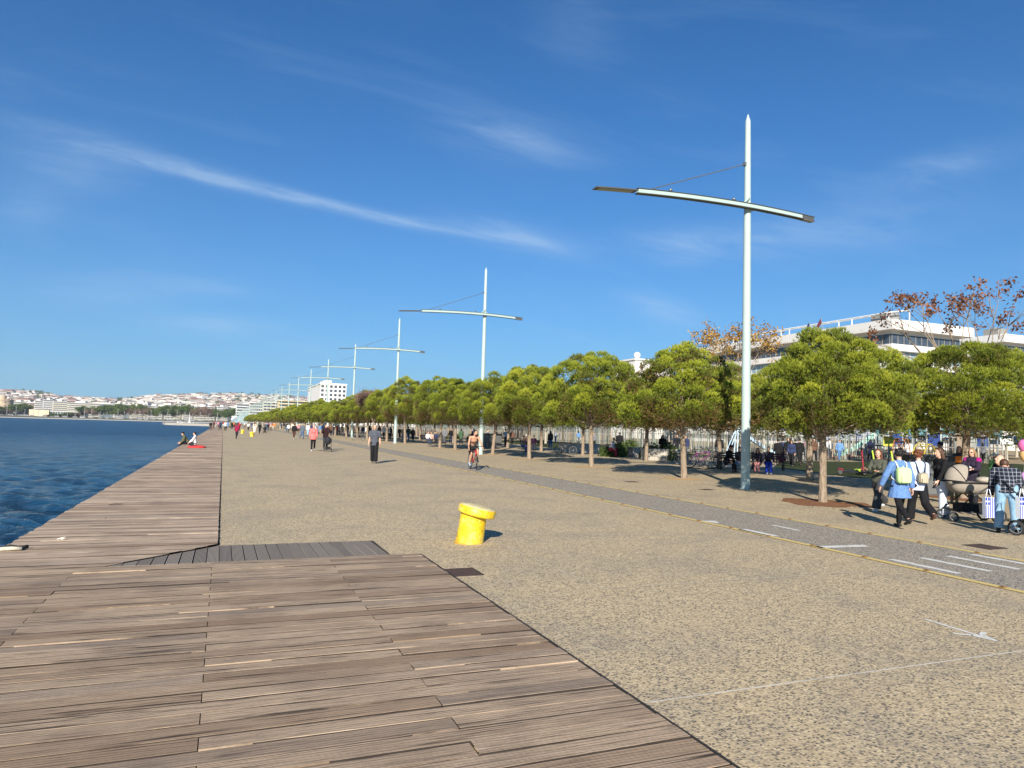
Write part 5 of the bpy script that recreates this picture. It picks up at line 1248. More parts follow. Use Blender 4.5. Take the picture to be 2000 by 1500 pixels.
        if hairstyle == 'bun': b.ell(headc+HR @ Vector((0, -.10, .10)), (.045, .045, .04), 12)
        remesh(b, 'hair', HAIRM[hair], t, vox, 1)
    if hairstyle == 'beard':
        b = MB(); b.ell(headc+HR @ Vector((0, .047, -.078)), (.052, .048, .040), 12, M=HR); remesh(b, 'beard', HAIRM[hair], t, vox, 1)
    if hat is not None:
        b = MB(); M4 = Matrix.Translation(headc) @ HR.to_4x4(); b.lathe([(.098, .03), (.098, .075), (.085, .12), (.04, .146), (.001, .15)], 18, 0, M4); 
        b.add([M4 @ Vector((x, y, z)) for x, y, z in ((-.07, .07, .045), (.07, .07, .045), (.05, .165, .03), (-.05, .165, .03), (-.07, .07, .055), (.07, .07, .055), (.05, .165, .04), (-.05, .165, .04))], [(0, 1, 2, 3), (7, 6, 5, 4), (0, 4, 5, 1), (1, 5, 6, 2), (2, 6, 7, 3), (3, 7, 4, 0)])
        o = b.build('cap', fabric('hat_%.2f' % hat[0], hat), t); autosmooth(o, 50)
    if vox <= .013:
        for sx in (-1, 1): b = MB(); b.ell(headc+HR @ Vector((sx*.031, .082, .008)), (.013, .006, .007), 10, M=HR); b.build('eye', M_eye, t, True)
        b = MB(); b.ell(headc+HR @ Vector((0, .088, -.052)), (.022, .008, .007), 10, M=HR); b.build('mouth', M_lip, t, True)
    t['_J'] = 0; del t['_J']
    info = dict(t=t, J=J, A=A, head=headc, HR=HR, TR=TR2, chest=chest, waist=waist, pel=pel, neck=neckb, s=s, up=cy)
    return info
def toworld(I, v):
    a = I['t'].rotation_euler.z; v = Vector(v)*I['s']; return Matrix.Rotation(a, 3, 'Z') @ v + I['t'].location
def attach_frame(I):   # matrix of a person's root, for things worn or held (they stay top-level)
    return Matrix.Translation(I['t'].location) @ Matrix.Rotation(I['t'].rotation_euler.z, 4, 'Z') @ Matrix.Scale(I['s'], 4)
def held(name, I, label, cat):
    t = bpy.data.objects.new(name, None); COL.objects.link(t); t.matrix_world = attach_frame(I); tag(t, label, cat); return t
def dirpx(a, b, A_=None):
    p, q = gnd(*a), gnd(*b); d = q-p; return (d.x, d.y)
# special cloths
g = newmat('blue_denim', .9, 0, .1); v = g.obj((1, 1, 1)); g.col(g.ramp(g.noise(v, 40, 4, .8), [(.3, (.055, .12, .28)), (.55, (.12, .22, .44)), (.75, (.26, .38, .60))])); g.bump(g.noise(v, 14, 4), .5, .02); M_denim = g.m
g = newmat('light_jeans', .9, 0, .1); v = g.obj(); g.col(g.ramp(g.noise(v, 7, 5, .6), [(.3, (.15, .29, .42)), (.7, (.30, .46, .60))])); g.bump(g.noise(v, 9, 3), .6, .02); M_jean = g.m
g = newmat('navy_plaid', .9, 0, .1); t_ = g.n('ShaderNodeTexCoord')
w1 = g.n('ShaderNodeTexWave', wave_type='BANDS', bands_direction='X', wave_profile='SIN'); w1.inputs['Scale'].default_value = 4.2; w2 = g.n('ShaderNodeTexWave', wave_type='BANDS', bands_direction='Z', wave_profile='SIN'); w2.inputs['Scale'].default_value = 4.2
g.l(t_.outputs['Object'], w1.inputs['Vector']); g.l(t_.outputs['Object'], w2.inputs['Vector'])
a1 = g.mapr(w1.outputs['Fac'], .90, .99, 0, .5); a2 = g.mapr(w2.outputs['Fac'], .90, .99, 0, .5); g.col(g.mix(g.math('ADD', a1, a2), (.018, .022, .035), (.42, .44, .48))); M_plaid = g.m
g = newmat('white_jeans', .9, 0, .1); g.col(g.mix(g.noise(g.obj(), 6, 4, .6), (.52, .56, .62), (.66, .68, .72))); M_wjean = g.m
def walk(ph=1, st=24, arm=22, **k):
    d = dict(hl=st*ph, hr=-st*ph*.8, kl=8 if ph > 0 else 30, kr=30 if ph > 0 else 8, sl=-arm*ph, sr=arm*ph, el=22, er=22); d.update(k); return d
V_ = 0.0105
def pt(px, py): return gnd(px, py)
HD = Vector((rt.x, rt.y, 0)).normalized(); FWD = Vector((fw.x, fw.y, 0)).normalized()   # picture right and into the picture, on the ground
def D2(r_, f_): v = HD*r_+FWD*f_; return (v.x, v.y)
# ---- the near group on the right
I1 = person('young woman in an olive top and wide grey trousers, holding a phone', pt(1716, 998), D2(-.75, -.55), 1.60, walk(1, 26, 5, sl=28, sr=30, el=62, er=66, wl=12, wr=18, head=-18, kr=38), top=(.075, .08, .06), bottom=(.055, .055, .055), shoes=(.70, .70, .68), hair='auburn', hairstyle='long', fem=True, flare=.055, vox=V_)
I2 = person('woman from behind in a long blue denim shirt with a light green backpack', pt(1757, 1031), D2(-.05, .95), 1.62, walk(-1, 20, 18, abl=26, sl=6, abr=10, el=12, twist=-6), top=(.1, .2, .4), bottom=(.012, .012, .014), shoes=(.015, .015, .015), hair='black', hairstyle='curly', fem=True, legs='leggings', skirt=(.26, .25), topfit=.032, vox=V_, mats=dict(top=M_denim))
I3 = person('woman from behind in a light blue shirt with a patterned backpack', pt(1795, 1022), D2(.02, .95), 1.60, walk(1, 20, 12, head=25, kr=42), top=(.48, .56, .74), bottom=(.014, .014, .016), shoes=(.10, .05, .035), hair='auburn', hairstyle='curly', fem=True, topfit=.030, flare=.035, toplen=.06, vox=V_, skin=SKIN)
I4 = person('young woman in profile with long brown hair, black jacket and white jeans', pt(1840, 1012), D2(-.97, -.1), 1.63, dict(hl=6, hr=-10, kl=6, kr=10, sl=24, sr=-4, el=16, er=14, lean=4), top=(.012, .012, .013), bottom=(.6, .62, .66), shoes=(.22, .28, .36), hair='brown', hairstyle='long', fem=True, topfit=.026, flare=.022, toplen=.05, vox=V_, mats=dict(bottom=M_wjean))
b = MB(); chf = I4['TR']
for (a_, c_) in ((I4['waist'], I4['chest']),): cap_(b, a_-Vector((0, 0, .14))+I4['up']*.035, .078, c_+I4['up']*.045+Vector((0, 0, .04)), .085, .62, Vector((1, 0, 0)))
remesh(b, 'undershirt', fabric('grey_undershirt', (.07, .072, .078)), I4['t'], V_)
I5 = person('man in a dark cap and charcoal shirt standing behind the grey bin', pt(1838, 950), D2(-.6, .7), 1.76, dict(sl=30, sr=26, el=70, er=60, headn=-5), top=(.055, .06, .068), bottom=(.03, .032, .04), hair='black', hairstyle='short', hat=(.015, .015, .018), topfit=.028, vox=.012, skin=SKIN2)
I6 = person('woman with sunglasses and a jacket with magenta shoulders beside the pram', pt(1900, 992), D2(-.8, -.5), 1.62, dict(sl=24, sr=30, el=66, er=74, wl=10, wr=16), top=(.03, .022, .04), bottom=(.02, .02, .024), hair='blond', hairstyle='bob', fem=True, topfit=.034, toplen=.08, vox=V_)
b = MB(); A6 = I6['A']
for k in 'lr': cap_(b, A6[k][0]+Vector((0, 0, .006)), .082, A6[k][0]+A6[k][3]*.12, .072, flat1=True)
cap_(b, A6['l'][0]+Vector((0, -.02, .01)), .075, A6['r'][0]+Vector((0, -.02, .01)), .075); remesh(b, 'shoulder_yoke', fabric('magenta_yoke', (.36, .012, .17)), I6['t'], V_)
b = MB(); cap_(b, I6['chest']+I6['up']*.10-Vector((0, 0, .06)), .05, I6['neck']+I6['up']*.055-Vector((0, 0, .03)), .05, .5, Vector((1, 0, 0))); remesh(b, 'scarf', fabric('pale_scarf', (.62, .56, .58)), I6['t'], V_)
b = MB(); hc, HRr = I6['head'], I6['HR']
for sx in (-1, 1): b.ell(hc+HRr @ Vector((sx*.034, .092, .006)), (.027, .008, .02), 12, M=HRr)
b.tube([hc+HRr @ Vector((-.08, 0, .012)), hc+HRr @ Vector((-.06, .088, .014)), hc+HRr @ Vector((.06, .088, .014)), hc+HRr @ Vector((.08, 0, .012))], .004, 6); b.build('sunglasses', pm('dark_lens', (.01, .008, .008), .1), I6['t'], True)
I7 = person('balding man in a black shirt bending forward over the stroller', pt(1985, 1018), D2(-.98, -.15), 1.74, dict(lean=32, bend=22, sl=48, sr=50, el=28, er=22, headn=-38, hl=12, hr=-6), top=(.02, .02, .022), bottom=(.03, .03, .035), hair='grey', hairstyle='bald', topfit=.03, vox=V_, skin=SKIN)
I8 = person('bending man in a navy plaid shirt and light blue jeans', pt(1968, 1042), D2(.50, .85), 1.72, dict(lean=30, bend=30, sl=62, sr=58, el=22, er=20, hl=10, hr=2, kl=10, kr=6, al=5, ar=5, headn=10), top=(.03, .04, .06), bottom=(.2, .4, .5), shoes=(.03, .028, .03), hair='brown', topfit=.036, toplen=.05, flare=.018, vox=V_, mats=dict(top=M_plaid, bottom=M_jean))
b = MB(); cap_(b, I8['pel']+Vector((0, -.01, -.035)), .178, I8['pel']+Vector((0, 0, .03)), .165, .74, Vector((1, 0, 0)), flat0=True); remesh(b, 'undershirt', fabric('white_undershirt', (.66, .66, .66)), I8['t'], V_)
# others just behind
I9 = person('person in blue jeans standing behind the right edge pine with an orange bag', pt(1874, 958), D2(-.5, -.6), 1.62, dict(sl=14, sr=10), top=(.06, .055, .075), bottom=(.10, .20, .34), hair='auburn', hairstyle='long', fem=True, vox=.013)
t = held('shoulder_bag', I9, 'orange shoulder bag hanging at chest height beside the right edge pine', 'bag'); c9 = I9['chest']
b = MB(); b.box(-.13, .13, -.06, .06, -.14, .12, M=Matrix.Translation(c9+Vector((.02, .20, -.02)))); b.build('pouch', fabric('orange_bag', (.70, .20, .03)), t); b = MB(); b.tube([c9+Vector((-.1, .19, .1)), c9+Vector((-.05, .09, .24)), c9+Vector((.1, .19, .1))], .009, 6); b.build('strap', fabric('bag_strap', (.03, .03, .03)), t)
I10 = person('child in a yellow top close behind the young woman in white jeans', pt(1864, 985), D2(-.4, -.7), 1.15, dict(sl=20, el=50), top=(.42, .38, .10), bottom=(.12, .11, .06), hair='brown', hairstyle='short', vox=.014)

# worn and held things
def backpack(I, label, col, w=.27, h=.36, d=.13, mat=None, strap=(.65, .65, .6), pocket=None, drop=.0):
    t = held('backpack', I, label, 'backpack'); TR = I['TR']; c = I['chest']-I['up']*(.10+.045+d/2)+TR @ Vector((0, 0, -.03-drop)); M = Matrix.Translation(c) @ TR.to_4x4()
    b = MB(); n = 20; prof = []
    for k in range(n):
        a = 2*math.pi*k/n; x = abs(math.cos(a))**.45*(1 if math.cos(a) > 0 else -1)*w/2; z = abs(math.sin(a))**.45*(1 if math.sin(a) > 0 else -1)*h/2; prof.append((x, z))
    vs = []
    for y_, s_ in ((-d/2, .80), (-d/2+.02, .95), (0, 1), (d/2, .97)): vs += [(x*s_, y_, z*s_) for x, z in prof]
    fs = [(j*n+k, (j+1)*n+k, (j+1)*n+(k+1) % n, j*n+(k+1) % n) for j in range(3) for k in range(n)]+[tuple(range(n)), tuple(range(4*n-1, 3*n-1, -1))]
    b.add([M @ Vector(v) for v in vs], fs); o = b.build('bag', mat or fabric('bag_%.2f%.2f' % col[:2], col, .06), t); autosmooth(o, 60)
    if pocket: b = MB(); b.box(-w*.32, w*.32, -d/2-.03, -d/2+.002, -h*.40, -h*.02, M=M); b.build('pocket', mat or fabric('pocket_%.2f' % pocket[0], pocket, .06), t)
    b = MB(); b.tube([M @ Vector((-.02, d/2-.03, h/2-.01)), M @ Vector((0, d/2-.05, h/2+.035)), M @ Vector((.02, d/2-.03, h/2-.01))], .006, 6); b.build('handle', fabric('strapc%.2f' % strap[0], strap), t)
    for k, sx in (('l', -1), ('r', 1)):
        sh = I['A'][k][0]; b = MB(); q = [M @ Vector((sx*w*.3, d/2-.01, h*.42)), sh-LXc(I)*sx*.055+TR @ Vector((0, -.085, .045)), sh-LXc(I)*sx*.06+TR @ Vector((0, 0, .088)), sh-LXc(I)*sx*.06+TR @ Vector((0, .088, .03)), sh-LXc(I)*sx*.03+TR @ Vector((0, .10, -.12)), I['waist']+TR @ Vector((sx*.15, .02, .04)), M @ Vector((sx*w*.36, d/2, -h*.38))]
        b.tube(q, .013, 8); b.build('shoulder_strap', fabric('strapc%.2f' % strap[0], strap), t, True)
    return t
def LXc(I): return I['TR'] @ Vector((1, 0, 0))
backpack(I2, 'light green backpack with white straps worn over the blue denim shirt', (.50, .72, .30), .30, .36, .14, strap=(.70, .72, .68), pocket=(.50, .72, .30), drop=.05)
g = newmat('beige_diamond_pattern', .7, 0, .3); v = g.obj((1, 1, 1)); ck = g.n('ShaderNodeTexVoronoi'); ck.inputs['Scale'].default_value = 38; ck.inputs['Randomness'].default_value = .1; g.l(v, ck.inputs['Vector']); g.col(g.mix(g.mapr(ck.outputs['Distance'], .25, .5, 0, 1), (.62, .55, .40), (.20, .16, .10))); M_pat = g.m
backpack(I3, 'small beige diamond patterned backpack with thin black straps worn over the light blue shirt', (.5, .45, .33), .22, .26, .12, mat=M_pat, strap=(.03, .03, .03), pocket=(.5, .45, .33), drop=.12)
def phone(I, k, label):
    t = held('smartphone', I, label, 'phone'); sh, el, wr, U, U2 = I['A'][k]; c = wr+U2*.12; M = Matrix.Translation(c) @ U2.to_track_quat('Y', 'Z').to_matrix().to_4x4(); b = MB(); b.box(-.036, .036, -.03, .12, .012, .021, M=M); b.build('case', pm('phone_case', (.03, .03, .035), .3), t); b = MB(); b.box(-.032, .032, -.026, .116, .0215, .0225, M=M); b.build('screen', pm('phone_screen', (.02, .02, .025), .08), t)
phone(I1, 'r', 'dark phone held in front of the woman in the olive top'); phone(I4, 'l', 'phone held low by the young woman in white jeans')
# shoulder strap of the man behind the bin
t = held('sling_bag', I5, 'small black sling bag strap across the back of the man behind the grey bin', 'bag'); c5 = I5['chest']; b = MB()
b.tube([c5+Vector((-.14, -.05, .17)), c5+Vector((-.05, -.155, .05)), c5+Vector((.08, -.155, -.12)), c5+Vector((.16, -.06, -.25))], .016, 8); b.build('strap', fabric('sling_strap', (.02, .02, .02)), t, True); b = MB(); b.box(-.07, .07, -.03, .03, -.1, .06, M=Matrix.Translation(c5+Vector((.19, 0, -.28)))); b.build('pouch', fabric('sling_strap', (.02, .02, .02)), t)
# ---- grey bin
pa, pb = pt(1797, 968), pt(1850, 966)
t = empty('litter_bin', pa.lerp(pb, .5)+Vector((0, .35, 0)), 'large dark grey litter bin left of the young woman in white jeans', 'bin', rz=-.38)
mg = pm('bin_grey_metal', (.13, .135, .13), .55, .2, .08, 2); w = (pb-pa).length*.48; b = MB(); b.box(-w, w, -.45, .45, .04, 1.12); b.build('body', mg, t); b = MB(); b.box(-w-.02, w+.02, -.47, .47, 1.123, 1.32); b.build('hood', pm('bin_hood', (.035, .037, .04), .5), t); b = MB(); b.box(-w+.03, w-.03, -.42, .42, 0, .037); b.build('plinth', M_cable, t)
# ---- stroller
M_beige = fabric('stroller_beige', (.30, .26, .21), .10); M_blk = pm('black_frame', (.02, .02, .022), .4, .2)
def wheel(t, c, r_, rot=None, nm='wheel', tyre=.02, spokes=6, rimc=(.30, .30, .30)):
    w = empty(nm, c); w.parent = t; del_ = None
    if rot is not None: w.rotation_euler = rot
    b = MB(); b.torus((0, 0, 0), r_-tyre, tyre, 28, 8); b.build('tyre', pm('tyre_rubber', (.025, .025, .025), .8), w, True)
    b = MB(); b.torus((0, 0, 0), r_-tyre*2.2, tyre*.4, 28, 6); b.tube([(-.03, 0, 0), (.03, 0, 0)], max(.012, r_*.06), 10)
    for k in range(spokes): a = 2*math.pi*k/spokes; b.tube([(0, 0, 0), (0, math.cos(a)*(r_-tyre*2), math.sin(a)*(r_-tyre*2))], r_*.010+.0006, 4)
    b.build('rim', pm('rim_%.2f' % rimc[0], rimc, .4, .5), w); return w
def stroller(loc, face, label, hood_c=M_beige, s=1.0, bassinet=True):
    t = empty('stroller', loc, label, 'stroller', rz=rz_of(face)); t.scale = (s, s, s)   # forward +Y, handle at -Y
    b = MB(); n = 20; secs = []
    for i in range(11):
        u = i/10; y_ = .42-.84*u; hw_ = .20*(1-(2*u-1)**6)**.5+.03; dz = .24*(1-(2*u-1)**4)**.5+.02
        ring = []
        for k in range(n//2+1): a = math.pi*k/(n/2); ring.append((hw_*math.cos(a), y_, .80-dz*math.sin(a)**.7))
        secs.append(ring)
    m = len(secs[0]); vs = [p for r_ in secs for p in r_]; b.add(vs, [(i*m+k, i*m+k+1, (i+1)*m+k+1, (i+1)*m+k) for i in range(10) for k in range(m-1)]+[(i*m+m-1, i*m, (i+1)*m, (i+1)*m+m-1) for i in range(10)]+[tuple(range(m)), tuple(range(11*m-1, 10*m-1, -1))]); o = b.build('carrycot', hood_c, t); autosmooth(o, 70)
    b = MB(); m2 = 13; V2 = []
    for i in range(9):
        th = math.pi*.02+math.pi*.60*i/8
        for k in range(m2): a = math.pi*k/(m2-1); V2.append((.235*math.cos(a), .16+.30*math.sin(a)*math.cos(th), .81+.34*math.sin(a)*math.sin(th)))
    b.add(V2, [(i*m2+k, i*m2+k+1, (i+1)*m2+k+1, (i+1)*m2+k) for i in range(8) for k in range(m2-1)]); o = b.build('hood', hood_c, t, True)
    b = MB(); 
    for th in (math.pi*.32, math.pi*.62): b.tube([(.24*math.cos(a), .16+.31*math.sin(a)*math.cos(th), .81+.35*math.sin(a)*math.sin(th)) for a in [math.pi*k/12 for k in range(13)]], .008, 6)
    b.tube([(.235, .42, .79), (.25, 0, .79), (.235, -.42, .79)], .018, 6); b.tube([(-.235, .42, .79), (-.25, 0, .79), (-.235, -.42, .79)], .018, 6); b.build('hood_hoop', M_blk, t, True)
    b = MB(); b.ell((0, -.3, .84), (.19, .16, .07), 14); b.build('cover', fabric('cream_cover', (.42, .37, .30)), t, True)
    b = MB()
    for sx in (-.25, .25): b.tube([(sx, .40, .22), (sx, .0, .55), (sx, -.45, .85), (sx, -.62, 1.03)], .014, 8); b.tube([(sx, -.42, .18), (sx, -.05, .52), (sx, .12, .62)], .014, 8); b.tube([(sx, .40, .22), (sx, -.42, .18)], .011, 8)
    b.tube([(-.25, -.62, 1.03), (.25, -.62, 1.03)], .017, 8); b.tube([(-.25, -.42, .18), (.25, -.42, .18)], .012, 8); b.tube([(-.25, .40, .22), (.25, .40, .22)], .012, 8); b.build('frame', M_blk, t, True)
    b = MB(); b.box(-.2, .2, -.36, .22, .20, .36); b.build('basket', fabric('basket_black', (.02, .02, .02)), t)
    for sx in (-.27, .27): wheel(t, (sx, .42, .10), .10, tyre=.018); wheel(t, (sx, -.42, .15), .15, tyre=.02)
    return t
st1 = stroller(pt(1893, 1018), D2(-1, .12), 'beige pram with a rounded hood and black frame, in front of the bending man', s=1.12)
st2 = stroller(pt(2045, 1050), D2(.5, -.7), 'second dark stroller cut off by the right edge of the photo', fabric('stroller_black', (.03, .03, .035)), 1.0)
# striped flag bags
def flagbag(p, ang, label, w=.19, h=.40):
    t = empty('flag_bag', p, label, 'bag', rz=ang); b = MB(); b.box(-w/2, w/2, -.05, .05, 0, h); b.build('bag', fabric('flag_white', (.68, .70, .74), .04), t)
    b = MB(); n = 9
    # vertical stripes (the flag hangs on its side), canton with a cross at the upper left
    for k in range(n):
        if k % 2: continue
        x0 = -w/2+w*k/n; zt = h-.002 if k > 3 else h*.60; b.box(x0+.002, x0+w/n-.002, -.054, -.0505, .004, zt); 
    b.build('stripe', fabric('flag_blue', (.03, .06, .34), .06), t)
    b = MB(); cw = w*.42
    for (xa, xb, za, zb) in ((-w/2+.003, -w/2+cw*.4, h*.84, h-.003), (-w/2+cw*.6, -w/2+cw, h*.84, h-.003), (-w/2+.003, -w/2+cw*.4, h*.63, h*.77), (-w/2+cw*.6, -w/2+cw, h*.63, h*.77)): b.box(xa, xb, -.056, -.0505, za, zb)
    b.build('canton', fabric('flag_blue', (.03, .06, .34), .06), t)
    b = MB(); b.tube([(-w*.3, 0, h), (-w*.1, 0, h+.16), (w*.1, 0, h+.16), (w*.3, 0, h)], .008, 6); b.build('handle', fabric('flag_white', (.68, .70, .74), .04), t, True); return t
p = pt(1935, 1040); flagbag(Vector((p.x-.05, p.y, .30)), math.atan2(HD.y, HD.x), 'bag with blue and white stripes and a white cross hanging from the beige pram')
p = pt(1997, 1052); flagbag(Vector((p.x, p.y, .38)), math.atan2(HD.y, HD.x)+.2, 'second blue and white striped bag, cut off at the right edge')
# balloons at the right edge
p = pt(2000, 1000)
for (px, py, c, lb) in ((2000, 872, (.70, .16, .36), 'pink balloon at the right edge of the photo'), (2003, 891, (.70, .42, .16), 'peach orange balloon just below the pink one at the right edge'), (2004, 935, (.55, .30, .55), 'lilac balloon lowest at the right edge')):
    q = dep(px, py, 17.5); t = empty('balloon', q, lb, 'balloon'); b = MB(); b.lathe([(.003, -.17), (.03, -.155), (.10, -.08), (.135, .02), (.12, .10), (.07, .155), (.005, .175)], 20); o = b.build('skin', pm('balloon_%.2f' % c[2], c, .25), t, True); b = MB(); b.tube([(0, 0, -.17), (.03, .02, -.5), (.0, .05, -q.z+.9)], .002, 4); b.build('string', fabric('balloon_string', (.6, .6, .6)), t)
# cream sun hat worn by a child behind the bending man
I11 = person('child in a cream floppy hat standing behind the bending man', pt(1945, 962), D2(-.2, -.9), 1.40, dict(), top=(.10, .22, .08), bottom=(.1, .1, .12), vox=.015)
t = held('sun_hat', I11, 'cream floppy hat with drooping points above the bald head of the bending man', 'hat'); M4 = Matrix.Translation(I11['head']+Vector((0, 0, .04))); b = MB(); b.lathe([(.16, -.03), (.12, .02), (.105, .08), (.06, .13), (.002, .145)], 18, 0, M4); b.build('crown', fabric('cream_hat', (.66, .60, .46)), t, True); b = MB()
for k in range(5): a = 2*math.pi*k/5+.4; b.tube([I11['head']+Vector((.09*math.cos(a), .09*math.sin(a), .06)), I11['head']+Vector((.2*math.cos(a), .2*math.sin(a), .06)), I11['head']+Vector((.28*math.cos(a), .28*math.sin(a), -.03))], [.04, .03, .01], 8)
b.build('brim_point', fabric('cream_hat', (.66, .60, .46)), t, True)

# ================================================================ BICYCLES, SCOOTERS, BENCHES
def bicycle(loc, face, label, col, s=1.0, steer=0, lean=0, kickstand=True):
    t = empty('bicycle', loc, label, 'bicycle', rz=rz_of(face)); t.scale = (s, s, s); t.rotation_euler.y = R(lean); fm = pm('bike_paint_%.2f_%.2f' % col[:2], col, .35, .1, .06); R_ = .34
    M_y = Matrix.Translation((0, 0, 0))
    wheel(t, (0, -.52, R_), R_, tyre=.022, spokes=18, rimc=(.35, .35, .35)); fwh = wheel(t, (0, .54, R_), R_, rot=(0, 0, R(steer)), tyre=.022, spokes=18, rimc=(.35, .35, .35))
    b = MB(); bb = (0, -.08, .29); st_ = (0, -.20, .78); hd = (0, .36, .80); hb = (0, .40, .66)
    b.tube([bb, st_], .017, 8); b.tube([(0, -.185, .72), hd], .018, 8); b.tube([bb, hb], .021, 8); b.tube([(0, .355, .83), (0, .405, .64)], .024, 8)
    for sx in (-.035, .035): b.tube([(sx*.5, -.09, .29), (sx, -.52, R_)], .010, 6); b.tube([(sx*.4, -.19, .73), (sx, -.52, R_)], .009, 6)
    b.build('frame', fm, t, True); b = MB()
    for sx in (-.055, .055): b.tube([(sx*.8, .41, .64), (sx, .46, .52), (sx, .54, R_)], .013, 6)
    b.build('fork', M_blk, t, True)
    b = MB(); b.tube([(0, .35, .84), (0, .33, .97)], .016, 8); b.tube([(-.31, .30, 1.0), (-.1, .35, .98), (.1, .35, .98), (.31, .30, 1.0)], .012, 8); h = b.build('handlebar', M_blk, t, True)
    for sx in (-1, 1): b = MB(); b.tube([(sx*.22, .322, .995), (sx*.32, .298, 1.002)], .018, 8); b.build('grip', M_tyre_, h, True)
    b = MB(); b.tube([(0, -.20, .76), (0, -.225, .90)], .013, 8); b.build('seat_post', M_blk, t)
    b = MB(); b.add([(-.075, -.34, .93), (.075, -.34, .93), (.02, -.08, .935), (-.02, -.08, .935), (-.06, -.34, .89), (.06, -.34, .89), (.015, -.08, .90), (-.015, -.08, .90)], [(0, 1, 2, 3), (7, 6, 5, 4), (0, 4, 5, 1), (1, 5, 6, 2), (2, 6, 7, 3), (3, 7, 4, 0)]); b.build('saddle', M_tyre_, t)
    b = MB(); b.torus((.05, -.08, .29), .085, .008, 20, 6); b.tube([(.06, -.08, .29), (.07, -.02, .14)], .010, 6); b.tube([(-.06, -.08, .29), (-.07, -.14, .44)], .010, 6); b.tube([(-.08, -.08, .29), (.08, -.08, .29)], .015, 8); c_ = b.build('crank', M_cable, t, True)
    for p in ((.11, -.02, .14), (-.11, -.14, .44)): b = MB(); b.box(p[0]-.045, p[0]+.045, p[1]-.04, p[1]+.04, p[2]-.012, p[2]+.012); b.build('pedal', M_blk, c_)
    return t
M_tyre_ = pm('tyre_rubber', (.025, .025, .025), .8)
# the cyclist in the lane
cb_p = pt(924, 917); cface = D2(.30, -.90)
bicycle(cb_p, cface, 'red and black mountain bike ridden by the bearded cyclist', (.50, .02, .04), 1.02, steer=-14)
IC = person('shirtless bearded cyclist with dark shorts and a chest strap, riding towards the camera', cb_p-Vector((cface[0], cface[1], 0)).normalized()*.22, cface, 1.80, dict(lean=34, bend=4, hl=72, kl=78, hr=42, kr=70, sl=62, sr=62, el=18, er=18, abl=16, abr=16, al=4, ar=4, headn=-4, head=-22, fl=-6, fr=-6, pz=.16), topless=True, bottom=(.02, .02, .022), legs='shorts', shoes=(.30, .40, .50), hair='black', hairstyle='beard', vox=.011, skin=SKIN2)
b = MB(); c_ = IC['chest']; b.tube([c_+IC['TR'] @ Vector((.168*math.cos(a), .125*math.sin(a), -.02)) for a in [2*math.pi*k/20 for k in range(21)]], .012, 6, cap=False); b.build('chest_strap', M_blk, IC['t'], True)
def scooter(loc, face, label, col, s=1.0, acc=None):
    t = empty('kick_scooter', loc, label, 'scooter', rz=rz_of(face)); t.scale = (s, s, s); t.rotation_euler.y = R(6); fm = pm('scooter_paint_%.2f' % col[0], col, .4)
    wheel(t, (0, .48, .13), .13, tyre=.028, spokes=5); wheel(t, (0, -.48, .13), .13, tyre=.028, spokes=5)
    b = MB(); b.box(-.09, .09, -.38, .30, .12, .18); b.build('deck', M_blk, t); b = MB(); b.box(-.07, .07, -.60, -.38, .24, .27); b.tube([(0, -.36, .17), (0, -.45, .25)], .03, 6); b.build('mudguard', fm, t)
    b = MB(); b.tube([(0, .28, .16), (0, .40, .32), (0, .46, .30), (0, .36, 1.12)], .028, 8); b.tube([(0, .44, .32), (0, .49, .13)], .026, 8); b.build('stem', acc or fm, t, True)
    b = MB(); b.tube([(-.27, .33, 1.14), (0, .36, 1.15), (.27, .33, 1.14)], .017, 8); b.box(-.04, .04, .33, .41, 1.12, 1.19); b.build('handlebar', M_blk, t, True); return t
scooter(pt(1664, 928), D2(1, -.12), 'red and black kick scooter parked left of the woman in the olive top', (.28, .02, .03), 1.15)
scooter(pt(1694, 930), D2(.35, -.95), 'green stemmed kick scooter parked right behind the woman in the olive top', (.42, .60, .05), 1.15)
scooter(pt(1733, 932), D2(.2, -.95), 'second green stemmed kick scooter parked to the right of the olive top woman\'s head', (.42, .60, .05), 1.15)
def bench(loc, face, label, col=(.06, .045, .04), w=1.8, back=True):
    t = empty('park_bench', loc, label, 'bench', rz=rz_of(face)); m = pm('bench_wood_%.2f' % col[0], col, .6)
    b = MB()
    for k in range(4): b.box(-w/2, w/2, -.22+.115*k, -.12+.115*k, .41, .44)
    b.build('seat', m, t)
    if back:
        b = MB()
        for k in range(3): b.box(-w/2, w/2, -.28-.02*k, -.25-.02*k, .55+.12*k, .64+.12*k)
        b.build('backrest', m, t)
    for sx in (-w/2+.2, w/2-.26): b = MB(); b.box(sx, sx+.06, -.22, .20, .36, .405); b.box(sx, sx+.06, .14, .20, 0, .359); b.box(sx, sx+.06, -.26, -.20, 0, .359); (b.box(sx, sx+.06, -.247, -.222, .406, .93) if back else None); b.build('leg', M_blk, t)
    return t
SIT = dict(hl=86, hr=86, kl=84, kr=84, lean=6, sl=22, sr=24, el=50, er=48)
def sit(label, px, py, face, h=1.65, pose=None, off=None, **k):
    d = dict(SIT); d.update(pose or {}); return person(label, pt(px, py), face, h, d, **k)
TOW = lambda px: (-(pt(px, 900).x), -(pt(px, 900).y))
def f_to(px, ang=0):   # facing the camera, turned by ang degrees
    d = Vector(TOW(px)).normalized().to_3d(); d = Matrix.Rotation(R(ang), 3, 'Z') @ d; return (d.x, d.y)
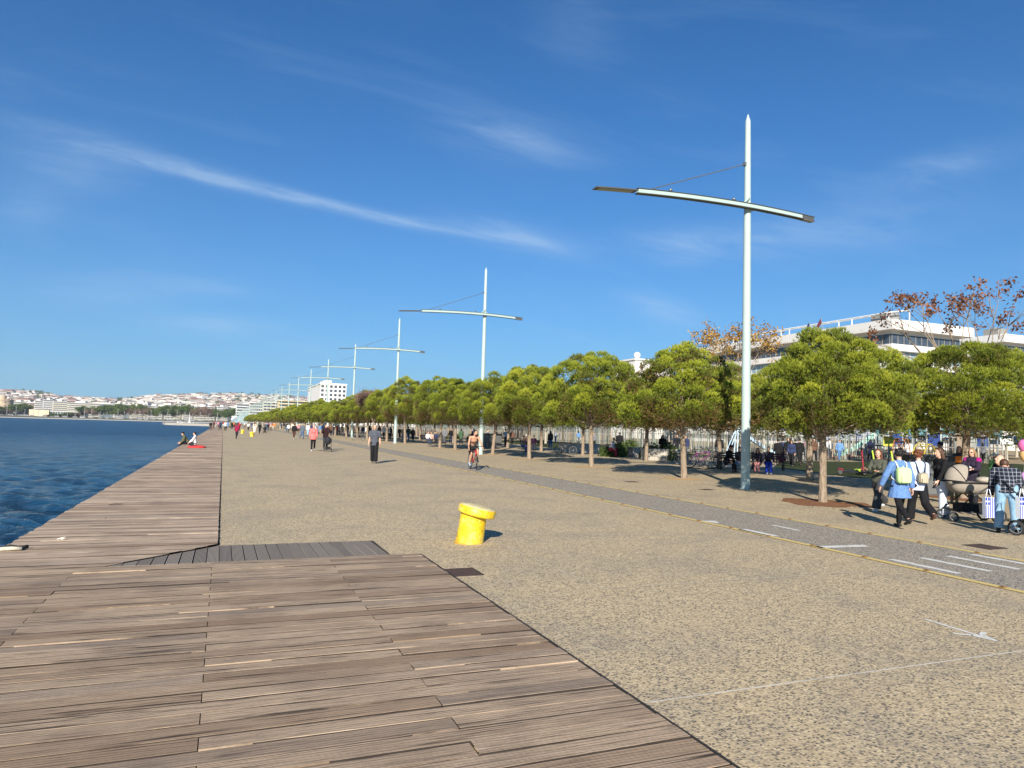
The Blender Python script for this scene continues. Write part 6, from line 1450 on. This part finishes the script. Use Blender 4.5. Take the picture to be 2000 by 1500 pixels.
# seats near the nearest lamp post
bench(pt(1500, 918), f_to(1500, 10), 'dark bench with red cushions just right of the nearest lamp post', (.10, .02, .03), 2.0)
bench(pt(1432, 917), f_to(1432, 25), 'dark bench just left of the nearest lamp post under the back row pine', (.05, .04, .04), 2.0)
sit('seated person in a dark jacket and bright blue tracksuit trousers on the red bench', 1500, 926, f_to(1500, 5), 1.72, dict(lean=14), top=(.03, .03, .05), bottom=(.02, .05, .42), shoes=(.7, .7, .7), hair='black', vox=.014)
sit('seated woman with pink leggings on the red bench', 1481, 924, f_to(1481, -10), 1.60, dict(lean=20), top=(.04, .04, .06), bottom=(.62, .28, .27), hair='brown', hairstyle='long', fem=True, legs='leggings', vox=.014)
sit('seated person in denim shorts and white shoes just left of the nearest lamp post', 1443, 924, f_to(1443, 30), 1.66, dict(hl=80, hr=84, kl=50, kr=60), top=(.03, .03, .035), bottom=(.12, .25, .40), shoes=(.7, .68, .64), hair='brown', legs='shorts', vox=.014)
sit('seated man in a cap and black clothes beside the parked bicycles', 1418, 922, f_to(1418, 60), 1.76, dict(lean=22), top=(.015, .015, .018), bottom=(.02, .02, .025), hair='black', hat=(.12, .02, .03), vox=.014)
t = empty('shopping_bag', pt(1527, 918)+Vector((0, 0, .44)), 'crimson bag with a pale patch lying at the right end of the red bench', 'bag'); b = MB(); b.ell((0, 0, .15), (.28, .18, .16), 14); b.build('bag_body', fabric('crimson_bag', (.42, .02, .10)), t, True); b = MB(); b.ell((.1, -.14, .17), (.09, .05, .07), 10); b.build('patch', fabric('pale_patch', (.5, .45, .3)), t, True); b = MB(); b.tube([(-.12, 0, .28), (0, 0, .40), (.12, 0, .28)], .012, 6); b.build('handle', fabric('crimson_bag', (.42, .02, .10)), t)
bicycle(pt(1368, 915), D2(1, -.2), 'purple framed bicycle parked in the shade left of the seated man in a cap', (.20, .03, .16), 1.1, steer=10, lean=4)
bicycle(pt(1384, 913), D2(1, -.35), 'black bicycle parked just behind the purple framed one', (.03, .03, .035), 1.1, steer=-12, lean=4)
person('standing person in a black coat in front of the long shaded concrete block', pt(1293, 898), f_to(1293, 20), 1.70, dict(sl=14, sr=14, el=70, er=70, lean=8), top=(.012, .012, .013), bottom=(.06, .05, .04), hair='black', hairstyle='long', topfit=.035, vox=.015)
sit('seated person with a white top and dark red trousers', 1192, 893, f_to(1192, 70), 1.70, dict(lean=24, hl=92, kl=96, hr=70, kr=60), top=(.60, .58, .58), bottom=(.16, .01, .03), hair='auburn', hairstyle='short', vox=.015)
bench(pt(1200, 890), f_to(1200, 60), 'dark bench behind the tallest front row pine', (.04, .035, .035))
person('distant person in black standing by the fence at the painted pine trunk', pt(1322, 888), f_to(1322, 10), 1.7, dict(), top=(.015, .015, .016), bottom=(.02, .02, .025), hair='black', vox=.018)
bench(pt(1040, 879), f_to(1040, 10), 'dark bench just left of the forked pine', (.04, .035, .035), 2.2)
sit('seated person in blue jeans and a tan top on the bench', 1021, 882, f_to(1021, 40), 1.7, dict(lean=10), top=(.34, .20, .12), bottom=(.08, .16, .32), hair='brown', vox=.017)
sit('seated person in lilac trousers in the middle of the dark bench', 1027, 883, f_to(1027, 30), 1.65, dict(lean=10), top=(.30, .18, .12), bottom=(.30, .22, .42), hair='auburn', hairstyle='long', fem=True, vox=.017)
sit('seated person in a dark purple jacket on the right part of the dark bench', 1042, 880, f_to(1042, 0), 1.7, dict(lean=4), top=(.05, .02, .05), bottom=(.03, .03, .04), hair='black', vox=.017)
# market-like dark bin near second lamp
t = empty('litter_bin', pt(961, 874), 'dark square litter bin just right of the second lamp post', 'bin', rz=.2); b = MB(); b.box(-.75, .75, -.5, .5, .04, 1.15); b.build('body', mg, t); b = MB(); b.box(-.77, .77, -.52, .52, 1.153, 1.32); b.build('hood', M_blk, t)
person('person in a pale grey shirt standing right of the dark square bin', pt(987, 872), f_to(987, 150), 1.78, dict(sl=30, el=40), top=(.42, .46, .50), bottom=(.02, .02, .025), hair='black', vox=.018)
person('person with dark hair behind the dark square bin', pt(968, 869), f_to(968, -60), 1.72, dict(), top=(.05, .05, .06), bottom=(.03, .03, .03), hair='black', vox=.02)
person('person in light clothing half hidden behind the second lamp post', pt(952, 871), f_to(952, 60), 1.72, dict(sl=30, el=60), top=(.50, .46, .42), bottom=(.04, .04, .05), hair='brown', vox=.02)
person('woman in black with long dark hair walking in the shade left of the cyclist', pt(880, 867), f_to(880, 10), 1.72, walk(1, 14, 8), top=(.012, .012, .014), bottom=(.02, .025, .05), hair='black', hairstyle='long', fem=True, vox=.017)
bench(pt(843, 866), f_to(843, 0), 'dark bench with three people between the second and third lamp posts', (.04, .035, .035), 2.6)
sit('seated person in white top at the left of the three on the shaded bench', 835, 868, f_to(835, 20), 1.68, top=(.60, .55, .55), bottom=(.05, .06, .10), hair='auburn', vox=.02)
sit('seated person in a peach top between two others on the shaded bench', 842, 868, f_to(842, -10), 1.66, top=(.52, .32, .25), bottom=(.04, .06, .08), hair='brown', vox=.02)
sit('seated person in dark blue at the right of the three on the shaded bench', 851, 868, f_to(851, 0), 1.72, top=(.03, .04, .08), bottom=(.02, .02, .03), hair='black', vox=.02)
# the walking people in the middle
person('man in a dark grey t-shirt walking alone on the open paving', pt(730, 905), f_to(730, -6), 1.83, walk(1, 12, 10, el=26, er=8, hr=-8, kr=14), top=(.075, .082, .10), bottom=(.012, .013, .02), shoes=(.14, .12, .10), hair='grey', sleeves='short', topfit=.034, flare=.03, toplen=.06, vox=.012)
person('woman in a coral pink jacket and black leggings walking towards the camera', pt(611, 881), f_to(611, 0), 1.72, walk(-1, 10, 6, el=40, er=40), top=(.72, .16, .15), bottom=(.012, .012, .014), shoes=(.65, .62, .6), hair='grey', hairstyle='bun', fem=True, legs='leggings', topfit=.05, toplen=.10, vox=.015)
person('dark haired person in black pushing a small dark buggy beside the coral pink jacket', pt(635, 879), f_to(635, 0), 1.78, dict(walk(1, 10, 0), sl=36, sr=36, el=40, er=40, head=-20, headn=-12), top=(.03, .014, .016), bottom=(.05, .05, .055), hair='black', topfit=.04, vox=.016)
stroller(pt(640, 882), f_to(640, 0), 'dark buggy with black hood pushed beside the woman in coral pink', fabric('stroller_black', (.03, .03, .035)), .85)
person('person in a black jacket and brown trousers walking away left of the grey suit', pt(574, 858), D2(.1, 1), 1.74, walk(1, 12, 8), top=(.015, .015, .016), bottom=(.08, .035, .025), shoes=(.6, .58, .55), hair='black', topfit=.04, toplen=.08, vox=.02)
person('person in a grey blue jacket and jeans walking away next to the black jacket', pt(590, 857), D2(.1, 1), 1.80, walk(-1, 14, 8), top=(.10, .12, .15), bottom=(.07, .12, .22), hair='grey', topfit=.035, toplen=.08, vox=.02)
person('person in a white shirt and light jeans just right of the grey blue jacket', pt(601, 852), D2(.1, 1), 1.75, walk(1, 12, 8), top=(.62, .64, .68), bottom=(.25, .40, .55), hair='brown', vox=.022)
person('person in a dark red cardigan near the far yellow bollards', pt(462, 857), D2(.05, 1), 1.66, walk(1, 12, 6), top=(.26, .015, .05), bottom=(.02, .02, .025), hair='black', hairstyle='long', fem=True, topfit=.03, skirt=(.16, .17), vox=.02)
person('woman in a long cream coat beside the distant yellow bollard', pt(497, 849), D2(.05, 1), 1.78, walk(1, 8, 6), top=(.64, .55, .44), bottom=(.55, .50, .42), hair='auburn', hairstyle='long', fem=True, skirt=(.62, .20), vox=.022)
person('person in a long black coat right of the woman in the long cream coat', pt(507, 847), D2(.05, 1), 1.70, walk(1, 8, 6), top=(.012, .012, .013), bottom=(.02, .02, .02), hair='black', fem=True, skirt=(.50, .19), vox=.022)
stroller(pt(517, 847), f_to(517, 0), 'dark far buggy with a cream parasol, right of the long black coat', fabric('stroller_black', (.03, .03, .035)), 1.0)
person('person pushing the far buggy under a cream parasol', pt(517, 845), f_to(517), 1.72, dict(sl=36, sr=36, el=40, er=40), top=(.10, .08, .07), bottom=(.03, .03, .03), hair='brown', vox=.03)
# the two at the water's edge
def edgesit(px, py, **k): p = gnd(px, py); return p
p = Vector((DECK_X0+.30, 57.2, PZ)); I = person('person in a dark olive jacket and black cap sitting on the quay edge', p, (-1, -.15), 1.78, dict(SIT, lean=24, bend=10, hl=80, hr=84, kl=60, kr=66, sl=44, sr=46, el=40, er=40, headn=-12), top=(.10, .095, .06), bottom=(.02, .02, .025), hair='black', hat=(.012, .012, .014), topfit=.045, vox=.018)
I['t'].location.z = PZ-.42
p = Vector((-1.6, 49.95, PZ)); I = person('person in a white sweater kneeling sideways on a red mat beside the water', p, (-1, .1), 1.55, dict(SIT, lean=4, hl=92, hr=92, kl=150, kr=150, sl=34, sr=10, el=20, er=10), top=(.66, .64, .60), bottom=(.03, .03, .035), hair='black', hairstyle='bun', fem=True, topfit=.04, vox=.016)
I['t'].location.z = PZ-.02
b = MB(); b.ell((0, 0, 0), (.55, .45, .12), 20); o = b.build('folded_mat', fabric('red_mat', (.70, .05, .05)), None, True); o.location = (-1.5, 50.1, PZ+.05); tag(o, 'red mat under the kneeling person in the white sweater', 'mat')
# ---- the far crowd: a few poses shared as copies, each with its own clothes
base = []
for k in range(7):
    I = person('x', (0, 0, 0), (0, -1), 1.72, walk(1 if k % 2 else -1, 10+3*k % 14, 8+2*k), top=(.5, .5, .5), bottom=(.1, .1, .1), hair='black', hairstyle=('short', 'long')[k % 2], fem=bool(k % 2), topfit=.03+.004*k, vox=.03, skirt=(.3, .18) if k == 5 else None, legs='trousers')
    base.append(I['t'])
topc = dict(black=(.015, .015, .016), white=(.62, .61, .6), red=(.35, .03, .04), navy=(.03, .04, .09), grey=(.16, .16, .17), tan=(.36, .26, .17), pink=(.55, .22, .26), blue=(.12, .24, .44), green=(.06, .11, .06), cream=(.6, .54, .43), brown=(.13, .07, .045), orange=(.55, .20, .05), lilac=(.35, .28, .48), teal=(.06, .22, .24))
botc = dict(black=(.015, .015, .016), jeans=(.08, .15, .28), grey=(.1, .1, .11), beige=(.35, .29, .2), white=(.55, .55, .53), brown=(.1, .06, .04))
used_b = set()
def crowd(px, py, top, bot, away, label, k=None, group=None, h=1.0):
    k = random.randrange(7) if k is None else k; o = base[k] if k not in used_b else copy_tree(base[k]); used_b.add(k)
    o.location = pt(px, py); o.rotation_euler.z = rz_of(f_to(px, 180 if away else 0))+random.uniform(-.5, .5); s = h*random.uniform(.94, 1.05)*1.72/1.75; o.scale = (s, s, s)
    for ch in o.children:
        nm = ch.name.split('.')[0]
        if nm in ('top', 'trousers'):
            c = (topc if nm == 'top' else botc)[top if nm == 'top' else bot]; ch.material_slots[0].link = 'OBJECT'; ch.material_slots[0].material = fabric('crowd_%s_%s' % (nm, top if nm == 'top' else bot), c)
    tag(o, label, 'person', group or 'distant walkers on the promenade'); return o
L_ = [(411, 841, 'black', 'brown', 'far person in black walking along the edge of the deck, leftmost of the crowd'), (417, 839, 'brown', 'brown', 'far person in brown next to the leftmost walker in black'), (430, 841, 'navy', 'black', 'far person in navy at the far end of the quay deck'), (440, 842, 'white', 'black', 'far person in white crouching over a red bag on the far paving'),
      (426, 836, 'pink', 'grey', 'far person in pink among the crowd at the promenade end'), (445, 837, 'blue', 'grey', 'far person in pale blue among the crowd at the promenade end'), (453, 838, 'black', 'black', 'far person in black just left of the dark red cardigan'), (467, 840, 'red', 'black', 'far person in red behind the dark red cardigan'), (485, 841, 'white', 'black', 'far person in white between the two far bollards'),
      (523, 843, 'black', 'grey', 'far person in black right of the far buggy'), (529, 842, 'tan', 'brown', 'far person in tan near the tree row, right of the far buggy'), (563, 846, 'white', 'grey', 'far person in white at the edge of the tree row'), (571, 845, 'cream', 'beige', 'far person in cream at the edge of the tree row'), (609, 848, 'navy', 'black', 'person in navy left of the third walking pair under the pines'), (616, 847, 'lilac', 'jeans', 'person in lilac behind the coral pink jacket'),
      (625, 849, 'blue', 'beige', 'person in pale blue behind the dark haired parent'), (646, 852, 'brown', 'black', 'person in brown near the fourth lamp post'), (661, 850, 'white', 'black', 'person in white beyond the fourth lamp post on the left'), (717, 856, 'white', 'black', 'person in a white shirt in the shade left of the walking man'), (721, 857, 'black', 'black', 'person in black in the shade left of the walking man'), (749, 858, 'white', 'black', 'person in white in the shade just right of the walking man'),
      (757, 859, 'grey', 'black', 'person in grey in the shade left of the third lamp post'), (762, 858, 'black', 'black', 'person in black close to the third lamp post'), (797, 862, 'green', 'jeans', 'person in green under the pines right of the third lamp post'), (806, 862, 'black', 'black', 'person in black by the pine right of the third lamp post'), (868, 868, 'grey', 'grey', 'person in grey beside the pine with the leaning thin branch'), (900, 869, 'green', 'black', 'person in green near the pine behind the cyclist'), (788, 862, 'tan', 'jeans', 'person in tan beside the third lamp post')]
for i, (px, py, tp, bt, lb) in enumerate(L_): crowd(px, py, tp, bt, i % 3 != 0, lb, k=i % 7)
tk = list(topc); bk = list(botc)
for i in range(46):
    if i < 30: px = random.gauss(455, 24); py = random.uniform(832.5, 837)
    else: px = random.uniform(500, 560); py = random.uniform(835.5, 841)
    if not 412 < px < 570: continue
    a_, b_ = tk[i % len(tk)], bk[(i*5) % len(bk)]
    crowd(px, py, a_, b_, i % 2 == 0, 'tiny far walker in a %s top and %s trousers in the distant crowd' % (a_, b_) if b_ != 'jeans' else 'tiny far walker in a %s top and jeans in the distant crowd' % a_, k=i % 7)
for i in range(16):
    px = 560+i*10+random.uniform(-4, 4); q = pt(px, 845+i*.45); a_, b_ = tk[(i*3) % len(tk)], bk[(i*5+1) % len(bk)]
    o = crowd(px, 843.5+(px-560)*.07, a_, b_, i % 2 == 0, 'person in %s standing in the shade under the far pine row' % a_, k=(i*2) % 7, group='people in the shade of the far pines')
for k in range(7):
    if k not in used_b: 
        for c in list(base[k].children): bpy.data.objects.remove(c)
        bpy.data.objects.remove(base[k])
# parked bicycles and further people in the shade
bk0 = [o for o in COL.objects if o.get('label') == 'black bicycle parked just behind the purple framed one'][0]
for px, py, f_, lb in ((1105, 888, (1, -.1), 'dark bicycle leaning near the left concrete seat'), (1560, 905, (1, .2), 'dark bicycle parked between the red bench and the thick trunked pine'), (1345, 909, (1, -.3), 'dark bicycle farthest left of the parked bicycles'), (945, 876, (.6, -.8), 'dark bicycle parked by the second lamp post'), (700, 860, (1, 0), 'dark bicycle under the pines by the fourth lamp post')):
    d_ = D2(*f_); dup(bk0, pt(px, py), rz_of(d_), lb)
# people inside the playground, seen through the fence
for i, (px, D, tp, bt, lb) in enumerate(((1562, 45, 'black', 'black', 'rightmost person in black of the dark group by the fence'), (1546, 43, 'navy', 'black', 'nearest person of the dark group by the fence'), (1520, 44, 'black', 'black', 'leftmost person of the dark group by the fence'), (1590, 52, 'brown', 'black', 'person in brown left of the thick trunked pine'), (1405, 50, 'black', 'jeans', 'person in black standing by the fence above the seated man in a cap'), (1340, 56, 'navy', 'grey', 'person in navy standing by the fence right of the long concrete block'), (1210, 62, 'black', 'black', 'person in black standing near the round dark shrub'), (1160, 72, 'grey', 'black', 'person in grey standing behind the left concrete seat'), (1075, 66, 'black', 'jeans', 'person in black standing right of the forked pine'), (1000, 78, 'brown', 'black', 'person in brown standing left of the bench under the pines'), (925, 82, 'navy', 'black', 'person in navy standing near the shrub by the second lamp post'), (780, 100, 'black', 'black', 'person in black standing in the shade right of the third lamp post'), (740, 105, 'brown', 'jeans', 'person in brown standing in deep shade behind the walking man'), (1640, 56, 'blue', 'jeans', 'person in a blue top climbing a step on the terracotta play ground'), (1620, 60, 'white', 'grey', 'person in white behind the thick trunked pine'), (1575, 57, 'pink', 'black', 'person in pink behind the fence, right of the dark group'), (1553, 50, 'black', 'black', 'person in black of the dark group by the fence'), (1540, 49, 'black', 'grey', 'second person in black of the dark group by the fence'), (1528, 50, 'navy', 'black', 'person in navy of the dark group by the fence'), (1700, 58, 'lilac', 'grey', 'person in lilac behind the mint green slide'), (1775, 56, 'white', 'jeans', 'person in white beside the teal play tower'), (1830, 60, 'cream', 'black', 'person in cream behind the play frame'), (1920, 60, 'grey', 'black', 'person in grey behind the purple panels'), (1085, 108, 'white', 'jeans', 'person in white behind the fence near the white arch'), (1130, 104, 'blue', 'grey', 'person in blue behind the fence near the white arch'), (1450, 62, 'tan', 'jeans', 'person in tan behind the fence left of the pale blue slide'))):
    o = crowd(px, 870, tp, bt, i % 2 == 0, lb, k=i % 7, group='people inside the playground'); o.location = base_at(px, 860, D)
# leaf litter under the pines
n = 2600; r = np.random.default_rng(4); P = np.zeros((n, 3)); P[:, 0] = r.uniform(13.5, 27, n); P[:, 1] = 12+50*r.random(n)**1.5; P[:, 2] = .02; V, F = leaves(P, .028, r); V[:, 2] = .012+(V[:, 2]-.02)*.35+.008; V[:, 2] = np.maximum(V[:, 2], .006)
C = np.repeat(r.uniform(.1, .9, n), 4); tag(fastmesh('fallen_leaves', V, F, M_redlf, col=np.stack([C, C, C, np.ones_like(C)], -1)), 'small brown fallen leaves scattered on the paving under the pines', 'leaves', None, 'stuff')

# ---- the air over the bay: one closed box of thin even haze round the whole scene
b = MB(); b.box(-2300, 1600, -60, 3800, -4, 190); g = bpy.data.materials.new('haze_air'); g.use_nodes = True; n_ = g.node_tree; n_.nodes.clear(); o_ = n_.nodes.new('ShaderNodeOutputMaterial'); pv = n_.nodes.new('ShaderNodeVolumePrincipled')
pv.inputs['Color'].default_value = (.74, .86, 1, 1); pv.inputs['Density'].default_value = .00007; n_.links.new(pv.outputs[0], o_.inputs['Volume']); o = b.build('haze', g); o['kind'] = 'stuff'
